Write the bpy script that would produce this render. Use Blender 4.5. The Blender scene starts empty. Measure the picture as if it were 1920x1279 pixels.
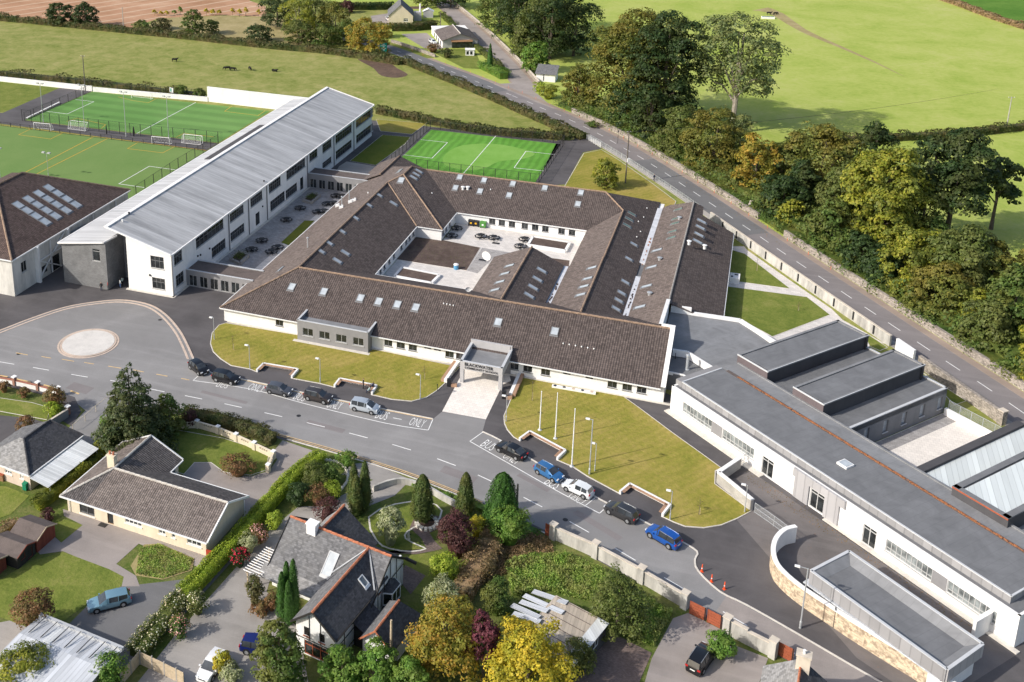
import bpy, math, random
import numpy as np
from mathutils import Vector, Matrix
R = math.radians
scene = bpy.context.scene
COL = scene.collection
random.seed(7); RNG = np.random.default_rng(7)

# ---------------------------------------------------------------- camera, sky, sun, exposure
F_PX, CX, CY, PITCH, YAW, CAM_H = 2021.6, 697.0, 197.3, R(16.24), R(20.77), 88.0   # solved from the building's edges
cam = bpy.data.cameras.new("camera"); cam_o = bpy.data.objects.new("camera", cam); COL.objects.link(cam_o)
cam.sensor_width = 36; cam.lens = F_PX / 1920 * 36
cam.shift_x = (960 - CX) / 1920; cam.shift_y = -(639.5 - CY) / 1920
cam.clip_start = 1; cam.clip_end = 6000
cam_o.location = (0, 0, CAM_H); cam_o.rotation_euler = (R(90) - PITCH, 0, YAW)
scene.camera = cam_o
SUN_EL, SUN_DIR = R(34), R(41)          # shadows run 41 degrees from +x
world = bpy.data.worlds.new("World"); scene.world = world; world.use_nodes = True
wn = world.node_tree; sky = wn.nodes.new("ShaderNodeTexSky"); sky.sky_type = 'NISHITA'; sky.sun_disc = False
sky.sun_elevation = SUN_EL; sky.dust_density = 2.5; sky.ozone_density = .6
bgn = wn.nodes["Background"]; bgn.inputs[1].default_value = 0.15
wn.links.new(sky.outputs[0], bgn.inputs[0])
sun = bpy.data.lights.new("sun", 'SUN'); sun.energy = 3.8; sun.angle = R(0.8); sun.color = (1.0, 0.95, 0.87)
sun_o = bpy.data.objects.new("sun", sun); COL.objects.link(sun_o); sun_o.location = (-200, -50, 200)
light_dir = Vector((math.cos(SUN_DIR) * math.cos(SUN_EL), math.sin(SUN_DIR) * math.cos(SUN_EL), -math.sin(SUN_EL)))
sun_o.rotation_euler = light_dir.to_track_quat('-Z', 'Y').to_euler()
# direction towards the sun has azimuth atan2(-d.y,-d.x); the sky's rotation is measured clockwise from +y
sky.sun_rotation = math.atan2(-light_dir.x, -light_dir.y)
scene.view_settings.view_transform = 'Standard'; scene.view_settings.look = 'None'
scene.view_settings.exposure = 0.2; scene.view_settings.gamma = 1
scene.render.engine = 'CYCLES'; scene.cycles.max_bounces = 6; scene.cycles.transparent_max_bounces = 24
scene.cycles.diffuse_bounces = 3; scene.cycles.glossy_bounces = 2; scene.cycles.use_denoising = True

# ---------------------------------------------------------------- survey helper: where a measured point of the photograph stands on the ground
_c, _s = math.cos(PITCH), math.sin(PITCH)
_FW = Vector((-math.sin(YAW) * _c, math.cos(YAW) * _c, -_s)); _RT = Vector((math.cos(YAW), math.sin(YAW), 0)); _UP = _RT.cross(_FW)
def g(u, v, z=0.0):
    d = _FW + _RT * ((u - CX) / F_PX) - _UP * ((v - CY) / F_PX)
    t = (z - CAM_H) / d.z
    return Vector((d.x * t, d.y * t, z))
def depth(p): return (Vector(p) - Vector((0, 0, CAM_H))).dot(_FW)
def ppm(p): return F_PX / depth(p)                       # pixels (of the 1920 px photograph) per metre at p
def row(p):
    q = Vector(p) - Vector((0, 0, CAM_H)); return CY - F_PX * q.dot(_UP) / q.dot(_FW)
def height(u, v, vt):                                    # height of a thing whose foot is at (u,v) and whose top is at row vt
    b = g(u, v); lo, hi = 0.0, 60.0
    for _ in range(40):
        m = (lo + hi) / 2
        if row((b.x, b.y, m)) > vt: lo = m
        else: hi = m
    return lo
def G2(pts, z=0): return [tuple(g(u, v, z).xy) for u, v in pts]

# ---------------------------------------------------------------- objects
def tag(o, label=None, cat=None, group=None, kind=None):
    if label: o['label'] = label
    if cat: o['category'] = cat
    if group: o['group'] = group
    if kind: o['kind'] = kind
    return o
def empty(name, loc=(0, 0, 0), rz=0.0, label=None, cat=None, group=None):
    o = bpy.data.objects.new(name, None); COL.objects.link(o); o.location = loc; o.rotation_euler = (0, 0, rz)
    o.empty_display_size = 0.3
    return tag(o, label, cat, group)
def copy_tree(o, parent=None):
    c = o.copy(); COL.objects.link(c)
    if parent: c.parent = parent
    for ch in list(o.children): copy_tree(ch, c)
    return c
def set_uv(me):
    n = len(me.polygons)
    if not n: return
    uvl = me.uv_layers.new(name="UV")
    nl = len(me.loops)
    vi = np.empty(nl, np.int32); me.loops.foreach_get("vertex_index", vi)
    co = np.empty(len(me.vertices) * 3, np.float32); me.vertices.foreach_get("co", co); co = co.reshape(-1, 3)
    lt = np.empty(n, np.int32); me.polygons.foreach_get("loop_total", lt)
    nr = np.empty(n * 3, np.float32); me.polygons.foreach_get("normal", nr); nr = nr.reshape(-1, 3)
    N = np.repeat(nr, lt, axis=0)
    h = np.hypot(N[:, 0], N[:, 1]); flat = h < 0.03
    hs = np.where(flat, 1, h)
    ua = np.stack([np.where(flat, 1, -N[:, 1] / hs), np.where(flat, 0, N[:, 0] / hs), np.zeros(nl)], 1)
    va = np.cross(N, ua)
    va = np.where(flat[:, None], np.array([0, 1, 0]), va)
    P = co[vi]
    uv = np.stack([(P * ua).sum(1), (P * va).sum(1)], 1).astype(np.float32)
    uvl.data.foreach_set("uv", uv.ravel())
class MB:
    """collects faces, then becomes ONE mesh object"""
    def __init__(s): s.v = []; s.f = []; s.m = []; s.mi = 0
    def face(s, pts, mi=None):
        b = len(s.v); s.v += [tuple(p) for p in pts]; s.f.append(tuple(range(b, b + len(pts)))); s.m.append(s.mi if mi is None else mi)
    def box(s, c, d, rz=0.0, mi=None):
        x, y, z = d[0] / 2, d[1] / 2, d[2] / 2; ca, sa = math.cos(rz), math.sin(rz)
        P = []
        for sz in (-z, z):
            for sx, sy in ((-x, -y), (x, -y), (x, y), (-x, y)):
                P.append((c[0] + sx * ca - sy * sa, c[1] + sx * sa + sy * ca, c[2] + sz))
        b = len(s.v); s.v += P
        for q in ((3, 2, 1, 0), (4, 5, 6, 7), (0, 1, 5, 4), (1, 2, 6, 5), (2, 3, 7, 6), (3, 0, 4, 7)):
            s.f.append(tuple(b + i for i in q)); s.m.append(s.mi if mi is None else mi)
        return s
    def beam(s, a, b_, w, h=None, mi=None, up=(0, 0, 1)):
        a, b_ = Vector(a), Vector(b_); h = w if h is None else h
        d = (b_ - a).normalized(); u = Vector(up)
        if abs(d.dot(u)) > .99: u = Vector((1, 0, 0))
        sx = d.cross(u).normalized() * (w / 2); sy = sx.cross(d).normalized() * (h / 2)
        P = [a - sx - sy, a + sx - sy, a + sx + sy, a - sx + sy, b_ - sx - sy, b_ + sx - sy, b_ + sx + sy, b_ - sx + sy]
        b = len(s.v); s.v += [tuple(p) for p in P]
        for q in ((3, 2, 1, 0), (4, 5, 6, 7), (0, 1, 5, 4), (1, 2, 6, 5), (2, 3, 7, 6), (3, 0, 4, 7)):
            s.f.append(tuple(b + i for i in q)); s.m.append(s.mi if mi is None else mi)
        return s
    def prism(s, poly, z0, z1, mi=None, bottom=False, zt=None):
        """poly: ccw list of (x,y); zt optional per-vertex top heights"""
        if area(poly) < 0: poly = poly[::-1]; zt = zt[::-1] if zt else None
        n = len(poly); b = len(s.v); mm = s.mi if mi is None else mi
        s.v += [(p[0], p[1], z0) for p in poly] + [(p[0], p[1], zt[i] if zt else z1) for i, p in enumerate(poly)]
        s.f.append(tuple(range(b + n, b + 2 * n))); s.m.append(mm)
        if bottom: s.f.append(tuple(range(b + n - 1, b - 1, -1))); s.m.append(mm)
        for i in range(n):
            j = (i + 1) % n; s.f.append((b + i, b + j, b + n + j, b + n + i)); s.m.append(mm)
        return s
    def tube(s, path, rad, n=8, cap=True, mi=None):
        path = [Vector(p) for p in path]; b = len(s.v); mm = s.mi if mi is None else mi
        prev = None
        for i, p in enumerate(path):
            d = (path[min(i + 1, len(path) - 1)] - path[max(i - 1, 0)]).normalized()
            if prev is None:
                u = Vector((1, 0, 0)) if abs(d.x) < .9 else Vector((0, 1, 0)); sx = d.cross(u).normalized()
            else: sx = (prev - d * prev.dot(d)).normalized()
            prev = sx; sy = d.cross(sx); r = rad[i] if isinstance(rad, (list, tuple)) else rad
            for k in range(n):
                a = 2 * math.pi * k / n; s.v.append(tuple(p + sx * (r * math.cos(a)) + sy * (r * math.sin(a))))
        for i in range(len(path) - 1):
            for k in range(n):
                k2 = (k + 1) % n; s.f.append((b + i * n + k, b + i * n + k2, b + (i + 1) * n + k2, b + (i + 1) * n + k)); s.m.append(mm)
        if cap:
            s.f.append(tuple(b + k for k in range(n - 1, -1, -1))); s.m.append(mm)
            e = b + (len(path) - 1) * n; s.f.append(tuple(e + k for k in range(n))); s.m.append(mm)
        return s
    def cyl(s, c, r, h, n=16, mi=None): return s.tube([c, (c[0], c[1], c[2] + h)], r, n, True, mi)
    def lathe(s, c, prof, n=16, mi=None):
        return s.tube([(c[0], c[1], c[2] + z) for r, z in prof], [max(r, .001) for r, z in prof], n, True, mi)
    def add(s, other, M=None):
        b = len(s.v); s.v += [tuple(M @ Vector(p)) if M else p for p in other.v]
        s.f += [tuple(b + i for i in q) for q in other.f]; s.m += other.m
        return s
    def build(s, name, mats, parent=None, smooth=False, **kw):
        me = bpy.data.meshes.new(name); me.from_pydata(s.v, [], s.f); me.update()
        if not isinstance(mats, (list, tuple)): mats = [mats]
        for m in mats: me.materials.append(MAT[m] if isinstance(m, str) else m)
        if len(mats) > 1: me.polygons.foreach_set("material_index", np.array(s.m, np.int32))
        if smooth: me.polygons.foreach_set("use_smooth", np.ones(len(me.polygons), bool))
        set_uv(me)
        o = bpy.data.objects.new(name, me); COL.objects.link(o)
        if parent: o.parent = parent
        return tag(o, **kw)
def area(p): return sum(p[i][0] * p[(i + 1) % len(p)][1] - p[(i + 1) % len(p)][0] * p[i][1] for i in range(len(p))) / 2
def spline(pts, n=6, closed=False):
    """Catmull-Rom through 2-D points"""
    P = [Vector((p[0], p[1])) for p in pts]; out = []
    N = len(P); rng = N if closed else N - 1
    for i in range(rng):
        p0 = P[(i - 1) % N] if closed or i > 0 else P[0]; p1 = P[i]; p2 = P[(i + 1) % N]
        p3 = P[(i + 2) % N] if closed or i + 2 < N else P[-1]
        for k in range(n):
            t = k / n
            q = .5 * ((2 * p1) + (p2 - p0) * t + (2 * p0 - 5 * p1 + 4 * p2 - p3) * t * t + (3 * p1 - p0 - 3 * p2 + p3) * t ** 3)
            out.append((q.x, q.y))
    if not closed: out.append(tuple(P[-1]))
    return out
def offset(line, d):
    """shift an open 2-D line sideways (left of travel is positive)"""
    out = []
    for i, p in enumerate(line):
        a = Vector(line[max(i - 1, 0)]); b = Vector(line[min(i + 1, len(line) - 1)]); t = (b - a).normalized()
        out.append((p[0] - t.y * d, p[1] + t.x * d))
    return out
def resample(line, step):
    out = [Vector(line[0])]; acc = 0.0
    for i in range(len(line) - 1):
        a, b = Vector(line[i]), Vector(line[i + 1]); L = (b - a).length
        if L < 1e-6: continue
        t = step - acc
        while t <= L:
            out.append(a + (b - a) * (t / L)); t += step
        acc = (acc + L) % step
    return [tuple(p) for p in out]
def ribbon(mb, line, d0, d1, z, z0=None, mi=None):
    """a strip along a line between two sideways offsets; with z0 it becomes a solid strip with sides"""
    A, B = offset(line, d0), offset(line, d1)
    for i in range(len(line) - 1):
        mb.face([(*A[i], z), (*A[i + 1], z), (*B[i + 1], z), (*B[i], z)], mi) if d1 > d0 else mb.face([(*B[i], z), (*B[i + 1], z), (*A[i + 1], z), (*A[i], z)], mi)
        if z0 is not None:
            mb.face([(*A[i], z0), (*A[i + 1], z0), (*A[i + 1], z), (*A[i], z)], mi)
            mb.face([(*B[i + 1], z0), (*B[i], z0), (*B[i], z), (*B[i + 1], z)], mi)
    if z0 is not None:
        for k in (0, -1): mb.face([(*A[k], z0), (*B[k], z0), (*B[k], z), (*A[k], z)], mi)
def sheet(name, poly, z, mat, kind='structure', **kw):
    """flat ground sheet (concave outlines are fine)"""
    if area(poly) < 0: poly = poly[::-1]
    mb = MB(); mb.face([(p[0], p[1], z) for p in poly])
    return mb.build(name, mat, kind=kind, **kw)
# ---------------------------------------------------------------- procedural materials
MAT = {}
class NT:
    def __init__(s, name):
        m = bpy.data.materials.new(name); m.use_nodes = True; s.m = m; s.t = m.node_tree; s.t.nodes.clear()
        s.out = s.n("ShaderNodeOutputMaterial"); s.b = s.n("ShaderNodeBsdfPrincipled"); s.l(s.b.outputs[0], s.out.inputs[0])
    def n(s, typ, **kw):
        x = s.t.nodes.new(typ)
        for k, v in kw.items(): setattr(x, k, v)
        return x
    def l(s, a, b): s.t.links.new(a, b)
    def pos(s): return s.n("ShaderNodeNewGeometry").outputs["Position"]
    def uv(s): return s.n("ShaderNodeUVMap").outputs[0]
    def noise(s, co, scale, detail=3, rough=.6, dist=0):
        x = s.n("ShaderNodeTexNoise"); x.inputs["Scale"].default_value = scale; x.inputs["Detail"].default_value = detail
        x.inputs["Roughness"].default_value = rough; x.inputs["Distortion"].default_value = dist; s.l(co, x.inputs["Vector"]); return x.outputs["Fac"]
    def scale(s, co, sx, sy, sz=1, rz=0):
        x = s.n("ShaderNodeMapping"); x.inputs["Scale"].default_value = (sx, sy, sz); x.inputs["Rotation"].default_value = (0, 0, rz); s.l(co, x.inputs[0]); return x.outputs[0]
    def ramp(s, fac, stops, interp='LINEAR'):
        x = s.n("ShaderNodeValToRGB"); x.color_ramp.interpolation = interp; e = x.color_ramp.elements
        while len(e) < len(stops): e.new(0.5)
        for i, (p, c) in enumerate(stops): e[i].position = p; e[i].color = (*c, 1) if len(c) == 3 else c
        s.l(fac, x.inputs[0]); return x.outputs[0]
    def mix(s, fac, a, b, mode='MIX'):
        x = s.n("ShaderNodeMix"); x.data_type = 'RGBA'; x.blend_type = mode
        if isinstance(fac, (int, float)): x.inputs[0].default_value = fac
        else: s.l(fac, x.inputs[0])
        for k, c in ((6, a), (7, b)):
            if isinstance(c, tuple): x.inputs[k].default_value = (*c, 1)
            else: s.l(c, x.inputs[k])
        return x.outputs[2]
    def math(s, op, a, b=None, clamp=False):
        x = s.n("ShaderNodeMath", operation=op); x.use_clamp = clamp
        for k, c in ((0, a), (1, b)):
            if c is None: continue
            if isinstance(c, (int, float)): x.inputs[k].default_value = c
            else: s.l(c, x.inputs[k])
        return x.outputs[0]
    def sep(s, co):
        x = s.n("ShaderNodeSeparateXYZ"); s.l(co, x.inputs[0]); return x.outputs
    def bump(s, h, strength=.3, dist=.05):
        x = s.n("ShaderNodeBump"); x.inputs["Strength"].default_value = strength; x.inputs["Distance"].default_value = dist
        s.l(h, x.inputs["Height"]); s.l(x.outputs[0], s.b.inputs["Normal"]); return x
    def set(s, col=None, rough=.8, spec=.3, metal=0):
        if col is not None:
            if isinstance(col, tuple): s.b.inputs["Base Color"].default_value = (*col, 1)
            else: s.l(col, s.b.inputs["Base Color"])
        s.b.inputs["Roughness"].default_value = rough; s.b.inputs["Specular IOR Level"].default_value = spec; s.b.inputs["Metallic"].default_value = metal
    def done(s, name=None): MAT[name or s.m.name] = s.m; return s.m
def mul(c, k): return tuple(min(1, x * k) for x in c)
def plain(name, c, rough=.75, var=.12, sc=.8, spec=.3, metal=0, fine=0, bump=0):
    """one colour with soft blotches, grime and a fine grain"""
    t = NT(name); p = t.pos(); f = t.noise(p, sc, 5, .65)
    col = t.ramp(f, [(.25, mul(c, 1 - var * 1.6)), (.5, c), (.8, mul(c, 1 + var))])
    if fine:
        f2 = t.noise(p, 9, 2, .7); col = t.mix(1.0, col, t.ramp(f2, [(.3, (1 - fine,) * 3), (.7, (1 + fine,) * 3)]), 'MULTIPLY')
    t.set(col, rough, spec, metal)
    if bump: t.bump(t.noise(p, 14, 4, .7), bump, .03)
    return t.done()
def grass(name, stops, sc=.12, fine=1.2, bump=.5, stripe=None, warm=None, streak=None):
    t = NT(name); p = t.pos()
    a = t.noise(p, sc, 6, .7, .4); b = t.noise(p, fine, 4, .75); c = t.noise(p, sc * .22, 3, .5)
    f = t.math('ADD', t.math('MULTIPLY', a, .55), t.math('ADD', t.math('MULTIPLY', b, .35), t.math('MULTIPLY', c, .22)))
    col = t.ramp(f, stops)
    if streak:
        k = t.noise(t.scale(p, streak[0], streak[1], 1, streak[2]), 1.0, 5, .75)
        col = t.mix(t.ramp(k, [(.45, (0,) * 3), (.62, (1,) * 3)]), col, streak[3])
    if stripe:
        w = t.n("ShaderNodeTexWave"); w.inputs["Scale"].default_value = stripe[0]; w.inputs["Distortion"].default_value = stripe[2]; w.inputs["Detail"].default_value = 2
        t.l(t.scale(p, 1, 1, 1, stripe[1]), w.inputs[0])
        col = t.mix(stripe[3], col, t.ramp(w.outputs[1], [(.2, (.72,) * 3), (.8, (1.25,) * 3)]), 'MULTIPLY')
    t.set(col, .9, .15); t.bump(b, bump, .15); return t.done()
def tiles(name, c, pu=.30, pv=.34, rib=.6, lich=(.3, .27, .22), rowk=.28, bump=.9, orange=0):
    """courses of roll tiles on a slope; uv are metres along the eave and up the slope"""
    t = NT(name); uv = t.uv(); x, y, _ = t.sep(uv)
    br = t.n("ShaderNodeTexBrick"); br.offset = .5; br.inputs["Scale"].default_value = 1; br.inputs["Brick Width"].default_value = pu; br.inputs["Row Height"].default_value = pv
    br.inputs["Mortar Size"].default_value = .0; br.inputs["Color1"].default_value = (0, 0, 0, 1); br.inputs["Color2"].default_value = (1, 1, 1, 1); br.inputs["Bias"].default_value = 0
    t.l(uv, br.inputs["Vector"])
    col = t.ramp(br.outputs[0], [(0, mul(c, .72)), (.5, c), (1, mul(c, 1.35))])
    n1 = t.noise(t.pos(), .35, 5, .7); n2 = t.noise(t.pos(), 2.2, 4, .75)
    col = t.mix(t.ramp(n1, [(.46, (0,) * 3), (.75, (.55,) * 3)]), col, lich)
    col = t.mix(t.ramp(n2, [(.55, (0,) * 3), (.8, (.5,) * 3)]), col, mul(c, .55))
    if orange: col = t.mix(t.ramp(t.noise(t.pos(), .8, 6, .8), [(.6, (0,) * 3), (.72, (orange,) * 3)]), col, (.3, .14, .05))
    fr = t.math('FRACT', t.math('DIVIDE', y, pv)); low = t.math('LESS_THAN', fr, .16)
    col = t.mix(t.math('MULTIPLY', low, rowk), col, mul(c, .3))
    rb = t.math('ADD', t.math('MULTIPLY', t.math('SINE', t.math('MULTIPLY', x, 2 * math.pi / pu)), .5), .5)
    hgt = t.math('ADD', t.math('MULTIPLY', rb, rib), t.math('MULTIPLY', t.math('SUBTRACT', 1.0, fr), .5))
    t.set(col, .85, .25); t.bump(hgt, bump, .09); return t.done()
def foliage(name, cols, tint=None, tsc=.25, tamt=.8, trans=.35, dark=.68):
    """leaves: every leaf its own shade, whole boughs tinted differently"""
    cols = [mul(c, 1.85) for c in cols]; tint = mul(tint, 1.85) if tint else None
    t = NT(name); geo = t.n("ShaderNodeNewGeometry"); n = len(cols)
    col = t.ramp(geo.outputs["Random Per Island"], [(i / max(1, n - 1) * .9 + .05, c) for i, c in enumerate(cols)])
    if tint:
        f = t.noise(geo.outputs["Position"], tsc, 3, .6)
        col = t.mix(t.ramp(f, [(.42, (0,) * 3), (.62, (tamt,) * 3)]), col, tint)
    f2 = t.noise(geo.outputs["Position"], .9, 2, .6)
    col = t.mix(1.0, col, t.ramp(f2, [(.3, (dark,) * 3), (.7, (1.2,) * 3)]), 'MULTIPLY')
    t.set(col, .55, .25)
    tr = t.n("ShaderNodeBsdfTranslucent"); t.l(t.mix(1.0, col, (1.1, 1.15, .6), 'MULTIPLY'), tr.inputs[0])
    mx = t.n("ShaderNodeMixShader"); mx.inputs[0].default_value = trans
    t.l(t.b.outputs[0], mx.inputs[1]); t.l(tr.outputs[0], mx.inputs[2]); t.l(mx.outputs[0], t.out.inputs[0]); return t.done()
def wire(name, c, pu, pv, w):
    """welded wire mesh: a grid of wires, open between them"""
    t = NT(name); x, y, _ = t.sep(t.uv()); k = None
    for a, p in ((x, pu), (y, pv)):
        q = t.math('LESS_THAN', t.math('FRACT', t.math('DIVIDE', a, p)), w / p)
        k = q if k is None else t.math('MAXIMUM', k, q)
    t.set(c, .5, .4); tr = t.n("ShaderNodeBsdfTransparent"); mx = t.n("ShaderNodeMixShader")
    t.l(k, mx.inputs[0]); t.l(tr.outputs[0], mx.inputs[1]); t.l(t.b.outputs[0], mx.inputs[2]); t.l(mx.outputs[0], t.out.inputs[0]); return t.done()
def blocks(name, c, bw, bh, mortar, var=.4, msize=.02, bump=.8, warm=None, offs=.5):
    lo, hi = (.78, 1.12) if c[0] < .55 or warm else (.92, 1.04)
    """coursed stone, brick or paving: colour of each stone and the joints between"""
    t = NT(name); uv = t.uv()
    br = t.n("ShaderNodeTexBrick"); br.offset = offs; br.inputs["Scale"].default_value = 1; br.inputs["Brick Width"].default_value = bw; br.inputs["Row Height"].default_value = bh
    br.inputs["Mortar Size"].default_value = msize; br.inputs["Mortar Smooth"].default_value = .3
    br.inputs["Color1"].default_value = (*mul(c, 1 - var), 1); br.inputs["Color2"].default_value = (*mul(c, 1 + var * .7), 1); br.inputs["Mortar"].default_value = (*mortar, 1)
    d = t.n("ShaderNodeVectorMath", operation='ADD'); t.l(uv, d.inputs[0])
    nz = t.n("ShaderNodeTexNoise"); nz.inputs["Scale"].default_value = 1.7; t.l(uv, nz.inputs["Vector"])
    sc = t.n("ShaderNodeVectorMath", operation='SCALE'); sc.inputs["Scale"].default_value = bh * .25; t.l(nz.outputs["Color"], sc.inputs[0]); t.l(sc.outputs[0], d.inputs[1])
    t.l(d.outputs[0], br.inputs["Vector"])
    col = br.outputs[0]
    if warm: col = t.mix(t.ramp(t.noise(uv, .9 / bw, 2, .5), [(.5, (0,) * 3), (.66, (.8,) * 3)]), col, warm)
    col = t.mix(1.0, col, t.ramp(t.noise(t.pos(), .5, 4, .7), [(.3, (lo,) * 3), (.7, (hi,) * 3)]), 'MULTIPLY')
    t.set(col, .9, .2); t.bump(t.math('SUBTRACT', 1.0, br.outputs[1]), bump, .03); return t.done()

# grounds
grass('field_grass', [(.3, (.07, .115, .014)), (.42, (.13, .175, .03)), (.52, (.215, .235, .06)), (.62, (.29, .285, .095)), (.75, (.38, .33, .15))], .2, .9, .9)
grass('pasture', [(.3, (.17, .24, .03)), (.45, (.28, .36, .06)), (.58, (.37, .42, .1)), (.75, (.46, .46, .17))], .05, .55, .9)
grass('pasture_dark', [(.3, (.04, .12, .012)), (.5, (.08, .18, .02)), (.7, (.14, .25, .04))], .06, .6, .4)
grass('lawn_autumn', [(.28, (.1, .13, .015)), (.42, (.18, .19, .028)), (.54, (.26, .235, .045)), (.7, (.38, .29, .09))], .13, 1.8, .7, stripe=(.25, R(35), 2.5, .16))
grass('lawn_green', [(.3, (.06, .095, .014)), (.46, (.115, .155, .026)), (.58, (.17, .2, .04)), (.74, (.27, .255, .08))], .3, 2.0, .7)
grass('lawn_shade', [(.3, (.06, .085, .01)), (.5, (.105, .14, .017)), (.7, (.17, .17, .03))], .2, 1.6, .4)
grass('turf_bright', [(.3, (.06, .19, .02)), (.5, (.1, .27, .035)), (.7, (.15, .33, .06))], .12, 3, .2, stripe=(.16, 0, 3.0, .4))
grass('turf_worn', [(.3, (.13, .3, .04)), (.5, (.17, .35, .06)), (.7, (.22, .4, .09))], .2, 3, .2)
grass('turf_sport', [(.3, (.09, .2, .045)), (.5, (.12, .25, .065)), (.7, (.16, .29, .085))], .05, 2.5, .2, stripe=(.05, R(90), 1, .35))
grass('turf_faded', [(.3, (.105, .19, .045)), (.5, (.14, .23, .065)), (.7, (.18, .26, .085))], .05, 2.5, .2)
grass('scrub_ground', [(.3, (.04, .07, .012)), (.5, (.09, .13, .025)), (.7, (.2, .19, .07))], .4, 2.2, .8)
grass('dry_grass', [(.3, (.16, .14, .06)), (.5, (.3, .25, .11)), (.7, (.42, .34, .18))], .2, 1.2, .7)
grass('mulch', [(.3, (.045, .03, .025)), (.5, (.1, .072, .062)), (.68, (.16, .12, .1))], .6, 5, .9)
grass('bare_soil', [(.3, (.05, .032, .024)), (.5, (.11, .075, .055)), (.7, (.18, .12, .09))], .3, 2, .8)
t = NT('stubble'); p = t.pos()
q = t.scale(p, 1, 1, 1, R(24)); w = t.n("ShaderNodeTexWave"); w.inputs["Scale"].default_value = .035; w.inputs["Distortion"].default_value = .6; w.inputs["Detail"].default_value = 2; t.l(q, w.inputs[0])
w2 = t.n("ShaderNodeTexWave"); w2.inputs["Scale"].default_value = .3; w2.inputs["Distortion"].default_value = 1.5; t.l(q, w2.inputs[0])
c = t.ramp(t.noise(p, .05, 5, .7), [(.3, (.33, .18, .1)), (.55, (.45, .26, .16)), (.75, (.54, .36, .24))])
c = t.mix(t.ramp(w.outputs[1], [(.93, (0,) * 3), (.98, (.6,) * 3)]), c, (.62, .5, .36)); c = t.mix(.35, c, t.ramp(w2.outputs[1], [(.2, (.75,) * 3), (.8, (1.15,) * 3)]), 'MULTIPLY')
t.set(c, .95, .1); t.done('stubble')
def asphalt(name, c, var, patch=None, leaf=0):
    t = NT(name); p = t.pos(); f = t.noise(p, .12, 6, .65, .3); col = t.ramp(f, [(.3, mul(c, 1 - var)), (.5, c), (.72, mul(c, 1 + var))])
    s = t.noise(t.scale(p, .06, .6, 1, R(20)), 1, 4, .6); col = t.mix(t.ramp(s, [(.5, (0,) * 3), (.75, (.5,) * 3)]), col, mul(c, 1.35))
    col = t.mix(.5, col, t.ramp(t.noise(p, 18, 2, .8), [(.3, (.75,) * 3), (.7, (1.25,) * 3)]), 'MULTIPLY')
    vo = t.n("ShaderNodeTexVoronoi"); vo.feature = 'DISTANCE_TO_EDGE'; vo.inputs["Scale"].default_value = .11; t.l(t.scale(p, 1, 1, 1, .4), vo.inputs["Vector"])
    if patch: col = t.mix(t.ramp(t.noise(p, .045, 2, .4, 1.0), [(.53, (0,) * 3), (.56, (patch,) * 3)]), col, mul(c, .78))
    if leaf: col = t.mix(t.ramp(t.noise(p, 1.1, 7, .85), [(.6, (0,) * 3), (.68, (leaf,) * 3)]), col, (.3, .13, .06))
    t.set(col, .88, .25); t.bump(t.noise(p, 25, 2, .8), .15, .02); return t.done()
asphalt('asphalt_road', (.25, .243, .24), .14, .35)
asphalt('asphalt_dark', (.1, .093, .095), .28)
asphalt('asphalt_main', (.22, .2, .198), .12)
asphalt('asphalt_main_patch', (.16, .158, .16), .12)
asphalt('asphalt_yard', (.16, .145, .14), .25, None, .6)
asphalt('gravel_drive', (.3, .28, .26), .22)
asphalt('concrete_drive', (.3, .265, .245), .2)
asphalt('concrete_old', (.36, .33, .3), .2)
asphalt('leaf_verge', (.3, .24, .2), .2, None, .8)
blocks('paving_cream', (.8, .745, .68), .6, .6, (.5, .45, .4), .06, .012, .2)
blocks('paving_court', (.66, .62, .58), .8, .5, (.46, .43, .4), .1, .014, .2)
blocks('paving_grey', (.38, .36, .35), .6, .4, (.26, .25, .24), .16, .02, .3)
blocks('paving_brick', (.23, .17, .15), .22, .11, (.12, .1, .09), .25, .012, .4)
plain('paint_white', (.82, .82, .8), .7, .12, 2, fine=.12); plain('paint_orange', (.62, .36, .04), .7, .1, 2)
plain('paint_yellow', (.7, .48, .22), .7, .25, 1.5, fine=.2); plain('paint_line', (.8, .8, .78), .6, .05, 1)
plain('kerb', (.55, .44, .36), .85, .15, 1.5, fine=.1); plain('kerb_pale', (.62, .58, .52), .85, .12, 1.5)
plain('island', (.62, .59, .55), .85, .1, .6, fine=.08)
# building skins
def render_mat(name, c, grime):
    t = NT(name); p = t.pos(); f = t.noise(t.scale(p, .5, .5, .12), 1.0, 5, .7)
    col = t.ramp(f, [(.35, mul(c, 1 - grime)), (.6, c)]); col = t.mix(.6, col, t.ramp(t.noise(p, 1.3, 5, .7), [(.3, (.9,) * 3), (.7, (1.05,) * 3)]), 'MULTIPLY')
    t.set(col, .85, .2); t.bump(t.noise(p, 12, 3, .7), .12, .02); t.done()
render_mat('render_white', (.84, .83, .81), .1); render_mat('render_old', (.7, .68, .63), .3); render_mat('render_cream', (.76, .66, .5), .14)
render_mat('render_grey', (.25, .25, .255), .12); render_mat('render_wall', (.54, .52, .48), .45); render_mat('render_pink', (.66, .54, .45), .15)
render_mat('panel_grey', (.27, .265, .27), .1); render_mat('panel_light', (.46, .45, .45), .1); render_mat('panel_dark', (.085, .083, .088), .15); render_mat('panel_brown', (.14, .115, .12), .15)
blocks('grey_block', (.2, .2, .2), .45, .22, (.26, .26, .26), .12, .012, .3)
blocks('stone_cream', (.66, .52, .36), .5, .16, (.62, .55, .45), .35, .012, .6, (.3, .22, .16)); blocks('stone_rubble', (.4, .35, .3), .34, .2, (.3, .27, .24), .45, .025, 1.0)
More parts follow.
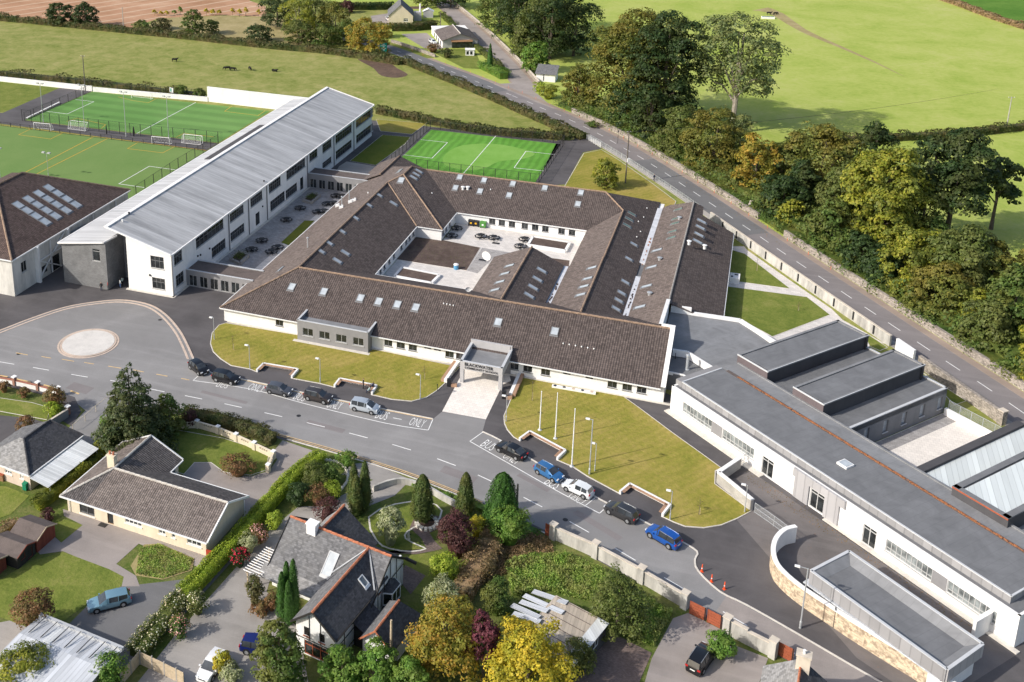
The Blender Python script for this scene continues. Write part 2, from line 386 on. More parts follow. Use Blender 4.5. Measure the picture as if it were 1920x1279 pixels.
blocks('block_wall', (.42, .4, .37), .44, .22, (.36, .34, .32), .1, .012, .3); blocks('brick_red', (.3, .1, .06), .22, .075, (.35, .3, .26), .3, .012, .4)
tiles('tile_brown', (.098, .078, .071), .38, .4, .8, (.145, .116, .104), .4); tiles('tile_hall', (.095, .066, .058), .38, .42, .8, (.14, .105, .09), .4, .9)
tiles('tile_house', (.165, .138, .126), .3, .32, .8, (.25, .215, .19), .4); tiles('tile_brown_lit', (.162, .13, .115), .38, .4, .8, (.21, .17, .15), .3); tiles('tile_dark', (.1, .09, .088), .3, .32, .8, (.16, .15, .14), .3)
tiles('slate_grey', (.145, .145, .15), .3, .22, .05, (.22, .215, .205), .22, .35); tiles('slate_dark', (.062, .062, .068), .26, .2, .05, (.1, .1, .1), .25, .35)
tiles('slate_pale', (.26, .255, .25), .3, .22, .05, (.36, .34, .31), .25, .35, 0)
plain('ridge_brown', (.3, .21, .15), .85, .3, 1.5, fine=.2); plain('ridge_terracotta', (.44, .16, .085), .8, .35, 2.5, fine=.25); plain('ridge_grey', (.3, .28, .26), .85, .3, 2.5, fine=.2); plain('ridge_pale', (.5, .47, .43), .85, .2, 2)
def membrane(name, c):
    """torch-on felt: laps every metre, water stains, dust"""
    t = NT(name); p = t.pos(); q = t.scale(p, 1, 1, 1, R(41)); x, y, _ = t.sep(q); lap = t.math('LESS_THAN', t.math('FRACT', t.math('DIVIDE', x, 1.05)), .05)
    col = t.ramp(t.noise(p, .35, 6, .7, .6), [(.3, mul(c, .8)), (.5, c), (.68, mul(c, 1.18))])
    col = t.mix(t.math('MULTIPLY', lap, .35), col, mul(c, .6)); t.set(col, .75, .3); t.bump(t.noise(p, 20, 2), .1, .02); return t.done()
def seamed(name, c, p, rough=.5, metal=0.0, var=.12):
    t = NT(name); x, y, _ = t.sep(t.uv())
    f = t.math('FRACT', t.math('DIVIDE', x, p)); s = t.math('LESS_THAN', f, .12)
    n = t.noise(t.scale(t.uv(), .35, .06), 1.0, 5, .7); col = t.ramp(n, [(.3, mul(c, 1 - var * 1.6)), (.5, c), (.7, mul(c, 1 + var))])
    lo = t.math('FLOOR', t.math('DIVIDE', x, p)); wn_ = t.n("ShaderNodeTexWhiteNoise"); wn_.noise_dimensions = '1D'; t.l(lo, wn_.inputs["W"])
    col = t.mix(.8, col, t.ramp(wn_.outputs[0], [(0, (.8,) * 3), (1, (1.13,) * 3)]), 'MULTIPLY')
    col = t.mix(t.math('MULTIPLY', s, .45), col, mul(c, .55)); t.set(col, rough, .4, metal); t.bump(s, .6, .05); return t.done()
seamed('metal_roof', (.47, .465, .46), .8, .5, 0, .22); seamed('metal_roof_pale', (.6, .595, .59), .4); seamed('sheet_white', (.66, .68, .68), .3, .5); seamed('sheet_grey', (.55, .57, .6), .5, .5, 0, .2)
seamed('panel_seam', (.3, .295, .3), 1.2, .6, 0, .05); seamed('panel_seam_light', (.42, .41, .415), 1.2, .6, 0, .05); seamed('sheet_rust', (.42, .36, .29), .4, .8, 0, .3); seamed('board_red', (.22, .055, .035), .22, .8, 0, .25); seamed('roof_light', (.66, .7, .69), .7, .35, 0, .05)
membrane('membrane', (.165, .168, .175)); membrane('membrane_light', (.22, .223, .23)); plain('felt', (.13, .105, .095), .9, .2, .8, fine=.15)
plain('coping_metal', (.55, .56, .57), .4, .08, .6, .5); plain('coping_white', (.82, .81, .79), .8, .08, .7); plain('coping_stone', (.6, .53, .44), .85, .15, 1); plain('gutter_valley', (.62, .63, .66), .5, .2, .7, .5)
plain('zinc', (.45, .46, .47), .45, .1, .5, .5); plain('steel_galv', (.52, .54, .55), .4, .08, 1, .5, .4); plain('metal_dark', (.03, .03, .032), .5, .1, 1); plain('plastic_black', (.022, .022, .024), .45, .1, 1)
plain('pvc_white', (.8, .8, .79), .4, .04, 1, .5); plain('frame_grey', (.2, .2, .205), .5, .05, 1); plain('frame_pale', (.46, .46, .45), .5, .05, 1); plain('timber', (.3, .17, .09), .7, .25, 3); plain('timber_seat', (.42, .26, .17), .7, .2, 3); plain('timber_pale', (.5, .4, .28), .8, .2, 3)
plain('timber_black', (.03, .028, .026), .8, .2, 2); plain('timber_red', (.33, .09, .045), .7, .2, 3); plain('pole_wood', (.16, .14, .12), .9, .2, 1.5); plain('pole_pale', (.4, .38, .34), .9, .2, 1.5); plain('soil', (.07, .045, .035), .95, .3, 2)
plain('white_stone', (.68, .64, .57), .85, .2, 4); plain('brick_tile', (.36, .15, .1), .85, .25, 3, fine=.2); plain('cone_orange', (.85, .11, .03), .5, .1, 3); plain('sign_green', (.0, .28, .2), .5, .08, .6); plain('bin_green', (.015, .2, .11), .45, .1, 2); plain('bin_lime', (.08, .25, .05), .45, .1, 2)
plain('tarp', (.1, .3, .5), .6, .1, 2); plain('red_gate', (.45, .06, .03), .6, .15, 2); plain('leaf_litter', (.34, .14, .06), .9, .3, 4, fine=.3); plain('hair_dark', (.02, .015, .012), .7, .1, 4); plain('skin', (.5, .3, .22), .6, .05, 5)
plain('cloth_black', (.02, .02, .024), .9, .2, 5); plain('cloth_navy', (.03, .04, .08), .9, .2, 5); plain('cloth_white', (.7, .72, .7), .9, .1, 5); plain('cloth_blue', (.1, .17, .35), .9, .2, 5); plain('cloth_red', (.35, .05, .05), .9, .2, 5); plain('cloth_mint', (.5, .62, .58), .9, .1, 5)
plain('cow_black', (.012, .011, .011), .8, .3, 3); plain('bark', (.12, .095, .075), .95, .35, 2, bump=.5); plain('bark_pale', (.33, .29, .24), .9, .3, 2, bump=.4)
def glass(name, c, rough=.06, var=.5):
    t = NT(name); p = t.pos(); col = t.ramp(t.noise(p, .9, 2, .5), [(.35, mul(c, 1 - var)), (.65, mul(c, 1 + var))]); t.set(col, rough, .8); t.done()
glass('glass', (.022, .026, .028)); glass('glass_blind', (.22, .24, .24), .15, .5); glass('glass_sky', (.44, .48, .51), .12, .12); glass('glass_car', (.045, .052, .06), .03, .3); glass('glass_green', (.12, .2, .16), .15, .3)
def paint(name, c, metal=.3):
    t = NT(name); t.set(c, .28, .5, metal); t.b.inputs["Coat Weight"].default_value = .6; t.b.inputs["Coat Roughness"].default_value = .08; t.done()
for k, c in dict(car_black=(.012, .012, .014), car_charcoal=(.045, .045, .048), car_slate=(.1, .105, .12), car_bronze=(.055, .045, .042), car_silver=(.5, .55, .6), car_white=(.74, .74, .75), car_blue=(.04, .17, .4), car_royal=(.012, .1, .42), car_navy=(.01, .02, .14), car_teal=(.2, .35, .43), car_palewhite=(.7, .72, .73)).items(): paint(k, c, .35 if 'white' not in k else 0)
plain('tyre', (.015, .015, .016), .9, .1, 5); plain('rim', (.42, .43, .44), .35, .1, 5, .5, .6); plain('headlight', (.7, .72, .74), .1, .05, 3, .8); plain('taillight', (.45, .015, .015), .2, .1, 3, .7); plain('plate', (.75, .75, .72), .5, .05, 3)
wire('mesh_dark', (.02, .022, .022), .05, .2, .004); wire('mesh_black', (.018, .02, .02), .05, .2, .0055); wire('mesh_galv', (.45, .47, .48), .06, .06, .007); wire('net_white', (.7, .7, .7), .12, .12, .008)
# leaves
foliage('leaf_dark', [(.012, .025, .009), (.022, .042, .012), (.035, .058, .018)], (.05, .055, .015), .2, .6)
foliage('leaf_deep', [(.014, .028, .009), (.024, .044, .013), (.04, .062, .018)], None)
foliage('leaf_mid', [(.03, .055, .012), (.05, .085, .018), (.075, .11, .025)], (.11, .1, .025), .25, .6)
foliage('leaf_olive', [(.042, .06, .014), (.062, .085, .02), (.09, .108, .028)], (.1, .1, .03), .2, .5)
foliage('leaf_chestnut', [(.05, .066, .014), (.075, .09, .018), (.11, .112, .022)], (.15, .115, .024), .16, .6)
foliage('leaf_orange', [(.14, .12, .018), (.2, .15, .022), (.28, .16, .03)], (.11, .125, .02), .4, .8)
foliage('leaf_beech', [(.16, .08, .014), (.26, .11, .02), (.1, .085, .02)], (.08, .075, .02), .3, .8)
foliage('leaf_gold', [(.2, .17, .015), (.32, .25, .022), (.42, .31, .03)], (.15, .17, .02), .5, .7)
foliage('leaf_yellowgreen', [(.1, .12, .012), (.16, .17, .02), (.22, .2, .03)], (.07, .09, .02), .3, .8)
foliage('leaf_lime', [(.12, .17, .015), (.19, .235, .024), (.26, .29, .04)], (.12, .18, .02), .6, .5)
foliage('leaf_poplar', [(.055, .08, .03), (.085, .115, .045), (.13, .16, .07)], (.13, .125, .035), .3, .6)
foliage('leaf_bright', [(.045, .1, .015), (.07, .14, .022), (.1, .17, .03)], (.12, .14, .03), .6, .5)
foliage('leaf_conifer', [(.022, .04, .014), (.038, .058, .02), (.06, .078, .03)], (.075, .075, .03), .4, .6)
foliage('leaf_thuja', [(.02, .055, .01), (.035, .085, .016), (.055, .12, .025)], (.025, .06, .012), 1.2, .5)
foliage('leaf_cypress', [(.03, .05, .014), (.05, .075, .02), (.075, .1, .03)], (.1, .09, .025), .8, .5)
foliage('leaf_purple', [(.03, .012, .014), (.055, .02, .022), (.085, .035, .035)], (.06, .035, .025), .8, .5)
foliage('leaf_plum', [(.08, .02, .03), (.12, .035, .045), (.05, .02, .025)], None)
foliage('leaf_variegated', [(.2, .21, .12), (.32, .32, .2), (.1, .13, .05)], (.12, .14, .06), 1.2, .6)
foliage('leaf_russet', [(.13, .06, .03), (.18, .09, .045), (.09, .07, .03)], (.08, .08, .025), .8, .7)
foliage('leaf_hedge', [(.025, .04, .012), (.045, .06, .016), (.07, .075, .025)], (.1, .075, .035), .35, .7)
foliage('leaf_dry', [(.2, .13, .075), (.28, .19, .11), (.13, .09, .05)], (.09, .08, .03), .6, .6)
foliage('leaf_weeds', [(.08, .15, .025), (.15, .22, .04), (.22, .28, .07)], (.2, .18, .07), .6, .6)
foliage('petal_red', [(.35, .012, .035), (.5, .02, .06), (.25, .01, .02)], None, dark=.8); foliage('petal_pink', [(.55, .25, .24), (.6, .38, .34), (.45, .15, .16)], None, dark=.8); foliage('petal_cream', [(.6, .55, .42), (.5, .45, .3), (.4, .33, .22)], None, dark=.8); foliage('petal_yellow', [(.6, .42, .02), (.55, .3, .02), (.65, .5, .06)], None, dark=.8)
# ---------------------------------------------------------------- ground, fields, roads, paving
BIG = 3500
sheet('ground', [(-BIG, -600), (BIG, -600), (BIG, BIG), (-BIG, BIG)], 0.0, 'field_grass')
# upper road: centre line through the lane dashes
UP_DASH = [(748, 97), (768.5, 104), (787.4, 112), (807.7, 120), (829.4, 127), (849.7, 135.4), (871.4, 143.6), (894.4, 153.6), (918.8, 163), (954, 176.6), (965.4, 181.5), (993.9, 192.8), (1018, 203.7), (1046, 215), (1073, 227), (1099.5, 239.7), (1125, 252.6), (1149, 266), (1175, 281), (1201, 295.4), (1226, 311), (1252.5, 328), (1279, 346), (1306.5, 364), (1336, 384), (1367, 405), (1399.6, 426.9), (1433, 449.6), (1465, 471.6), (1502.5, 496.6), (1544, 524), (1587, 553), (1631.8, 583), (1676.6, 612.7), (1731.7, 649.4), (1786.7, 686), (1846.2, 724.5), (1906.3, 765.8)]
_k = [0, 3, 6, 9, 12, 15, 18, 22, 26, 29, 32, 35, 37]
UPC = [tuple(g(*UP_DASH[i]).xy) for i in _k]
_d0 = Vector(UPC[0]) - Vector(UPC[1]); _d1 = Vector(UPC[-1]) - Vector(UPC[-2])
UPC = [tuple(g(640, 70).xy), tuple(g(700, 82).xy)] + UPC + [tuple(Vector(UPC[-1]) + _d1 * 2), tuple(Vector(UPC[-1]) + _d1 * 5)]
UPL = spline(UPC, 6)
# pasture beyond the upper road and the paddocks further out
east = offset(UPL, 3.4)
sheet('pasture', east + [(600, 150), (900, 900), (-50, 1100), (-140, 560)], 0.004, 'pasture')
far_hedge = G2([(1740, -6), (1800, 12), (1860, 35), (1925, 56), (2050, 95)])
sheet('far_pasture', far_hedge + [(1200, 500), (1200, 1800), (150, 1500)], 0.008, 'pasture_dark')
sheet('cattle_track', G2(spline([(1410, 20), (1440, 24), (1475, 45), (1515, 66), (1570, 88), (1640, 118), (1700, 146), (1640, 115), (1572, 84), (1512, 56), (1470, 26), (1440, 14)], 2)), 0.012, 'dry_grass')
sheet('stubble_field', G2([(-900, -20), (-200, 20), (0, 32), (85, 40), (190, 48), (245, 52), (300, 34), (420, 29), (500, 32), (498, 12), (470, 2), (430, -30), (300, -90), (-500, -110)]), 0.004, 'stubble')
sheet('rough_strip', G2([(262, 60), (300, 34), (420, 30), (560, 36), (640, 60), (560, 92), (450, 82), (340, 68)]), 0.008, 'dry_grass')
sheet('far_meadow', G2([(640, 12), (760, 13), (800, 10), (830, -20), (700, -30), (560, -15)]), 0.006, 'pasture')
sheet('far_soil', G2([(600, 17), (790, 17), (800, 12), (620, 13)]), 0.012, 'bare_soil')
sheet('bare_patch', G2(spline([(672, 110), (700, 113), (730, 118), (745, 128), (765, 140), (745, 146), (715, 142), (700, 128), (678, 116)], 3, True)), 0.006, 'bare_soil')
road = MB(); ribbon(road, UPL, -3.6, 3.1, 0.02); road_o = road.build('main_road', 'asphalt_main', kind='structure')
mb = MB(); ribbon(mb, resample(UPL, 2)[118:150], -3.55, 2.4, 0.024)
mb = MB(); i0 = 58; ribbon(mb, UPL[50:62], -3.5, 2.9, 0.024); ribbon(mb, UPL[2:30], -3.5, 2.9, 0.024); mb.build('resurfaced_patch', 'asphalt_main_patch', road_o)
mb = MB(); ribbon(mb, UPL[16:], 3.1, 4.6, 0.05, 0); mb.build('leaf_strewn_verge', 'leaf_verge', kind='structure')
mb = MB(); ribbon(mb, UPL[30:], -5.2, -3.6, 0.06, 0); mb.build('roadside_path', 'concrete_old', kind='structure')
for i, (u, v) in enumerate(UP_DASH):
    p = g(u, v); q = g(*UP_DASH[min(i + 1, len(UP_DASH) - 1)]) - g(*UP_DASH[max(i - 1, 0)]); a = math.atan2(q.y, q.x)
    b_ = MB(); b_.box((p.x, p.y, .031), (3.0 if u > 990 else 2.6, .14, .006), a); b_.build('lane_dash', 'paint_white', road_o)
mb = MB(); ribbon(mb, UPL[2:34], -3.2, -3.06, .031); mb.build('edge_line', 'paint_white', road_o)
# side lane climbing away at the top
LANE = spline(G2([(992, 172), (975, 150), (953, 124), (925, 94), (893, 62), (862, 34), (843, 18), (825, 2), (790, -40)]), 5)
mb = MB(); ribbon(mb, LANE, -3.1, 3.1, .027); mb.build('side_lane', 'concrete_drive', kind='structure')
sheet('lane_mouth', G2([(925, 158), (960, 156), (970, 140), (995, 150), (993, 165), (1012, 180), (1040, 205), (1000, 190)]), .033, 'concrete_drive')
mb = MB(); ribbon(mb, LANE, -4.3, -3.1, .02); ribbon(mb, LANE, 3.1, 3.8, .021); mb.build('lane_verge', 'leaf_verge', kind='structure')
mb = MB(); ribbon(mb, UPL[2:17], 3.1, 6.2, .03); mb.build('grass_verge', 'lawn_green', kind='structure')
sheet('house_yard', G2([(752, 64), (800, 62), (832, 90), (822, 93), (795, 90)]), .02, 'concrete_drive')
sheet('cottage_yard', G2([(695, 30), (735, 24), (735, 46), (700, 48)]), .02, 'concrete_drive')
sheet('house_lawn', G2([(815, 100), (835, 92), (890, 92), (905, 130), (870, 128)]), .02, 'lawn_green')
sheet('cottage_lawn', G2([(775, 48), (785, 36), (815, 38), (822, 50)]), .02, 'lawn_green')

# school grounds: dark new asphalt everywhere, then the street, then lawns on top
sheet('forecourt', [(-200, 105), (-200, 178), (-83, 178), (-83, 152), (-10, 152), (-6, 150), (34, 116), (60, 96), (60, 70), (20, 80), (-5, 98), (-30, 112), (-75, 118), (-125, 116)], .012, 'asphalt_dark')
ARC = [(-140, 668), (-70, 645), (0, 620), (60, 597), (125, 576), (190, 565.5), (235, 563.5), (280, 572), (310, 590), (335, 618), (350, 645), (362, 672)]
NK1 = [(395, 699), (467, 714), (570, 737), (657, 755), (721, 768), (812, 786)]
NK2 = [(905, 810), (940, 827), (1005, 867), (1065, 901), (1125, 937), (1201, 975), (1274, 1014), (1307, 1034.6)]
NK3 = [(1303, 1049.5), (1309, 1071), (1350, 1110), (1400, 1135), (1497, 1190), (1641, 1274), (1760, 1340)]
SK = [(-260, 668), (0, 704), (54, 716), (106, 727), (180, 742), (300, 762), (400, 783), (518, 814), (620, 842), (751, 882), (856, 922), (920, 950), (990, 979), (1068, 1017), (1160, 1068), (1240, 1110), (1330, 1157), (1400, 1195), (1480, 1235), (1560, 1279), (1680, 1340)]
arc_w = spline(G2(ARC), 5)
street_o = sheet('street', arc_w + G2(NK1) + G2([(829, 772), (911, 787)]) + G2(NK2) + spline(G2(NK3), 3) + G2(SK)[::-1], .03, 'asphalt_road')
sheet('entrance_paving', G2([(860, 713), (829, 772), (911, 787), (935, 737), (942, 722), (958, 715), (952, 690), (880, 676)]), .05, 'paving_cream')
def kerb(name, line, w=.14, z=.1, mat='kerb', off=0):
    mb = MB(); ribbon(mb, line, off - w / 2, off + w / 2, z, 0); return mb.build(name, mat, kind='structure')
kerb('loop_kerb', arc_w, .35, .08, 'kerb', 0); kerb('loop_kerb', arc_w, .35, .07, 'kerb', -.8)
kerb('street_kerb', spline(G2([(362, 672)] + NK1), 3), .2, .1, 'kerb_pale'); kerb('street_kerb', spline(G2(NK2 + NK3), 3), .2, .1, 'kerb_pale')
kerb('street_kerb', spline(G2([(540, 822), (620, 845), (751, 885), (856, 925), (920, 953), (990, 982), (1068, 1020)]), 3), .16, .1, 'kerb_pale', -.3)
ISL_C = (g(109, 644) + g(223, 644)) / 2; ISL_R = (g(109, 644) - g(223, 644)).length / 2 - .3
circ = lambda c, r, n=48: [(c[0] + r * math.cos(2 * math.pi * k / n), c[1] + r * math.sin(2 * math.pi * k / n)) for k in range(n)]
mb = MB(); mb.prism(circ(ISL_C, ISL_R - .5), 0, .16); isl = mb.build('turning_island', 'island', kind='structure')
for r0, r1, z in ((ISL_R - .48, ISL_R - .16, .13), (ISL_R - .06, ISL_R + .26, .07)):
    mb = MB(); a, b = circ(ISL_C, r0), circ(ISL_C, r1)
    for k in range(48):
        j = (k + 1) % 48
        mb.face([(*a[k], z), (*b[k], z), (*b[j], z), (*a[j], z)]); mb.face([(*b[k], 0), (*b[j], 0), (*b[j], z), (*b[k], z)])
    mb.build('kerb_ring', 'kerb', isl)
# street markings
ST_DASH = [(12, 681), (77, 692), (149, 705), (222, 716.5), (293, 732), (363, 745.5), (437, 761), (512.5, 778), (592, 797), (672, 817), (753, 839), (837, 867), (913, 899), (999, 942), (1086, 988.5), (1172.6, 1040), (1266, 1095.5), (1378, 1160.5), (1466, 1212)]
for i, (u, v) in enumerate(ST_DASH):
    p = g(u, v); q = g(*ST_DASH[min(i + 1, 18)]) - g(*ST_DASH[max(i - 1, 0)]); a = math.atan2(q.y, q.x)
    MB().box((p.x, p.y, .042), (2.9, .13, .006), a).build('lane_dash', 'paint_white', street_o)
def line_px(name, pts, w, mat, parent, z=.045, smooth=True):
    L = G2(pts); L = spline(L, 3) if smooth and len(L) > 2 else L
    mb = MB(); ribbon(mb, L, -w / 2, w / 2, z); return mb.build(name, mat, parent)
line_px('bay_line', [(812, 786), (803, 807)], .12, 'paint_white', street_o); line_px('bay_line', [(803, 807), (718, 793), (570, 757), (470, 730), (362, 714)], .13, 'paint_white', street_o); line_px('bay_line', [(362, 714), (371, 706)], .12, 'paint_white', street_o)
line_px('bay_line', [(812, 787), (721, 769.5), (657, 756.5), (570, 738.5), (467, 715.5), (397, 700.5)], .12, 'paint_yellow', street_o)
line_px('bay_line', [(881, 828), (905, 811)], .12, 'paint_white', street_o); line_px('bay_line', [(881, 828), (960, 873), (1050, 924), (1124, 963)], .13, 'paint_white', street_o); line_px('bay_line', [(1124, 963), (1139, 950)], .12, 'paint_white', street_o)
line_px('bay_line', [(1096, 950), (1118, 932)], .1, 'paint_white', street_o)
line_px('kerb_line', [(518, 816), (620, 844), (751, 884), (856, 924), (905, 945)], .12, 'paint_yellow', street_o); line_px('kerb_line', [(518, 813), (620, 841), (751, 881), (856, 921), (905, 942)], .12, 'paint_yellow', street_o)
for a, b in (((0, 704.5), (14, 707)), ((26, 710), (58, 717)), ((82, 722), (108, 729)), ((132, 733), (148, 739)), ((30, 662), (52, 666)), ((78, 669), (96, 672)), ((116, 674), (139, 678)), ((158, 680), (176, 683)), ((203, 687), (227, 691)), ((250, 694), (270, 698)), ((293, 702), (314, 706)), ((340, 710), (355, 713))):
    line_px('edge_dash', [a, b], .3 if a[1] > 700 and a[0] < 150 else .16, 'paint_yellow', street_o)
def text_mb(body, size, depth=0.0, font_scale=(1, 1), align='CENTER', offs=0):
    cu = bpy.data.curves.new("lettering", 'FONT'); cu.body = body; cu.size = size; cu.extrude = depth; cu.align_x = align; cu.resolution_u = 2; cu.offset = offs
    o = bpy.data.objects.new("lettering", cu); COL.objects.link(o); dg = bpy.context.evaluated_depsgraph_get(); me = o.evaluated_get(dg).to_mesh()
    mb = MB(); mb.v = [(v.co.x * font_scale[0], v.co.y * font_scale[1], v.co.z) for v in me.vertices]; mb.f = [tuple(p.vertices) for p in me.polygons]; mb.m = [0] * len(mb.f)
    bpy.data.objects.remove(o); bpy.data.curves.remove(cu); return mb
def road_text(body, u, v, u2, v2, h):
    """lettering painted on the road: bottom-left of the word at (u,v), its baseline runs to (u2,v2), letters h metres tall"""
    a, b = g(u, v), g(u2, v2); d = b - a; ang = math.atan2(d.y, d.x); L = d.length
    mb = text_mb(body, 1.0, 0, (1, 1), 'LEFT', -.012); xs = [p[0] for p in mb.v]; ys = [p[1] for p in mb.v]; x0, w, y0, hh = min(xs), max(xs) - min(xs), min(ys), max(ys) - min(ys)
    ca, sa = math.cos(ang), math.sin(ang); sh = .25
    mb.v = [(a.x + ((p[0] - x0) / w * L) * ca - ((p[1] - y0) / hh * h) * sa, a.y + ((p[0] - x0) / w * L) * sa + ((p[1] - y0) / hh * h) * ca, .045) for p in mb.v]
    mb.build('road_lettering', 'paint_white', street_o)
road_text('BUS', 404, 725, 424, 729, 1.5); road_text('ONLY', 462, 731, 490, 736.5, 2.0); road_text('BUS', 548, 749, 568, 753.5, 2.0); road_text('ONLY', 610, 764, 636, 769, 2.1); road_text('BUS', 702, 784, 723, 788.5, 2.1); road_text('ONLY', 765, 797, 792, 803, 2.1)
road_text('BUS', 899, 836, 920, 846, 2.0); road_text('ONLY', 940, 858, 967, 872, 1.9); road_text('BUS', 1019, 906, 1040, 918, 1.9); road_text('ONLY', 1063, 932, 1090, 948, 1.9)
line_px('bay_line', [(737, 784), (753, 787)], .14, 'paint_white', street_o)

# lawns with their edging
def lawn(name, pts, mat, z=.1, edge='kerb_pale', w=.13, smooth=0):
    L = G2(pts)
    if smooth: L = spline(L, smooth, True)
    o = sheet(name, L, z - .012, mat)
    if edge:
        if area(L) < 0: L = L[::-1]
        mb = MB(); n = len(L); C = L + [L[0], L[1]]; A = offset(C, w); 
        for i in range(n):
            a0, a1, b0, b1 = C[i], C[i + 1], A[i] if i else A[n], A[i + 1]
            mb.face([(*a0, z), (*a1, z), (*b1, z), (*b0, z)]); mb.face([(*a0, 0), (*a1, 0), (*a1, z), (*a0, z)])
        mb.build('lawn_edging', edge, o)
    return o
lawn('front_lawn', [(424, 606), (560, 629), (575, 640), (690, 662), (700, 655), (862, 689), (834, 720), (820, 733), (800, 746), (772, 753.5), (735, 750), (700, 742), (697, 741), (706, 727), (637, 714), (627, 727), (599, 720), (553, 711.5), (547, 710), (558.7, 696.4), (494, 685.5), (481.5, 698), (468.6, 693), (433, 686.5), (413, 673.6), (399, 660), (394, 645), (397, 625), (410, 610)], 'lawn_autumn')
lawn('front_lawn', [(976, 704), (1100, 729), (1168.6, 743.5), (1200, 766), (1260, 811), (1320, 854), (1352.7, 878), (1342, 884), (1341, 908), (1409, 959), (1382.5, 973.6), (1352.7, 985.8), (1320, 991), (1285, 988.5), (1262.5, 980), (1241.7, 969.7), (1256, 951), (1180.5, 911.7), (1162, 927), (1100.6, 894), (1074, 876.5), (1044.6, 863.7), (1060, 849), (993, 813), (974, 827), (962, 820), (950, 806), (945, 794), (944, 780.5), (954, 756.5), (959, 743)], 'lawn_autumn')
# school surroundings at the back
sheet('back_yard', [(-104, 222), (-45, 222), (-45, 268.5), (-104, 268.5)], .008, 'asphalt_dark')
sheet('play_yard', G2([(1048, 258), (1098, 258), (1128, 279), (1093, 286), (1060, 346), (1000, 350), (1010, 336)]), .03, 'asphalt_dark')
lawn('corner_lawn', [(1094, 288), (1128, 281), (1160, 300), (1223, 344), (1268, 378), (1262, 392), (1190, 395), (1140, 372), (1058, 350)], 'lawn_autumn', .08)
lawn('roadside_lawn', [(1371, 469), (1397, 476), (1440, 509), (1482, 542), (1393, 530), (1366, 526)], 'lawn_green', .06)
lawn('roadside_lawn', [(1362, 537), (1513, 557), (1557, 591), (1449, 632), (1400, 606), (1357, 596)], 'lawn_green', .06)
sheet('roadside_paving', G2([(1371, 462), (1395, 462), (1402, 470), (1480, 525), (1560, 580), (1580, 600), (1660, 645), (1640, 640), (1620, 660), (1550, 640), (1449, 640), (1350, 600), (1355, 480)]), .02, 'paving_court')
lawn('verge_lawn', [(1622, 634), (1632, 630), (1665, 652), (1650, 658), (1630, 650)], 'lawn_green', .05); lawn('verge_lawn', [(1725, 693), (1740, 705), (1812, 752), (1790, 760), (1772, 742)], 'lawn_green', .05)
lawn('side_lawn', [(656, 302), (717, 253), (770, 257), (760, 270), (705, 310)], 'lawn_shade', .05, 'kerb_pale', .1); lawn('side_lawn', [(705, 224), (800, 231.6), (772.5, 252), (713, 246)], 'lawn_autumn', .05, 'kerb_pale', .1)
sheet('bin_slab', G2([(636, 312), (650, 303), (706, 312), (690, 328), (630, 322)]), .03, 'concrete_old')
# walled garden court between the wings
sheet('inner_court', [(-64.2, 170), (-58, 170), (-45, 170), (-31, 184), (-31, 205.2), (-58.6, 205.2), (-58.6, 195), (-64.2, 195)], .03, 'paving_court')
lawn('shrub_bed', [(779, 445), (827, 450), (901, 465), (875, 508), (743, 487)], 'mulch', .09, 'kerb_pale', .08); lawn('shrub_bed', [(957, 474), (1068, 489), (1066, 503), (945, 483)], 'mulch', .09, 'kerb_pale', .08)
sheet('grey_path', G2([(904, 465), (956, 474), (946, 482), (925, 484), (895, 513), (876, 508)]), .036, 'paving_grey')
sheet('terrace', [(-96.8, 166), (-84.4, 166), (-84.4, 222), (-96.8, 222)], .03, 'paving_grey'); sheet('terrace_strip', [(-88.3, 166), (-84.4, 166), (-84.4, 222), (-88.3, 222)], .036, 'paving_court')
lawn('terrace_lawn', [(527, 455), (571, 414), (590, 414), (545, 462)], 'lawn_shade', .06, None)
# artificial pitches
def rect(x0, y0, x1, y1): return [(x0, y0), (x1, y0), (x1, y1), (x0, y1)]
pitch_o = sheet('small_pitch', rect(-83.6, 235.5, -48.4, 265.9), .03, 'turf_bright')
mb = MB()
cc = spline([(-72, 240), (-74, 248), (-72, 256), (-65, 260), (-58, 259), (-53, 256), (-55, 251), (-60, 247), (-62, 241), (-66, 238)], 3, True); mb.face([(*p, .034) for p in (cc if area(cc) > 0 else cc[::-1])]); mb.build('worn_turf', 'turf_worn', pitch_o)
def pl(parent, pts, w=.12, mat='paint_line', z=.042, closed=False):
    L = [tuple(p) for p in pts] + ([tuple(pts[0])] if closed else [])
    for a, b in zip(L, L[1:]):
        d = Vector(b) - Vector(a); MB().box(((a[0] + b[0]) / 2, (a[1] + b[1]) / 2, z), (d.length + w, w, .005), math.atan2(d.y, d.x)).build('pitch_line', mat, parent); z += .0012
pl(pitch_o, G2([(869.5, 325), (929.6, 255.4)]), .16); pl(pitch_o, G2([(757.6, 290.6), (809.9, 297.1), (838.9, 267.6), (789.6, 262.2)]), .16); pl(pitch_o, G2([(1020, 321), (964, 315), (986, 284), (1040, 290)]), .16)
p1 = G2([(173, 172), (506, 208.6), (409, 268), (46, 225)]); sp1 = sheet('sports_pitch', p1, .03, 'turf_sport')
p2 = sheet('sports_pitch', G2([(-420, 190), (0, 234), (387, 283), (235, 385), (60, 420), (-600, 330)]), .03, 'turf_faded')
sheet('school_field', G2([(-500, 110), (0, 151), (118, 165), (8, 211), (-500, 160)]), .02, 'lawn_green')
sheet('pitch_path', G2([(112, 165), (172, 171), (46, 226), (409, 269), (387, 282), (0, 232), (-400, 188), (-400, 180), (5, 212)]), .022, 'asphalt_dark')
pl(sp1, G2([(257, 250.5), (367, 192.3)]), .2); pl(sp1, G2([(88, 209), (126, 214), (176, 191), (142, 187)]), .18); sp1k = sp1
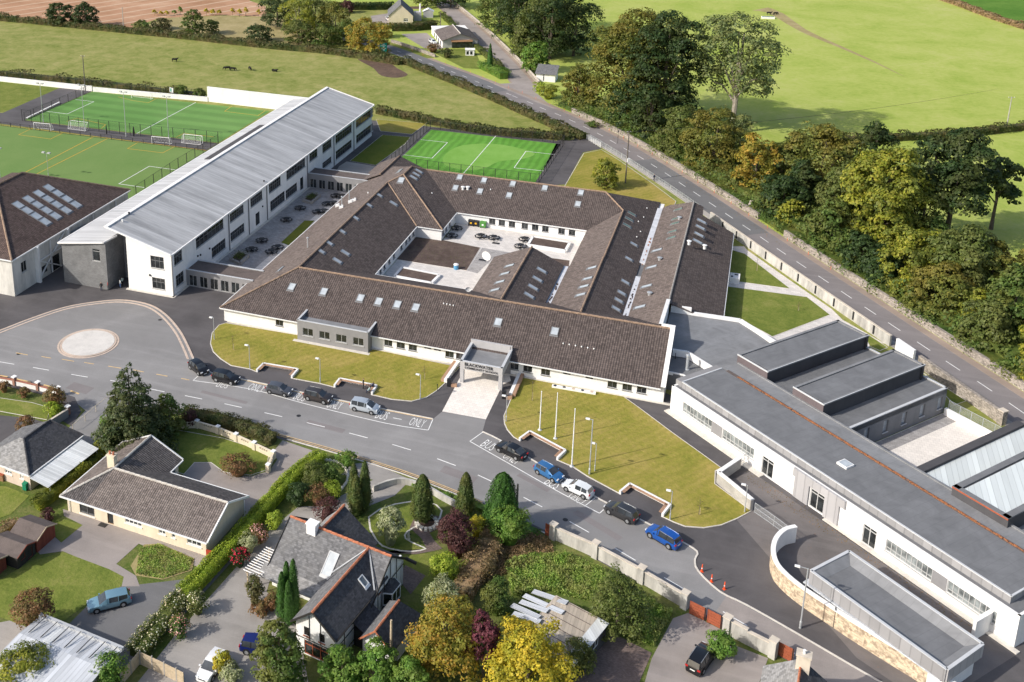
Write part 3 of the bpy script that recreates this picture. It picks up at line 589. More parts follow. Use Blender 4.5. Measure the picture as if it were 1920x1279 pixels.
pl(sp1, G2([(222, 182), (250, 189), (278, 193), (296, 184)]), .16, 'paint_orange'); pl(sp1, G2([(435, 199), (421, 209), (484, 217), (497, 208)]), .16, 'paint_orange'); pl(sp1, G2([(125, 228), (145, 222), (198, 234), (190, 241)]), .16, 'paint_orange'); pl(sp1, G2([(330, 258), (345, 250), (400, 257)]), .16, 'paint_orange')
pl(p2, G2([(0, 234.5), (386, 282)]), .2, 'paint_orange'); pl(p2, G2([(176, 256.5), (35, 330)]), .2, 'paint_orange'); pl(p2, G2([(202, 260), (62, 330)]), .2, 'paint_orange'); pl(p2, G2([(60, 241), (35, 253), (95, 261), (119, 249)]), .16, 'paint_orange'); pl(p2, G2([(259, 267), (239, 279), (305, 287), (326, 276)]), .16, 'paint_orange'); pl(p2, G2([(330, 319), (280, 312), (223, 345), (270, 352)]), .18)
# gardens
sheet('garden_ground', G2([(-300, 690), (0, 712), (110, 733), (180, 748), (400, 790), (520, 822), (620, 848), (751, 888), (856, 928), (990, 985), (1068, 1022), (1160, 1073), (1240, 1115), (1330, 1163), (1480, 1241), (1640, 1330), (1500, 1500), (-400, 1500)]), .016, 'scrub_ground')
sheet('cul_de_sac', G2([(106, 727), (180, 742), (300, 765), (240, 790), (190, 850), (150, 840), (120, 812), (160, 770), (130, 745)]), .034, 'asphalt_road')
sheet('footway', G2([(-100, 700), (0, 712), (100, 732), (140, 745), (152, 772), (135, 800), (118, 790), (125, 765), (100, 745), (0, 722), (-100, 708)]), .04, 'asphalt_dark')
sheet('side_drive', G2([(-40, 775), (60, 785), (110, 800), (60, 830), (0, 850), (-60, 850)]), .03, 'asphalt_dark')
lawn('garden_lawn', [(-30, 742), (60, 755), (95, 765), (88, 788), (0, 772), (-30, 768)], 'lawn_green', .06, 'kerb_pale', .1); lawn('garden_lawn', [(300, 835), (330, 806), (420, 822), (505, 850), (500, 882), (470, 892), (420, 886), (395, 868), (365, 868), (345, 890), (310, 880)], 'lawn_green', .06, 'kerb_pale', .1)
sheet('bungalow_drive', G2([(345, 888), (365, 868), (395, 868), (420, 886), (470, 894), (505, 883), (520, 862), (510, 850), (530, 826), (600, 850), (560, 890), (500, 950), (430, 1035), (392, 1045), (462, 960), (330, 905)]), .036, 'concrete_drive')
lawn('back_lawn', [(-20, 1100), (60, 1052), (120, 1036), (205, 1068), (232, 1082), (228, 1100), (180, 1120), (120, 1165), (60, 1180), (-20, 1150)], 'lawn_green', .06, None); lawn('back_lawn', [(100, 968), (155, 985), (115, 1018), (98, 1000)], 'lawn_green', .06, None); lawn('back_lawn', [(-40, 915), (10, 912), (55, 930), (20, 965), (-40, 985)], 'lawn_green', .06, None)
sheet('bungalow_path', G2([(118, 955), (395, 1042), (375, 1065), (260, 1020), (218, 1058), (255, 1080), (262, 1100), (228, 1100), (232, 1082), (118, 1034), (75, 1040), (60, 1020), (100, 1005), (115, 1018), (155, 985), (120, 968)]), .04, 'concrete_drive')
sheet('car_yard', G2([(228, 1100), (300, 1092), (360, 1085), (400, 1060), (440, 1048), (330, 1170), (240, 1250), (150, 1260), (120, 1180), (180, 1120)]), .038, 'asphalt_main_patch')
lawn('rough_bed', [(270, 1022), (300, 1020), (365, 1048), (360, 1070), (305, 1088), (255, 1080), (245, 1062)], 'dry_grass', .08, None)
sheet('gravel_drive', G2([(560, 950), (620, 950), (640, 930), (700, 900), (640, 890), (660, 870), (700, 868), (770, 900), (740, 930), (690, 950), (590, 985), (520, 1040), (500, 1110), (560, 1180), (580, 1290), (250, 1290), (330, 1190), (420, 1090), (500, 1000)]), .044, 'gravel_drive')
lawn('cottage_lawn', [(690, 970), (740, 945), (800, 940), (830, 958), (815, 985), (790, 985), (765, 998), (762, 1010), (785, 1022), (800, 1030), (770, 1036), (730, 1030), (705, 1015)], 'lawn_green', .06, 'white_stone', .22, 2); lawn('cottage_lawn', [(745, 1045), (820, 1035), (880, 1050), (860, 1090), (800, 1120), (770, 1110), (780, 1080)], 'lawn_green', .06, None)
sheet('brick_path', G2([(700, 1035), (780, 1040), (830, 1030), (815, 1015), (805, 1000), (835, 985), (830, 970), (805, 965), (775, 975), (768, 990), (790, 1010), (800, 1030), (740, 1040)]), .05, 'paving_brick'); sheet('side_terrace', G2([(745, 1085), (760, 1060), (798, 1080), (770, 1115)]), .05, 'paving_brick')
sheet('brick_patio', G2([(1100, 1245), (1150, 1188), (1222, 1225), (1190, 1300), (1060, 1300)]), .05, 'paving_brick'); sheet('concrete_yard', G2([(1222, 1235), (1262, 1160), (1290, 1150), (1360, 1185), (1350, 1200), (1440, 1235), (1420, 1290), (1200, 1310)]), .05, 'concrete_drive')
sheet('cracked_slab', G2([(-40, 1175), (40, 1160), (70, 1185), (40, 1240), (-40, 1250)]), .03, 'concrete_old')

# manholes, gullies and repair patches
for u, v in ((35, 664), (560, 780), (1060, 975), (300, 600)):
    p = g(u, v); MB().cyl((p.x, p.y, .031), .34, .006, 12).build('manhole_cover', 'metal_dark', street_o)
for (u, v, w, h_, a, m) in ((610, 800, 6, 1.1, -4, 'asphalt_main'), (860, 890, 5, 1.6, -12, 'asphalt_main'), (1120, 985, 7, 1.0, -28, 'asphalt_main'), (150, 728, 4, 2, -5, 'asphalt_main'), (420, 745, 8, .7, -3, 'asphalt_main'), (1000, 905, 5, .8, -24, 'asphalt_main')):
    p = g(u, v); MB().box((p.x, p.y, .0335), (w, h_, .003), R(a)).build('repair_patch', m, street_o)
sheet('pale_road_patch', G2([(1335, 1158), (1362, 1118), (1400, 1138), (1497, 1192), (1641, 1276), (1700, 1310), (1600, 1310), (1480, 1236), (1400, 1196)]), .037, 'concrete_drive')
# ---------------------------------------------------------------- building helpers
def bempty(name, loc, label, cat, group=None):
    return empty(name, loc, 0, label, cat, group)
_build0 = MB.build
def _build(s, name, mats, parent=None, smooth=False, **kw):
    o = _build0(s, name, mats, parent, smooth, **kw)
    if parent is not None and parent.type == 'EMPTY' and not parent.get('_local'):
        o.matrix_parent_inverse = Matrix.Translation(parent.location).inverted()
    return o
MB.build = _build
def ray(u, v): return (_FW + _RT * ((u - CX) / F_PX) - _UP * ((v - CY) / F_PX))
def onplane(u, v, p0, n):
    d = ray(u, v); o = Vector((0, 0, CAM_H)); n = Vector(n); t = (Vector(p0) - o).dot(n) / d.dot(n); return o + d * t
def nrm(pts):
    a, b, c = (Vector(p) for p in pts[:3]); n = (b - a).cross(c - a).normalized(); return n if n.z > 0 else -n
def slope(parent, pts, mat, th=.14, name='roof_slope'):
    P = [Vector(p) for p in pts]; n = Vector((0, 0, 0))
    for i in range(len(P)): n += P[i].cross(P[(i + 1) % len(P)])
    if n.z < 0: P = P[::-1]
    mb = MB(); mb.face(P); Q = [p - Vector((0, 0, th)) for p in P]; mb.face(Q[::-1])
    for i in range(len(P)):
        j = (i + 1) % len(P); mb.face([Q[i], Q[j], P[j], P[i]])
    return mb.build(name, mat, parent)
def ridge(parent, a, b, mat='ridge_brown', w=.34, name='ridge_tiles', step=.45, lift=.02):
    a, b = Vector(a), Vector(b); n = max(1, int((b - a).length / step)); mb = MB(); d = (b - a) / n
    for i in range(n):
        p = a + d * i; q = a + d * (i + 1.08); k = .025 if i % 2 else 0
        mb.tube([p + Vector((0, 0, lift + k)), q + Vector((0, 0, lift + .02 + k))], w / 2, 6, True)
    return mb.build(name, mat, parent)
WIN = {}
def window(parent, p, ang, w, h, cols=2, rows=1, frame='frame_grey', pane='glass', sill='frame_grey', trans=0, name='window', inset=.1, bar=.06):
    """p = bottom left of the opening on the wall's outer face; ang = direction of the wall"""
    key = (round(w, 2), round(h, 2), cols, rows, frame, pane, sill, trans, inset)
    if key not in WIN:
        f = MB(); b = bar
        for x in [0] + [w * i / cols for i in range(1, cols)] + [w]: f.box((min(max(x, b / 2), w - b / 2), inset, h / 2), (b, .07, h))
        zs = [0] + [h * i / rows for i in range(1, rows)] + [h] + ([h * trans] if trans else [])
        for z in zs: f.box((w / 2, inset + .002, min(max(z, b / 2), h - b / 2)), (w, .068, b))
        fo = f.build(name, frame); go = MB().box((w / 2, inset + .03, h / 2), (w - .02, .02, h - .02)).build('pane', pane, fo)
        if sill: MB().box((w / 2, -.03, -.05), (w + .16, .2, .08)).build('sill', sill, fo)
        WIN[key] = fo; o = fo
    else: o = copy_tree(WIN[key]); o.name = name
    o.parent = parent
    if parent.type == 'EMPTY': o.matrix_parent_inverse = Matrix.Translation(parent.location).inverted()
    o.location = p; o.rotation_euler = (0, 0, ang)
    return o
def wall(parent, p0, p1, z0, z1, mat, ops=(), th=.3, name='wall', ztop=None):
    """outer face runs p0->p1 with the outside on the right hand; ops = (s0,s1,za,zb,kwargs) become real openings filled with windows"""
    a, b = Vector(p0[:2]), Vector(p1[:2]); L = (b - a).length; e = (b - a) / L; n = Vector((e.y, -e.x)); ang = math.atan2(e.y, e.x)
    ops = [o for o in ops if o[1] > .1 and o[0] < L - .1]
    zt = (lambda s: z1) if ztop is None else (lambda s: ztop[0] + (ztop[1] - ztop[0]) * s / L)
    S = sorted({0.0, L, *[max(0, o[0]) for o in ops], *[min(L, o[1]) for o in ops]}); Z = sorted({z0, z1, *[o[2] for o in ops], *[o[3] for o in ops]})
    P = lambda s, z, d=0: (a.x + e.x * s - n.x * d, a.y + e.y * s - n.y * d, zt(s) if z == z1 else z)
    mb = MB()
    for i in range(len(S) - 1):
        for j in range(len(Z) - 1):
            sm, zm = (S[i] + S[i + 1]) / 2, (Z[j] + Z[j + 1]) / 2
            if any(o[0] < sm < o[1] and o[2] < zm < o[3] for o in ops): continue
            mb.face([P(S[i], Z[j]), P(S[i + 1], Z[j]), P(S[i + 1], Z[j + 1]), P(S[i], Z[j + 1])])
    for o in ops:
        s0, s1, za, zb = o[:4]
        for q in (((s0, za), (s1, za)), ((s1, zb), (s0, zb)), ((s0, zb), (s0, za)), ((s1, za), (s1, zb))):
            mb.face([P(*q[0]), P(*q[0], th), P(*q[1], th), P(*q[1])])
    mb.face([P(0, z1), P(L, z1), P(L, z1, th), P(0, z1, th)])
    mb.face([P(L, z0, th), P(0, z0, th), P(0, z1, th), P(L, z1, th)])
    w = mb.build(name, mat, parent)
    for o in ops:
        kw = dict(o[4]) if len(o) > 4 else {}
        window(parent, P(o[0], o[2]), ang, o[1] - o[0], o[3] - o[2], **kw)
    return w
def ops_px(p0, p1, wins):
    """openings measured in the photograph: (u0,vtop,vbottom,u1,kwargs) of the left edge and the right edge column"""
    a, b = Vector(p0[:2]), Vector(p1[:2]); e = (b - a).normalized(); n = (e.y, -e.x, 0); out = []
    for w in wins:
        u0, vt, vb, u1 = w[:4]; k = w[4] if len(w) > 4 else {}
        A = onplane(u0, vt, (*a, 0), n); B = onplane(u0, vb, (*a, 0), n)
        vv = vt
        for _ in range(12):
            C = onplane(u1, vv, (*a, 0), n); vv += row((C.x, C.y, A.z)) - vv
        s0, s1 = (A.xy - a).dot(e), (C.xy - a).dot(e)
        out.append((min(s0, s1), max(s0, s1), max(.12, B.z), A.z, k))
    return out
def skylight(parent, pl, u, v, w=1.15, h=1.4, pane='glass_sky', frame='frame_grey'):
    P = [Vector(p) for p in pl]; n = nrm(P); c = onplane(u, v, P[0], n); up = (Vector((0, 0, 1)) - n * n.z).normalized(); rt = up.cross(n)
    M = Matrix.Translation(c + n * .002) @ Matrix((rt, up, n)).transposed().to_4x4()
    key = ('sky', w, h, pane, frame)
    if key not in WIN:
        f = MB()
        for x in (-w / 2, w / 2): f.box((x, 0, .05), (.11, h + .1, .13))
        for y in (-h / 2, h / 2): f.box((0, y, .05), (w, .11, .126))
        f.box((0, -h / 2 - .16, .01), (w + .2, .3, .03)); fo = f.build('skylight', frame); MB().box((0, 0, .06), (w - .08, h - .08, .04)).build('pane', pane, fo); WIN[key] = fo; o = fo
    else: o = copy_tree(WIN[key]); o.name = 'skylight'
    o.parent = parent; o.matrix_parent_inverse = Matrix.Translation(parent.location).inverted(); o.matrix_basis = M; return o
def vent(parent, pl, u, v, r=.12, h=.35, mat='pvc_white'):
    P = [Vector(p) for p in pl]; c = onplane(u, v, P[0], nrm(P)); MB().lathe((c.x, c.y, c.z - .1), [(r, 0), (r, h), (r * 1.6, h + .02), (r * 1.6, h + .12), (r * .6, h + .2)], 8).build('roof_vent', mat, parent)

# ---------------------------------------------------------------- the old school: hipped brown-tiled ranges round a court
S = bempty('school_building', (-50, 160, 0), 'low white school with brown tiled roofs around an inner courtyard', 'school')
zE, zR, zB = 2.6, 7.25, 8.46
PW = [(-84.2, 148.3, zE), (-74.05, 158.85, zR), (-74.05, 204.95, zR), (-71.4, 207.6, zB), (-71.4, 213.2, zB), (-84.2, 226, zE)]
PLE = [(-64, 170.2, zE), (-64, 194.7, zE), (-74.05, 204.95, zR), (-74.05, 158.85, zR)]
PF = [(-84.2, 148.3, zE), (-10.2, 148.3, zE), (-10.2, 158.85, zR), (-74.05, 158.85, zR)]
PN = [(-74.05, 158.85, zR), (-11.4, 158.85, zR), (-11.4, 170.2, zE), (-64, 170.2, zE)]
PBS = [(-64, 194.7, zE), (-58.5, 194.7, zE), (-71.4, 207.6, zB), (-74.05, 204.95, zR)]
PBE = [(-58.5, 194.7, zE), (-58.5, 204.85, zE), (-68.8, 215.5, 7.28), (-71.4, 213.2, zB), (-71.4, 207.6, zB)]
PBN = [(-84.2, 226, zE), (-71.4, 213.2, zB), (-68.8, 215.5, 7.28), (-29.2, 215.5, 7.28), (-18.8, 226, zE)]
PBK = [(-58.5, 204.85, zE), (-31.1, 204.85, zE), (-24.9, 211.2, 5.39), (-29.2, 215.5, 7.28), (-68.8, 215.5, 7.28)]
P2W = [(-31.1, 186, zE), (-24.9, 186, 5.39), (-24.9, 211.2, 5.39), (-31.1, 204.85, zE)]
P2E = [(-24.9, 186, 5.39), (-18.9, 186, 2.7), (-18.9, 225.8, 2.7), (-29.2, 215.5, 7.28), (-24.9, 211.2, 5.39)]
P2Ws = [(-31.2, 168, zE + .2), (-24.9, 162.8, 5.62), (-24.9, 186.1, 5.62), (-31.2, 186.1, zE + .2)]
P2Ws[0] = (-31.2, 162.8, zE + .2)
P2Es = [(-24.9, 162.8, 5.62), (-18.9, 162.8, 2.9), (-18.9, 186.1, 2.9), (-24.9, 186.1, 5.62)]
P1W = [(-45.4, 162, zE), (-38.2, 162, 5.8), (-38.2, 185.6, 5.8), (-45.4, 185.6, zE)]
P1E = [(-38.2, 162, 5.8), (-32.0, 162, 3.05), (-32.0, 185.6, 3.05), (-38.2, 185.6, 5.8)]
P3W = [(-18.0, 162.5, 2.85), (-11.7, 162.5, 5.8), (-11.7, 220.3, 5.8), (-16.6, 222.8, 3.5), (-18.0, 222.5, 2.85)]
P3E = [(-11.7, 171.0, 5.8), (-8.0, 171.6, 4.42), (-2.9, 173.6, 2.55), (-3.2, 213.7, 2.65), (-9.5, 215.2, 5.0), (-9.7, 220.0, 5.07), (-11.7, 220.3, 5.8)]
PX = [(-79.2, 214, 5.4), (-72.3, 214, 2.7), (-72.3, 227.5, 2.7), (-79.2, 227.5, 5.4)]
PXW = [(-79.2, 214, 5.4), (-79.2, 227.5, 5.4), (-84.2, 227.5, 3.1), (-84.2, 214, 3.1)]
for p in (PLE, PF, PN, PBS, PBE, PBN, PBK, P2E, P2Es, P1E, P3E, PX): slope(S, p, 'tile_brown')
for p in (PW, P2W, P2Ws, P1W, P3W, PXW): slope(S, p, 'tile_brown_lit')     # west slopes: their brighter light is put into a paler tile colour
for a, b in ((PW[0], PW[1]), (PW[1], PW[2]), (PW[2], PW[3]), (PW[3], PW[4]), (PF[2], PF[3]), (PBS[1], PBS[2]), (PBK[3], PBK[4]), (PBK[3], PBK[2]), (P1W[1], P1W[2]), (P2W[1], P2W[2]), (P2Ws[1], P2Ws[2]), (P3E[0], P3E[6]), (PBE[2], PBE[3]), (PBS[0], PBS[3]), (PX[0], PX[3])):
    ridge(S, a, b, 'ridge_brown' if a is not P3E[0] else 'ridge_grey')
def gutter(parent, a, b, mat='pvc_white', name='gutter'):
    d = (Vector(b) - Vector(a)).normalized(); MB().beam(a, b, .14, .16).build(name, mat, parent)
for a, b in (((-84.2, 148.22, 2.5), (-10.2, 148.22, 2.5)), ((-63.9, 170.2, 2.5), (-63.9, 194.7, 2.5)), ((-64, 194.6, 2.5), (-58.5, 194.6, 2.5)), ((-58.42, 194.7, 2.5), (-58.42, 204.8, 2.5)), ((-58.5, 204.77, 2.5), (-31.1, 204.77, 2.5)), ((-84.3, 148.3, 2.5), (-84.3, 227, 2.5)), ((-2.85, 173.6, 2.45), (-3.15, 213.6, 2.5))): gutter(S, a, b)
# walls with their windows
W2 = dict(cols=2, trans=.0, frame='frame_grey'); SL = dict(cols=1, sill=None)
def xs(cols_px, y, v, w, za, zb, kw): return [(onplane(u, v, (0, y, 0), (0, 1, 0)).x - w / 2, onplane(u, v, (0, y, 0), (0, 1, 0)).x + w / 2, za, zb, kw) for u, v in cols_px] if False else None
def row_x(y, x0, pts, w, za, zb, kw):
    out = []
    for u, v in pts:
        x = onplane(u, v, (0, y, 0), (0, 1, 0)).x; out.append((x - w / 2 - x0, x + w / 2 - x0, za, zb, kw))
    return out
def row_y(x, y0, pts, w, za, zb, kw, sgn=1):
    out = []
    for u, v in pts:
        y = onplane(u, v, (x, 0, 0), (1, 0, 0)).y; s = (y - y0) * sgn; out.append((s - w / 2, s + w / 2, za, zb, kw))
    return out
fw = row_x(148.8, -83.7, [(524, 604), (728, 643), (751.5, 647), (774, 652), (843, 664), (863, 668), (964, 687), (989.5, 692), (1023, 698), (1148, 721), (1176, 727), (1203, 732)], 1.4, .95, 2.15, W2) + row_x(148.8, -83.7, [(802, 652), (820, 656), (1063, 700), (1105, 708)], 1.15, 1.75, 2.15, SL)
wall(S, (-83.7, 148.8), (-10.2, 148.8), 0, 2.56, 'render_white', fw)
wall(S, (-83.7, 226.5), (-83.7, 148.8), 0, 2.56, 'render_white')
wall(S, (-64.3, 170.5), (-64.3, 195.0), 0, 2.56, 'render_white', row_y(-64.3, 170.5, [(713.5, 507.5), (721, 498.5), (730, 489.6), (738.6, 479), (752.7, 462.7), (761.7, 453), (768, 445), (775, 437)], 1.1, .95, 2.1, W2))
wall(S, (-64.3, 195.0), (-58.8, 195.0), 0, 2.56, 'render_white')
wall(S, (-58.8, 195.0), (-58.8, 205.2), 0, 2.56, 'render_white', row_y(-58.8, 195.0, [(831, 434.7), (836.7, 428), (843.4, 420.8)], 1.2, .9, 2.15, W2))
wall(S, (-58.8, 205.2), (-31.0, 205.2), 0, 2.56, 'render_white', row_x(205.2, -58.8, [(923, 414), (941, 417), (960, 420), (984, 423), (1003.5, 425), (1022.6, 428.7), (1053, 432.5), (1072.5, 435.4)], 1.35, .85, 2.15, W2))
wall(S, (-45.0, 170.5), (-64.3, 170.5), 0, 2.5, 'render_white'); wall(S, (-45.0, 185.2), (-45.0, 170.5), 0, 2.5, 'render_white'); wall(S, (-31.0, 205.2), (-31.0, 185.2), 0, 2.55, 'render_white')
mb = MB(); mb.prism([(-45, 185.3), (-32, 185.3), (-32, 185.55), (-45, 185.55)], 0, 2.6); mb.face([(-45.2, 185.55, 2.6), (-38.2, 185.55, 5.7), (-32, 185.55, 3)]); mb.build('gable', 'render_white', S)
wall(S, (-3.4, 173), (-3.6, 213.4), 0, 2.6, 'render_white', row_y(-3.4, 173, [(1366, 548), (1369, 520), (1371, 500)], 1.4, .9, 2.1, W2))
mb = MB(); mb.prism([(-3.6, 213.4), (-9.6, 215), (-9.8, 219.8), (-11.7, 220.1), (-16.6, 222.6), (-18, 222.3), (-18, 225.5), (-29, 225.5), (-83.7, 225.5), (-83.7, 221), (-40, 221), (-18, 215), (-6, 210)], 0, 2.5); mb.build('rear_wall', 'render_white', S)
# valley gutters between the parallel roofs
for x0, x1, y0, y1, z in ((-32.2, -31.0, 163, 185.9, 2.78), (-19.2, -17.6, 163, 186, 2.86), (-19.2, -17.6, 192.5, 222, 2.78)):
    mb = MB(); mb.prism(rect(x0, y0, x1, y1), 2.0, z); mb.build('valley_gutter', 'gutter_valley', S)
MB().prism(rect(-19.2, 186.2, -17.6, 192.3), 1.5, 2.5).build('valley_gutter', 'membrane', S)
for (x, y0, y1, z, n) in ((-31.6, 165, 178, 2.79, 26), (-18.4, 165, 182, 2.87, 26), (-18.4, 191.5, 205, 2.8, 10)):
    mb = MB()
    for k in range(n):
        q = random.uniform(y0, y1); c = circ((x + random.uniform(-.3, .3), q), random.uniform(.12, .42), 7); c = [(p[0] * .4 + x * .6, p[1] + random.uniform(-.1, .1)) for p in c]; mb.prism(c if area(c) > 0 else c[::-1], z, z + .06)
    mb.build('moss_litter', 'soil' if z != 2.8 else 'leaf_litter', S, kind='stuff')
# skylights read off each slope
for pl, pts, w, h in ((PF, [(547, 538), (607, 547), (676, 559), (710, 565.5), (745, 571), (779.5, 576.5), (934, 604), (1040, 621.5)], 1.15, 1.5),
    (PLE, [(711.5, 366.5), (692, 385), (667, 409), (642, 434.5), (618, 456.5), (603, 472)], .9, 1.1), (PLE, [(737.5, 381.5), (647, 474), (632, 489)], .95, 1.7),
    (PBS, [(752, 338)], 1.3, 1.6), (PBK, [(862, 332), (907.5, 338), (961.5, 344.5), (1021.5, 352.5), (1089, 361), (854, 352), (900, 358.5), (954.5, 366), (1083.5, 382.5)], 1.15, 1.5),
    (P1W, [(955.6, 498.5), (946.6, 513.5), (937.5, 529), (928, 544)], .95, 1.7), (P1E, [(1015, 507), (1007, 523.5), (999, 539), (991.5, 554)], .95, 1.8),
    (P2Ws, [(1110, 502.5), (1102, 522.5), (1095, 537.5), (1089, 553)], .95, 1.7), (P2Es, [(1172, 529), (1165, 549.5), (1159.5, 563.5), (1154.5, 579)], .95, 1.5),
    (P2E, [(1188, 458), (1178.5, 485.5)], .9, 1.4), (P3W, [(1232, 469.5), (1222, 501), (1212.5, 537), (1200, 576)], .95, 1.9), (P3E, [(1315, 415), (1312.5, 426.5), (1310, 440), (1307.5, 453)], .95, 1.8)):
    for u, v in pts: skylight(S, pl, u, v, w, h)
for pl, pts, w, h in ((P2E, [(1184, 401), (1179, 411), (1175, 423)], .9, 1.6), (P3W, [(1272, 393), (1268, 410), (1266, 419), (1261, 434.5), (1259, 446)], .8, 1.6)):
    for u, v in pts: skylight(S, pl, u, v, w, h, 'glass_green')
for k in range(3): skylight(S, PBE, 780 - 5 * (k - 1), 327 + 6 * (k - 1), .85, 1.7)
skylight(S, PW, 749, 321, 2.6, .9); skylight(S, PW, 526, 505, 2.2, .5)
for u, v in ((868, 355), (877, 355)): vent(S, PBK, u, v, .3, .6)
for u, v in ((1292, 458), (1321, 466)): vent(S, P3E, u, v, .28, .7)
for u, v in ((1274, 411), (1237, 487.5), (1218, 553)): vent(S, P3W, u, v, .3, .5, 'steel_galv')
for k in range(6): vent(S, PF, 1056 + 11.5 * k, 645 + 2.0 * k, .07, .12)
for k in range(4): vent(S, PF, 832 + 6 * k, 570 + 1.2 * k, .07, .12)
for u, v in ((690, 362), (810, 363), (920, 356)): vent(S, PLE if u < 700 else PBE if u < 900 else PBK, u, v, .09, .15)
for u, v in ((1201, 435), (1197, 416), (1207, 408), (1213, 391), (1194, 445)): vent(S, P2E, u, v, .08, .12)
for u, v, h in ((577, 464, 1.8), (641, 385, 1.8), (655, 375, 1.8)):
    c = onplane(u, v, PW[0], nrm(PW)); mb = MB(); mb.tube([(c.x, c.y, c.z - .2), (c.x, c.y, c.z + h)], .13, 8); mb.lathe((c.x, c.y, c.z + h), [(.13, 0), (.22, .05), (.22, .2), (.08, .3)], 8); mb.build('flue', 'steel_galv', S)
for u, v in ((640, 390), (633, 387), (657, 380), (664, 377)):
    c = onplane(u, v, PW[0], nrm(PW)); mb = MB(); mb.box((c.x, c.y, c.z + .12), (.9, .7, .5), .2); mb.box((c.x + .2, c.y, c.z + .5), (.4, .4, .4), .2); mb.build('extract_fan', 'pvc_white', S)
# satellite dishes
def dish(loc, r, rz, lab, wallh=1.0):
    o = empty('satellite_dish', loc, rz, lab, 'satellite dish', 'satellite dishes'); o['_local'] = 1
    mb = MB(); mb.tube([(0, 0, 0), (0, 0, wallh)], .04, 6); mb.build('mast', 'steel_galv', o)
    d = MB(); n = 16; rings = [(0, 0), (.5, .06), (1, .24)]
    for i in range(2):
        for k in range(n):
            a0, a1 = 2 * math.pi * k / n, 2 * math.pi * (k + 1) / n; r0, y0 = rings[i]; r1, y1 = rings[i + 1]
            q = lambda rr, yy, a: (rr * r * math.cos(a), -.1 - yy * r, wallh + rr * r * math.sin(a) * .92 + .12)
            d.face([q(r0, y0, a0), q(r1, y1, a0), q(r1, y1, a1), q(r0, y0, a1)])
    d.build('reflector', 'pvc_white', o, smooth=True); MB().beam((0, -.1, wallh - .4 * r), (0, -.75 * r - .1, wallh + .1), .04).build('feed_arm', 'metal_dark', o); return o
p = g(913, 495); dish((p.x, p.y, 0), 1.0, R(-20), 'white satellite dish on the courtyard paving by the gable end', 1.7)
p = onplane(878, 548, PN[0], nrm(PN)); dish((p.x, p.y, p.z), .5, R(20), 'small grey satellite dish on the rear slope of the front roof', .5)
# raised gable parapet on the street range's end
mb = MB(); C_ = [(148.0, 2.55), (148.3, 3.0), (158.85, 7.62), (159.6, 7.62), (159.6, 7.2), (162.8, 5.9)]
def strip(mb, line, x0, x1, below):
    for (ya, za), (yb, zb) in zip(line, line[1:]):
        mb.face([(x0, ya, za), (x1, ya, za), (x1, yb, zb), (x0, yb, zb)]); mb.face([(x1, ya, za - below), (x1, yb, zb - below), (x1, yb, zb), (x1, ya, za)]); mb.face([(x0, yb, zb - below), (x0, ya, za - below), (x0, ya, za), (x0, yb, zb)])
strip(mb, [(148.1, 3.02), (158.6, 7.66), (159.4, 7.66)], -10.25, -9.55, .5); mb.box((-10.6, 159.2, 7.4), (2.1, .5, .5)); strip(mb, [(159.2, 7.62), (171.4, 6.25)], -12.1, -11.5, .6); strip(mb, [(171.2, 6.26), (171.6, 6.1)], -12.1, -11.4, .6)
mb.build('gable_coping', 'coping_white', S)
mb = MB(); mb.prism(rect(-10.2, 148.8, -9.75, 159.2), 0, 3, zt=[2.9, 2.9, 7.3, 7.3]); mb.prism(rect(-12.0, 159.4, -11.6, 171.4), 0, 3, zt=[7.0, 7.0, 5.7, 5.7]); mb.build('gable', 'render_white', S)
# grey bay on the street front
mb = MB(); mb.prism(rect(-69.0, 147.1, -56.5, 151.2), 3.0, 3.15); mb.build('bay_roof', 'membrane_light', S)
wall(S, (-69.0, 147.0), (-56.4, 147.0), 0, 3.7, 'panel_grey', [(1.0 + 3.0 * k, 2.85 + 3.0 * k, 1.1, 2.45, dict(cols=2, frame='frame_pale', pane='glass', sill='frame_pale')) for k in range(4)], .25)
wall(S, (-56.4, 147.0), (-56.4, 151.4), 0, 3.7, 'panel_grey', (), .25); wall(S, (-69.0, 151.4), (-69.0, 147.0), 0, 3.7, 'panel_grey', (), .25); wall(S, (-56.4, 151.4), (-69.0, 151.4), 2.6, 3.7, 'panel_grey', (), .25)
mb = MB()
for a, b in (((-69.05, 147.08), (-56.35, 147.08)), ((-56.48, 147), (-56.48, 151.4)), ((-68.92, 147), (-68.92, 151.4)), ((-69, 151.3), (-56.4, 151.3))): mb.beam((*a, 3.73), (*b, 3.73), .34, .07)
mb.build('bay_coping', 'coping_metal', S)
mb = MB(); mb.prism(rect(-69.6, 146.3, -56.0, 147.0), 0, .12); mb.build('bay_plinth', 'kerb_pale', S)
MB().box((-40, 148.6, .06), (86, .5, .12)).build('plinth', 'kerb_pale', S)
# mural board with five discs by the wall
mb = MB(); q0, q1 = g(1035, 726), g(1117, 740); a = math.atan2(q1.y - q0.y, q1.x - q0.x); MB().box((*((q0 + q1) / 2).xy, .2), ((q1 - q0).length, .5, .4), a).build('mural_board', 'render_white', S)
for k, m in enumerate(('cloth_navy', 'cloth_navy', 'kerb', 'cloth_navy', 'kerb')):
    p = q0 + (q1 - q0) * (.07 + .21 * k); MB().cyl((p.x, p.y - .05, .405), .26, .012, 12).build('mural_disc', m, S)
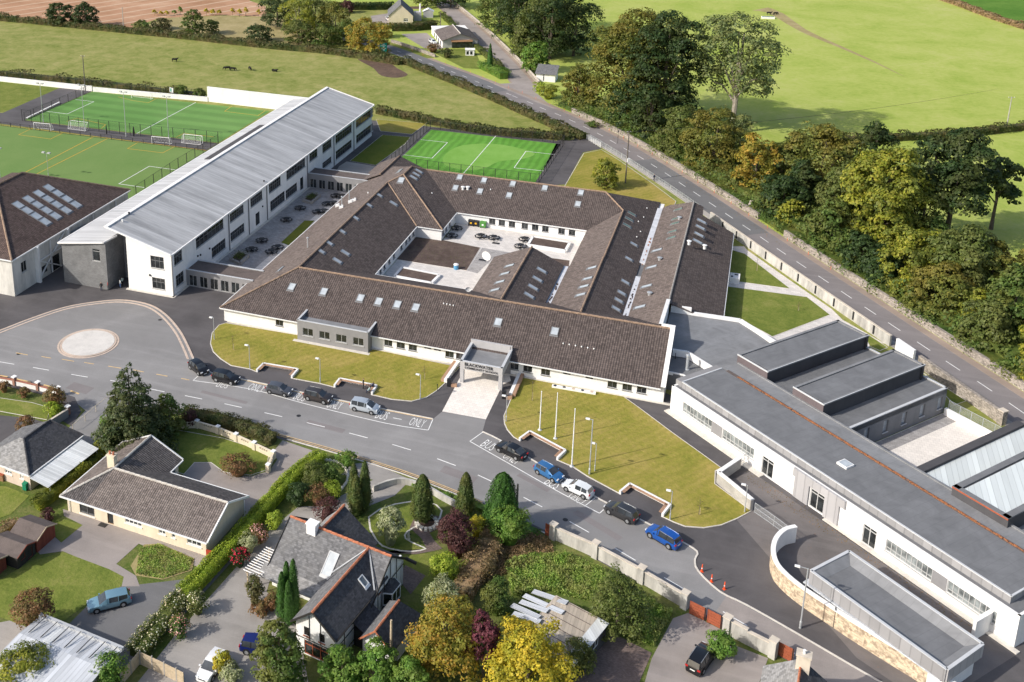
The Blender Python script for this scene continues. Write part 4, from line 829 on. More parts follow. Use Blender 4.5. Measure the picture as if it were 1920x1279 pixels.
# entrance portico with the school's name
PO = bempty('entrance_portico', (-36.5, 144, 0), 'grey entrance portico carrying black raised lettering over cream paving', 'portico')
x0, x1, y0, y1 = -39.9, -33.2, 143.6, 150.0
MB().prism(rect(x0 + .1, y0 + .1, x1 - .1, y1 - .1), 2.62, 3.0).build('roof_slab', 'membrane_light', PO)
for a, b, nm in (((x0, y0), (x1, y0), 'front_beam'), ((x1, y0), (x1, y1), 'side_beam'), ((x0, y1), (x0, y0), 'side_beam'), ((x1, y1), (x0, y1), 'back_upstand')):
    wall(PO, a, b, 2.45 if nm == 'front_beam' else 2.4, 3.75 if nm != 'back_upstand' else 4.35, 'panel_light', (), .3, nm)
MB().prism(rect(x0 + .3, y1 - .4, x1 - .3, y1 - .3), 3.0, 4.3).build('back_panel', 'panel_light', PO)
for x in (x0 + .3, x1 - .3): MB().box((x, y0 + .3, 1.24), (.58, .58, 2.48)).build('column', 'panel_light', PO)
for x in (x0 + .3, x1 - .3): MB().box((x, y1 - .5, 1.24), (.5, .5, 2.48)).build('column', 'panel_light', PO)
mb = MB()
for a, b in (((x0 - .03, y0 + .15), (x1 + .03, y0 + .15)), ((x0 + .15, y0), (x0 + .15, y1)), ((x1 - .15, y0), (x1 - .15, y1))): mb.beam((*a, 3.78), (*b, 3.78), .4, .06)
mb.build('coping', 'coping_metal', PO)
for txt, sx, z, w in (('BLACKWATER', .52, 3.16, 4.5), ('COMMUNITY SCHOOL', .34, 2.66, 5.3)):
    mb = text_mb(txt, 1.0, .02, (1, 1), 'LEFT', .006); xsv = [p[0] for p in mb.v]; ysv = [p[1] for p in mb.v]; k = w / (max(xsv) - min(xsv)); hh = max(ysv) - min(ysv)
    mb.v = [(x0 + .75 + (p[0] - min(xsv)) * k, y0 - .07 - p[2], z + (p[1] - min(ysv)) / hh * sx) for p in mb.v]; mb.f = mb.f
    mb.build('sign_lettering', 'metal_dark', PO)
wall(PO, (-40.0, 148.70), (-33.1, 148.70), 0, 2.45, 'panel_grey', [(1.2, 5.6, .1, 2.3, dict(cols=4, frame='frame_pale', sill=None))], .08, 'door_screen')
# low walls flanking the entrance, with red brick tops
for nm, pts in (('low', [(861, 680), (835, 718)]), ('low', [(975, 702), (957, 744)])):
    a, b = g(*pts[0]), g(*pts[1]); o = bempty('planter_wall', ((a + b) / 2), 'low white wall with reddish brick top %s the entrance paving' % ('left of' if pts[0][0] < 900 else 'right of'), 'wall', 'low walls flanking the entrance')
    MB().beam((a.x, a.y, .3), (b.x, b.y, .3), .5, .6).build('wall_body', 'coping_white', o); d = (b - a).normalized(); s_ = Vector((-d.y, d.x, 0)) * (-.5 if pts[0][0] < 900 else .5)
    MB().beam((a.x + s_.x, a.y + s_.y, .28), (b.x + s_.x, b.y + s_.y, .28), .5, .56).build('bench_slats', 'timber_seat', o)
# flat glazed links between the old school and the two-storey block
for nm, xa, xb, ya, yb, z, lab in (('covered_link', -97.0, -83.0, 158.5, 163.0, 3.3, 'flat grey glazed link at the front of the terrace'), ('covered_link', -97.0, -82.0, 213.5, 217.6, 3.6, 'flat grey glazed link at the far end of the terrace')):
    o = bempty(nm, ((xa + xb) / 2, ya, 0), lab, 'covered walkway', 'links between school blocks')
    MB().prism(rect(xa + .25, ya + .25, xb, yb - .25), z - .4, z - .15).build('roof', 'felt', o)
    wall(o, (xa, ya), (xb, ya), 0, z, 'panel_grey', [(.8 + 2.2 * k, 2.4 + 2.2 * k, .15, 2.3, dict(cols=2, frame='frame_pale', sill=None, pane='glass')) for k in range(6)], .2); wall(o, (xb, yb), (xa, yb), 0, z, 'panel_grey', (), .2)
    mb = MB()
    for y in (ya + .1, yb - .1): mb.beam((xa, y, z + .03), (xb, y, z + .03), .34, .07)
    mb.build('coping', 'coping_metal', o)
# ---------------------------------------------------------------- two-storey block
T = bempty('classroom_block', (-105, 200, 0), 'long white two-storey block with pale grey metal roof', 'school')
TE = [(-96.4, 153.0, 8.5), (-109.8, 153.0, 12.0), (-109.8, 255.6, 12.0), (-96.4, 255.6, 8.5)]; TW = [(-109.7, 154.6, 9.4), (-119.2, 151.4, 8.05), (-119.2, 255.0, 8.05), (-109.7, 255.0, 9.4)]
TWp = [(-109.6, 151.7, 9.42), (-119.2, 151.4, 8.05), (-119.2, 255.0, 8.05), (-109.6, 255.0, 9.42)]
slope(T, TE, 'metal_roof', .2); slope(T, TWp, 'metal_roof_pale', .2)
MB().beam((-109.7, 152.9, 12.0), (-109.7, 255.7, 12.0), .8, .16).build('ridge_flashing', 'coping_white', T)
mb = MB(); mb.beam((-96.3, 152.9, 8.42), (-96.3, 255.7, 8.42), .25, .22); mb.beam((-119.3, 151.3, 7.98), (-119.3, 255.1, 7.98), .25, .22); mb.beam((-96.3, 152.9, 8.5), (-109.9, 152.9, 12.05), .2, .28); mb.beam((-96.3, 255.7, 8.5), (-109.9, 255.7, 12.05), .2, .28); mb.beam((-119.3, 151.3, 8.03), (-109.6, 151.6, 9.42), .2, .3); mb.beam((-109.55, 151.6, 9.42), (-108.9, 155, 9.5), .2, .3); mb.build('eaves_trim', 'coping_white', T)
for k in range(3): MB().beam((-109.75, 159 + 40 * k, 10.7), (-109.75, 197 + 40 * k if k < 2 else 255, 10.7), .1, 2.4).build('clerestory', 'panel_grey', T)
ctr = dict(cols=3, rows=1, trans=.62, frame='frame_grey', bar=.07, sill='frame_pale'); c6 = dict(ctr, cols=6); c9 = dict(ctr, cols=7); c2 = dict(ctr, cols=2)
dr = dict(cols=1, frame='metal_dark', sill=None)
EW = [(325.8, 476, 500, 340.7, ctr), (329.6, 518, 540, 344, ctr), (367, 447.6, 468, 418.5, c9), (396.8, 466, 485.5, 422.5, c6), (430.7, 401.6, 419, 456.4, c6), (432, 437.5, 455, 457.7, c6), (469.4, 373, 390.7, 491.6, c6), (479, 401.6, 425, 486.5, dr), (504, 346, 364, 526, c6), (506.7, 378.5, 398, 533.7, c6), (537, 321, 339, 572, c9), (535.6, 358, 375, 556.8, c6), (562.7, 335, 358, 568.5, dr), (580, 287.6, 305, 595, ctr), (604.6, 272, 288.5, 621.4, c6), (604.6, 306, 318, 621.4, c6), (629, 254.6, 271, 659.3, c9), (629.5, 284.4, 300.6, 659.3, c9), (667.4, 226, 241, 698.9, c9), (668, 254.6, 270, 699, c9)]
wall(T, (-96.8, 153.7), (-96.8, 255.2), 0, 8.45, 'render_white', ops_px((-96.8, 153.7), (-96.8, 255.2), EW), .35)
SWn = [(281.7, 478.8, 501, 306.6, ctr), (285, 519.4, 539.7, 309, ctr)]
wall(T, (-106.1, 153.7), (-96.8, 153.7), 0, 10.8, 'render_white', ops_px((-106.1, 153.7), (-96.8, 153.7), SWn), .35, ztop=(10.95, 8.45))
wall(T, (-109.3, 151.8), (-109.3, 158.0), 0, 9.3, 'grey_block', (), .3); wall(T, (-118.9, 151.8), (-109.3, 151.8), 0, 8.1, 'grey_block', ops_px((-118.9, 151.8), (-109.3, 151.8), [(173, 466, 488, 186.5, dict(cols=1, trans=.8, frame='frame_pale', sill='frame_pale'))]), .3, ztop=(7.95, 9.3))
wall(T, (-109.3, 157.5), (-106.1, 157.5), 0, 11, 'panel_grey', [(.3, 2.6, 4.4, 7, dict(cols=3, frame='frame_grey', sill=None, pane='glass_blind')), (.3, 2.7, .1, 2.9, dict(cols=2, trans=.78, frame='frame_pale', sill=None))], .3); wall(T, (-106.1, 157.5), (-106.1, 153.7), 0, 10.9, 'panel_grey', (), .3)
wall(T, (-119, 254.6), (-119, 151.8), 0, 8.0, 'grey_block', (), .3); wall(T, (-96.8, 255.2), (-119, 255.2), 0, 8.4, 'render_white', (), .3)
mb = MB(); mb.face([(-96.8, 255.2, 8.4), (-109.8, 255.2, 11.8), (-109.8, 255.2, 8.4)]); mb.build('gable', 'render_white', T)
for u, v in ((322.5, 500), (429.5, 430), (466, 385), (500, 350), (576, 300), (626, 250), (663.5, 225)):
    y = onplane(u, v, (-96.7, 0, 0), (1, 0, 0)).y; MB().box((-96.68, y, 4.2), (.16, .16, 8.3)).build('downpipe', 'frame_grey', T)
MB().prism(rect(-96.8, 153.3, -96.2, 222), 0, .15).build('plinth', 'kerb_pale', T); MB().prism(rect(-106.4, 153.1, -96.4, 153.68), 0, .15).build('plinth', 'kerb_pale', T)
sp_ = [onplane(u, v, TWp[0], nrm(TWp)) for u, v in ((383, 299), (396, 299), (499, 235), (487, 235))]; mb = MB(); mb.prism([(p.x, p.y) for p in sp_], 8.2, 8.4, zt=[p.z + .12 for p in sp_]); mb.build('roof_glazing', 'panel_dark', T)
vent(T, TE, 242, 402, .14, .4, 'metal_dark'); vent(T, TE, 230, 416, .14, .4, 'pvc_white'); vent(T, TE, 495, 341, .12, .3, 'metal_dark')
for u, v in ((371, 480), (376, 478), (281, 516), (492.5, 387), (393, 466)):
    p = onplane(u, v, (-96.7, 0, 0), (1, 0, 0)) if u > 320 else onplane(u, v, (0, 153.6, 0), (0, 1, 0)); MB().box((p.x, p.y, p.z), (.25, .25, .3)).build('wall_lamp', 'metal_dark', T)
# ---------------------------------------------------------------- sports hall with big hipped roof
Hh = bempty('sports_hall', (-138, 160, 0), 'tall hall with big hipped brown roof and rows of skylights', 'hall')
hz, hx0, hx1, hy0, hy1, rz_ = 7.3, -153.6, -123.2, 143.1, 181.3, 14.3
HE = [(hx1, hy0, hz), (hx1, hy1, hz), (-138.3, 166.2, rz_), (-138.3, 158.2, rz_)]; HS = [(hx0, hy0, hz), (hx1, hy0, hz), (-138.3, 158.2, rz_)]; HN = [(hx1, hy1, hz), (hx0, hy1, hz), (-138.3, 166.2, rz_)]; HW = [(hx0, hy1, hz), (hx0, hy0, hz), (-138.3, 158.2, rz_), (-138.3, 166.2, rz_)]
for p in (HE, HS, HN, HW): slope(Hh, p, 'tile_hall', .2)
for a, b in ((HE[0], HE[3]), (HE[1], HE[2]), (HE[2], HE[3]), (HS[0], HS[2])): ridge(Hh, a, b, 'ridge_brown', .4)
for i in range(4):
    for j in range(4):
        u = 34 + 16.8 * j + 19.9 * i * .985; v = 384.5 + 10.4 * j - 10.7 * i
        skylight(Hh, HE, u + (0 if i < 3 else -1), v, 1.7, 1.9)
wall(Hh, (-123.6, 143.5), (-123.6, 180.9), 0, 7.25, 'render_old', [(2.4, 3.9, 3.6, 5.6, dict(cols=2, frame='frame_pale', sill='frame_pale')), (8.0, 9.6, .9, 2.4, dict(cols=2, sill=None)), (10.6, 13.4, .1, 3.1, dict(cols=2, frame='metal_dark', sill=None))], .3); wall(Hh, (-153.2, 143.5), (-123.6, 143.5), 0, 7.25, 'render_old', (), .3); wall(Hh, (-123.6, 180.9), (-153.2, 180.9), 0, 7.25, 'render_old', (), .3)
mb = MB(); ys = [7.0, 10.2, 14.8]
for y in (150.0, 159.2): MB().box((-123.2, y, 3.6), (.9, .5, 7.2)).build('buttress', 'render_white', Hh)
for a, b in (((-123.35, 150.2, .4), (-123.35, 159, 7)), ((-123.35, 150.2, 4.0), (-123.35, 159, 4.0)), ((-123.35, 154.2, 0.2), (-123.35, 154.2, 7)), ((-123.35, 157, .4), (-123.35, 150.3, 4.2)), ((-123.35, 150.2, 7.0), (-123.35, 181, 7.0)), ((-123.35, 168, 0.2), (-123.35, 168, 7)), ((-123.35, 176, 0.2), (-123.35, 176, 7))): MB().beam(a, b, .22, .22).build('brace', 'pvc_white', Hh)
mb = MB(); mb.beam((hx1 + .08, hy0, hz - .1), (hx1 + .08, hy1, hz - .1), .16, .2); mb.beam((hx0, hy0 - .08, hz - .1), (hx1, hy0 - .08, hz - .1), .16, .2); mb.build('gutter', 'pvc_white', Hh)
mb = MB(); mb.prism(rect(-123.2, 160.5, -119.2, 165), 0, 5.9); mb.build('link_roof', 'membrane_light', Hh)
# ---------------------------------------------------------------- flat-roofed modern wing, set at an angle
MO = Vector((-8.6, 147.2, 0)); aX, aY = R(-41.3), R(50.0)
MX = Vector((math.cos(aX), math.sin(aX), 0)); MY = Vector((math.cos(aY), math.sin(aY), 0))
def ml(s, t, z=0): p = MO + MX * s + MY * t; return (p.x, p.y, z)
def mq(s0, t0, s1, t1): return [ml(s0, t0)[:2], ml(s1, t0)[:2], ml(s1, t1)[:2], ml(s0, t1)[:2]]
N = bempty('modern_wing', ml(26, 0), 'long white modern wing with flat dark grey roof and high windows', 'school')
def mw(s0, t0, s1, t1, z0, z1, mat, ops=(), th=.3, name='wall', parent=None): return wall(parent or N, ml(s0, t0)[:2], ml(s1, t1)[:2], z0, z1, mat, ops, th, name)
def strip_win(s0, s1, za, zb, n): return (s0, s1, za, zb, dict(cols=n, rows=1, trans=.3, frame='frame_pale', pane='glass_blind', sill='frame_pale', bar=.09, inset=.14))
fpx = lambda u, v: (onplane(u, v, ml(0, 0), Vector((math.sin(aX), -math.cos(aX), 0))) - MO).dot(MX)
def sp(u, v): return fpx(u, v)
wins = []
for (u0, v0), (u1, v1), n in (((1280, 765), (1334, 800), 8), ((1354, 818), (1413, 857), 8), ((1661, 1020), (1747, 1080), 9), ((1776, 1097), (1868, 1160), 9)):
    wins.append(strip_win(sp(u0, v0), sp(u1, v1), 1.15, 2.75, n))
doors = [(sp(1427, 880), sp(1450, 880), .12, 2.75, dict(cols=2, trans=.82, frame='frame_pale', sill=None, bar=.12)), (sp(1518, 935), sp(1546, 940), .12, 2.75, dict(cols=2, trans=.82, frame='frame_pale', sill=None, bar=.12)), (sp(1616, 1005), sp(1643, 1010), .12, 2.75, dict(cols=2, trans=.82, frame='frame_pale', sill=None, bar=.12))]
mw(0, 0, 52.3, 0, 0, 4.1, 'render_white', wins + doors)
for a, b in ((sp(1334.5, 800), sp(1353.5, 815)), (sp(1747.5, 1080), sp(1775.5, 1095))): MB().beam(ml((a + b) / 2, -.02, 1.1), ml((a + b) / 2, -.02, 2.8), (b - a) - .02, .06, up=tuple(MX.cross(Vector((0, 0, 1))))).build('wall_panel', 'panel_grey', N)
for a, b in ((sp(1487, 905), sp(1585, 960)), ):   # grey clad bay between the white panels
    MB().prism([ml(a, -.28)[:2], ml(b, -.28)[:2], ml(b, 0)[:2], ml(a, 0)[:2]], 3.0, 4.12).build('clad_panel', 'panel_seam_light', N)
for a, b in ((sp(1490, 915), sp(1517, 930)), (sp(1547, 945), sp(1574, 960))): MB().prism([ml(a, -.26)[:2], ml(b, -.26)[:2], ml(b, 0)[:2], ml(a, 0)[:2]], .1, 3.0).build('clad_panel', 'panel_seam_light', N)
MB().prism(mq(-.2, -1.0, 18.0, -.02), 0, .14).build('plinth', 'kerb_pale', N); MB().prism(mq(28, -.7, 53, -.02), 0, .14).build('plinth', 'kerb_pale', N)
mw(52.3, 0, 52.3, 14, 0, 4.1, 'render_white'); mw(0, 9.0, 0, 0, 0, 4.1, 'render_white'); mw(-.02, 9.2, .9, 9.2, 3.0, 4.1, 'render_white')
MB().prism(mq(.3, .3, 52, 12), 3.7, 3.95).build('ledge', 'membrane', N)
# raised front roof: grey fascia, bright edge, membrane
MB().prism(mq(1.0, 1.0, 50.6, 9.0), 3.9, 4.85).build('fascia', 'panel_seam', N); MB().prism(mq(1.12, 1.12, 50.48, 9.05), 4.7, 4.93).build('roof', 'membrane', N)
mb = MB()
for a, b in (((1.0, 1.02), (50.6, 1.02)), ((1.02, 1.0), (1.02, 9.0)), ((50.58, 1.0), (50.58, 9.0))): mb.beam(ml(*a, 4.93), ml(*b, 4.93), .22, .12)
mb.build('roof_edge', 'coping_metal', N)
MB().prism(mq(-.25, 1.0, .95, 9.2), 3.9, 4.78).build('end_parapet', 'panel_grey', N)
# rear strip, valley gutter full of leaves
MB().prism(mq(1.0, 9.4, 58, 12.7), 3.6, 4.8).build('rear_roof', 'membrane_light', N); MB().prism(mq(1.0, 12.3, 60, 12.62), 4.7, 4.95).build('roof_upstand', 'membrane_light', N)
MB().prism(mq(1.9, 8.9, 58, 9.5), 3.6, 4.96).build('valley_gutter', 'felt', N)
mb = MB()
for k in range(900):
    s = random.uniform(4, 56); c = [(ml(s + random.uniform(-.35, .35), 9.2 + random.uniform(-.22, .22))[:2]) for _ in range(3)]
    mb.prism(c if area(c) > 0 else c[::-1], 4.95, 4.98 + random.uniform(0, .06))
mb.build('gutter_leaves', 'leaf_litter', N, kind='stuff')
p = onplane(1585, 871, (0, 0, 5), (0, 0, 1)); MB().box((p.x, p.y, 5.03), (1.5, 1.5, .3), aX).build('rooflight', 'coping_white', N); MB().box((p.x, p.y, 5.2), (1.2, 1.2, .06), aX).build('rooflight_pane', 'glass_sky', N)
# low rear roof with two raised monitors
MB().prism(mq(6.4, 12.7, 20.2, 35.2), 3.2, 3.9).build('low_roof', 'membrane', N)
wl = [(20.2 and 4.0 + 4.1 * k, 5.1 + 4.1 * k, 1.0, 2.9, dict(cols=1, trans=.35, frame='frame_pale', pane='glass_sky', sill='coping_metal', inset=.25)) for k in range(5)]  # pale panes: reflected sky put into the glass colour
mw(20.2, 13.0, 20.2, 35.2, 0, 4.05, 'render_grey', wl, .45); mw(20.2, 35.2, 6.4, 35.2, 0, 4.05, 'render_grey'); mw(.7, 35.2, .7, 12.7, 0, 4.0, 'render_grey'); mw(6.5, 35.2, .7, 35.2, 0, 4, 'render_grey')
mb = MB()
for a, b in (((20.05, 12.7), (20.05, 35.3)), ((20.2, 35.1), (6.4, 35.1))): mb.beam(ml(*a, 4.08), ml(*b, 4.08), .36, .1)
mb.build('roof_edge', 'coping_metal', N)
for s0, s1, tt, lab in ((.7, 6.5, 35.2, 0), (11.2, 16.5, 34.8, 1)):
    MB().prism(mq(s0, 12.6, s1, tt), 3.9, 6.0).build('roof_monitor', 'panel_dark', N)
    MB().prism(mq(s0 + .5, 13.1, s1 - .25, tt - .6), 5.6, 6.06).build('monitor_roof', 'membrane', N)
    mb = MB()
    for a, b in (((s0, 12.6), (s1, 12.6)), ((s1 - .1, 12.6), (s1 - .1, tt)), ((s0 + .2, 12.6), (s0 + .2, tt)), ((s0, tt - .3), (s1, tt - .3))): mb.beam(ml(*a, 6.1), ml(*b, 6.1), .42 if a[1] != b[1] or a[1] > 20 else .16, .18)
    mb.build('monitor_edge', 'membrane_light', N)
    MB().beam(ml((s0 + s1) / 2, 12.56, 4.6), ml((s0 + s1) / 2, 12.56, 5.98), s1 - s0, .06, up=tuple(MX.cross(Vector((0, 0, 1))))).build('monitor_front', 'panel_brown', N)
    mb = MB(); mb.beam(ml(s0, 12.52, 6.12), ml(s1, 12.52, 6.12), .14, .2); mb.beam(ml(s1 + .04, 12.5, 6.12), ml(s1 + .04, tt, 6.12), .12, .2); mb.build('bright_edge', 'coping_metal', N)
    MB().beam(ml(s1 + .1, tt - .7, 3.9), ml(s1 + .1, tt - .7, 6.0), .25, .25).build('downpipe', 'metal_dark', N)
# second court, walled, beyond it the glazed roofs
sheet('upper_court', mq(20.3, 12.8, 33, 35), .03, 'paving_cream'); sheet('court_strip', mq(20.4, 14, 22.6, 35), .036, 'paving_grey')
MB().prism(mq(27.3, 14, 27.45, 33.2), .03, .045).build('court_drain', 'metal_dark', N)
CW = bempty('court_wall', ml(26, 35.2), 'low pale wall with wire fence closing the upper court', 'wall')
MB().prism(mq(20.6, 34.6, 33.0, 35.1), 0, 1.1).build('wall_body', 'coping_white', CW)
for k in range(8): MB().beam(ml(20.7 + 1.75 * k, 35.4, 0), ml(20.7 + 1.75 * k, 35.4, 2.2), .06).build('fence_post', 'steel_galv', CW)
mb = MB(); mb.face([ml(20.7, 35.4, 1.0), ml(33, 35.4, 1.0), ml(33, 35.4, 2.2), ml(20.7, 35.4, 2.2)]); mb.build('fence_mesh', 'mesh_galv', CW); MB().beam(ml(20.7, 35.4, 2.2), ml(33, 35.4, 2.2), .05).build('fence_rail', 'steel_galv', CW)
MB().prism(mq(31.0, 12.8, 36.5, 36), 0, 3.7).build('glazed_roof', 'roof_light', N); MB().prism(mq(30.2, 12.7, 31.3, 36), 0, 4.1).build('parapet', 'panel_dark', N)
MB().prism(mq(36.5, 11.6, 43.6, 36), 3.6, 5.9).build('roof_monitor', 'panel_dark', N); MB().prism(mq(37.5, 12.4, 42.9, 36.1), 5.7, 5.96).build('rooflight_sheet', 'roof_light', N)
mb = MB()
for a, b in (((36.9, 11.6), (36.9, 36)), ((43.2, 11.6), (43.2, 36)), ((36.5, 11.9), (43.6, 11.9))): mb.beam(ml(*a, 6.0), ml(*b, 6.0), .8, .16)
mb.build('monitor_edge', 'membrane', N); MB().beam(ml(36.5, 11.53, 5.95), ml(43.6, 11.53, 5.95), .12, .2).build('bright_edge', 'timber_red', N)
MB().prism(mq(43.6, 12.7, 60, 36), 0, 3.9).build('low_roof', 'membrane_light', N)
# link roof joining the old school
LK = bempty('link_block', (-4, 165, 0), 'flat grey roofed link block with white parapets joining two wings', 'school')
LKP = [(-11.4, 158.3), (-9.9, 158.3), (-7.4, 158.5), (-3.0, 154.6), ml(1.0, 9.3)[:2], ml(1.0, 12.6)[:2], ml(.8, 30)[:2], (5.0, 166.9), (-.3, 172.3), (-8.0, 172.2), (-11.4, 173.5)]
LKP = [(-11.4, 158.3), (-7.4, 158.5), (-3.0, 154.6), ml(1.2, 9.5)[:2], ml(1.2, 12.7)[:2], ml(1.2, 22.5)[:2], (-.1, 172.0), (-7.9, 171.8), (-11.4, 171.8)]
MB().prism(LKP, 0, 3.8).build('roof', 'membrane_light', LK)
def parapet(parent, pts, z0, z1, w, mat='coping_white', name='parapet'):
    for a, b in zip(pts, pts[1:]): MB().beam((*a, (z0 + z1) / 2), (*b, (z0 + z1) / 2), w, z1 - z0).build(name, mat, parent)
parapet(LK, [(-8.0, 172.0), (-.2, 172.2), (5.3, 166.4)], 0, 4.25, .6); parapet(LK, [(-11.3, 171.9), (-8.0, 172.0)], 3.5, 5.0, .5)
parapet(LK, [(-9.6, 158.35), (-7.4, 158.45), (-3.0, 154.5)], 3.0, 4.1, .35)
MB().prism([(-9.7, 153.0), (-6.0, 152.2), ml(.0, 6.0)[:2], ml(.0, 9.2)[:2], (-3.2, 154.6), (-7.4, 158.2), (-9.7, 158.1)], 0, 2.9).build('low_roof', 'membrane', LK)
parapet(LK, [(-9.7, 153.0), (-7.4, 152.8), (-5.8, 151.6)], 2.6, 3.1, .2)
p = onplane(1288, 693, (0, 0, 2.9), (0, 0, 1)); mb = MB(); mb.lathe((p.x, p.y, 2.9), [(.35, 0), (.35, .08), (.22, .12), (.22, 2.2), (.3, 2.25), (.3, 2.5), (.1, 2.6)], 12); mb.build('steel_flue', 'steel_galv', LK)
p = onplane(1266, 673, (0, 0, 2.9), (0, 0, 1)); MB().beam((p.x, p.y, 2.9), (p.x, p.y, 3.9), .1).build('vent_pipe', 'metal_dark', LK)
# canopy building on the street side
cz = 4.0
CA = bempty('canopy_building', g(1680, 1160), 'long low grey flat-roofed store behind the curved stone wall', 'outbuilding')
cp = [tuple(g(u, v, cz).xy) for u, v in ((1521, 1070), (1592, 1033), (1843, 1207), (1776, 1255))]
if area(cp) < 0: cp = cp[::-1]
def inset(P, d):
    c = Vector((sum(p[0] for p in P) / 4, sum(p[1] for p in P) / 4)); out = []
    for i in range(4):
        p = Vector(P[i]); e1 = (Vector(P[(i + 1) % 4]) - p).normalized(); e0 = (Vector(P[i - 1]) - p).normalized(); out.append(tuple(p + (e1 + e0) * d))
    return out
MB().prism(inset(cp, .35), 0, 2.5).build('wall', 'render_white', CA)
for i in range(4): MB().beam((*cp[i], 3.2), (*cp[(i + 1) % 4], 3.2), .3, 1.55).build('fascia', 'panel_seam_light' if i % 2 == 0 else 'panel_seam', CA)
MB().prism(inset(cp, .12), 2.6, 3.3).build('roof', 'membrane', CA)
i1 = inset(cp, .16); i2 = inset(cp, 1.2)
for i in range(4):
    j = (i + 1) % 4; mb = MB(); mb.face([(*i1[i], 3.93), (*i1[j], 3.93), (*i2[j], 3.31), (*i2[i], 3.31)]); mb.build('sloping_upstand', 'membrane_light', CA)
mb = MB()
for i in range(4): mb.beam((*cp[i], 4.0), (*cp[(i + 1) % 4], 4.0), .34, .07)
mb.build('roof_edge', 'coping_metal', CA)
lo = [cp[k] for k in range(4)]
# find the street-side edge (between the two pixel corners 1521,1070 and 1776,1255)
a_, b_ = g(1508, 1090, 2.3), g(1765, 1275, 2.3); d_ = (b_ - a_).normalized(); s_ = Vector((-d_.y, d_.x, 0))
mb = MB(); mb.prism([tuple((a_ - s_ * .2).xy), tuple((b_ - s_ * .2).xy), tuple((b_ + s_ * 1.3).xy), tuple((a_ + s_ * 1.3).xy)], 2.2, 2.35); mb.build('lower_canopy', 'sheet_grey', CA); MB().beam(a_ + s_ * 1.3, b_ + s_ * 1.3, .15, .2).build('canopy_edge', 'coping_metal', CA)
# screen wall between the store and the wing
for nm, a, b, zt, lab in (('screen_wall', (1822, 1200), (1868, 1172), 2.5, 'short white wall linking the low store to the modern wing'),):
    o = bempty(nm, g(*a), lab, 'wall'); pa, pb = g(*a), g(*b); MB().beam((pa.x, pa.y, zt / 2), (pb.x, pb.y, zt / 2), .35, zt).build('wall_body', 'render_white', o); MB().beam((pa.x, pa.y, zt + .03), (pb.x, pb.y, zt + .03), .45, .08).build('coping', 'coping_white', o)
sheet('service_yard', [ml(16.5, -.9)[:2], ml(53, -.9)[:2], ml(53, -9)[:2], ml(60, -14)[:2], ml(45, -16)[:2], ml(20, -9.5)[:2], ml(16.5, -6)[:2]], .02, 'asphalt_yard')
# curved stone wall
CU = bempty('curved_stone_wall', g(1450, 1060), 'curved cream stone wall with white coping sweeping along the street', 'wall')
cw = spline(G2([(1489, 1016), (1468, 1022), (1452, 1038), (1446, 1060), (1452, 1085), (1470, 1107), (1500, 1132), (1545, 1163), (1600, 1200), (1660, 1238), (1720, 1275), (1790, 1320)]), 6)
mb = MB(); ribbon(mb, cw, -.2, .2, 2.2, 0); wo = mb.build('wall_body', 'stone_cream', CU)
mb = MB(); ribbon(mb, cw, -.27, .27, 2.32, 2.2); mb.build('coping', 'coping_white', CU)
mb = MB(); ribbon(mb, cw, .2, .215, 2.2, 0.05); mb.build('inner_face', 'render_white', CU)
mb = MB(); i_ = 40; MB().box((*cw[44], 1.15), (.12, .5, 2.4), 0).build('joint_pipe', 'metal_dark', CU)
# wall between lawn and yard, with galvanised railings and the gate
LW = bempty('yard_wall', g(1370, 930), 'pale block wall with white coping between lawn and school yard', 'wall')
wp = G2([(1386, 877), (1345, 905), (1409, 958)])
for a, b in zip(wp, wp[1:]): MB().beam((*a, .8), (*b, .8), .4, 1.6).build('wall_body', 'block_wall', LW); MB().beam((*a, 1.65), (*b, 1.65), .56, .12).build('coping', 'coping_white', LW)
def railing(name, pts, h, label, cat, group=None, step=1.2, mesh='mesh_galv', mat='steel_galv', rails=(1.0, .55, .12), w=.06):
    L = G2(pts) if pts[0][0] > 150 or pts[0][1] > 260 else pts
    o = bempty(name, (*L[0], 0), label, cat, group)
    for k, p in enumerate(resample(L, step)): MB().beam((*p, 0), (*p, h), w).build('post', mat, o)
    for r in rails:
        mb = MB()
        for a, b in zip(L, L[1:]): mb.beam((*a, h * r), (*b, h * r), w * .8)
        mb.build('rail', mat, o)
    if mesh:
        mb = MB()
        for a, b in zip(L, L[1:]): mb.face([(*a, .1), (*b, .1), (*b, h), (*a, h)])
        mb.build('mesh_panel', mesh, o)
    return o
railing('railing', [(1386, 877), (1411, 862)], 1.6, 'short galvanised railing between the yard wall and the wing', 'railing', None, 1.0)
railing('yard_gate', [(1414, 962), (1440, 980), (1462, 996), (1485, 1014)], 1.5, 'long galvanised mesh gate closing the school yard by the curved wall', 'gate', None, 3.0)
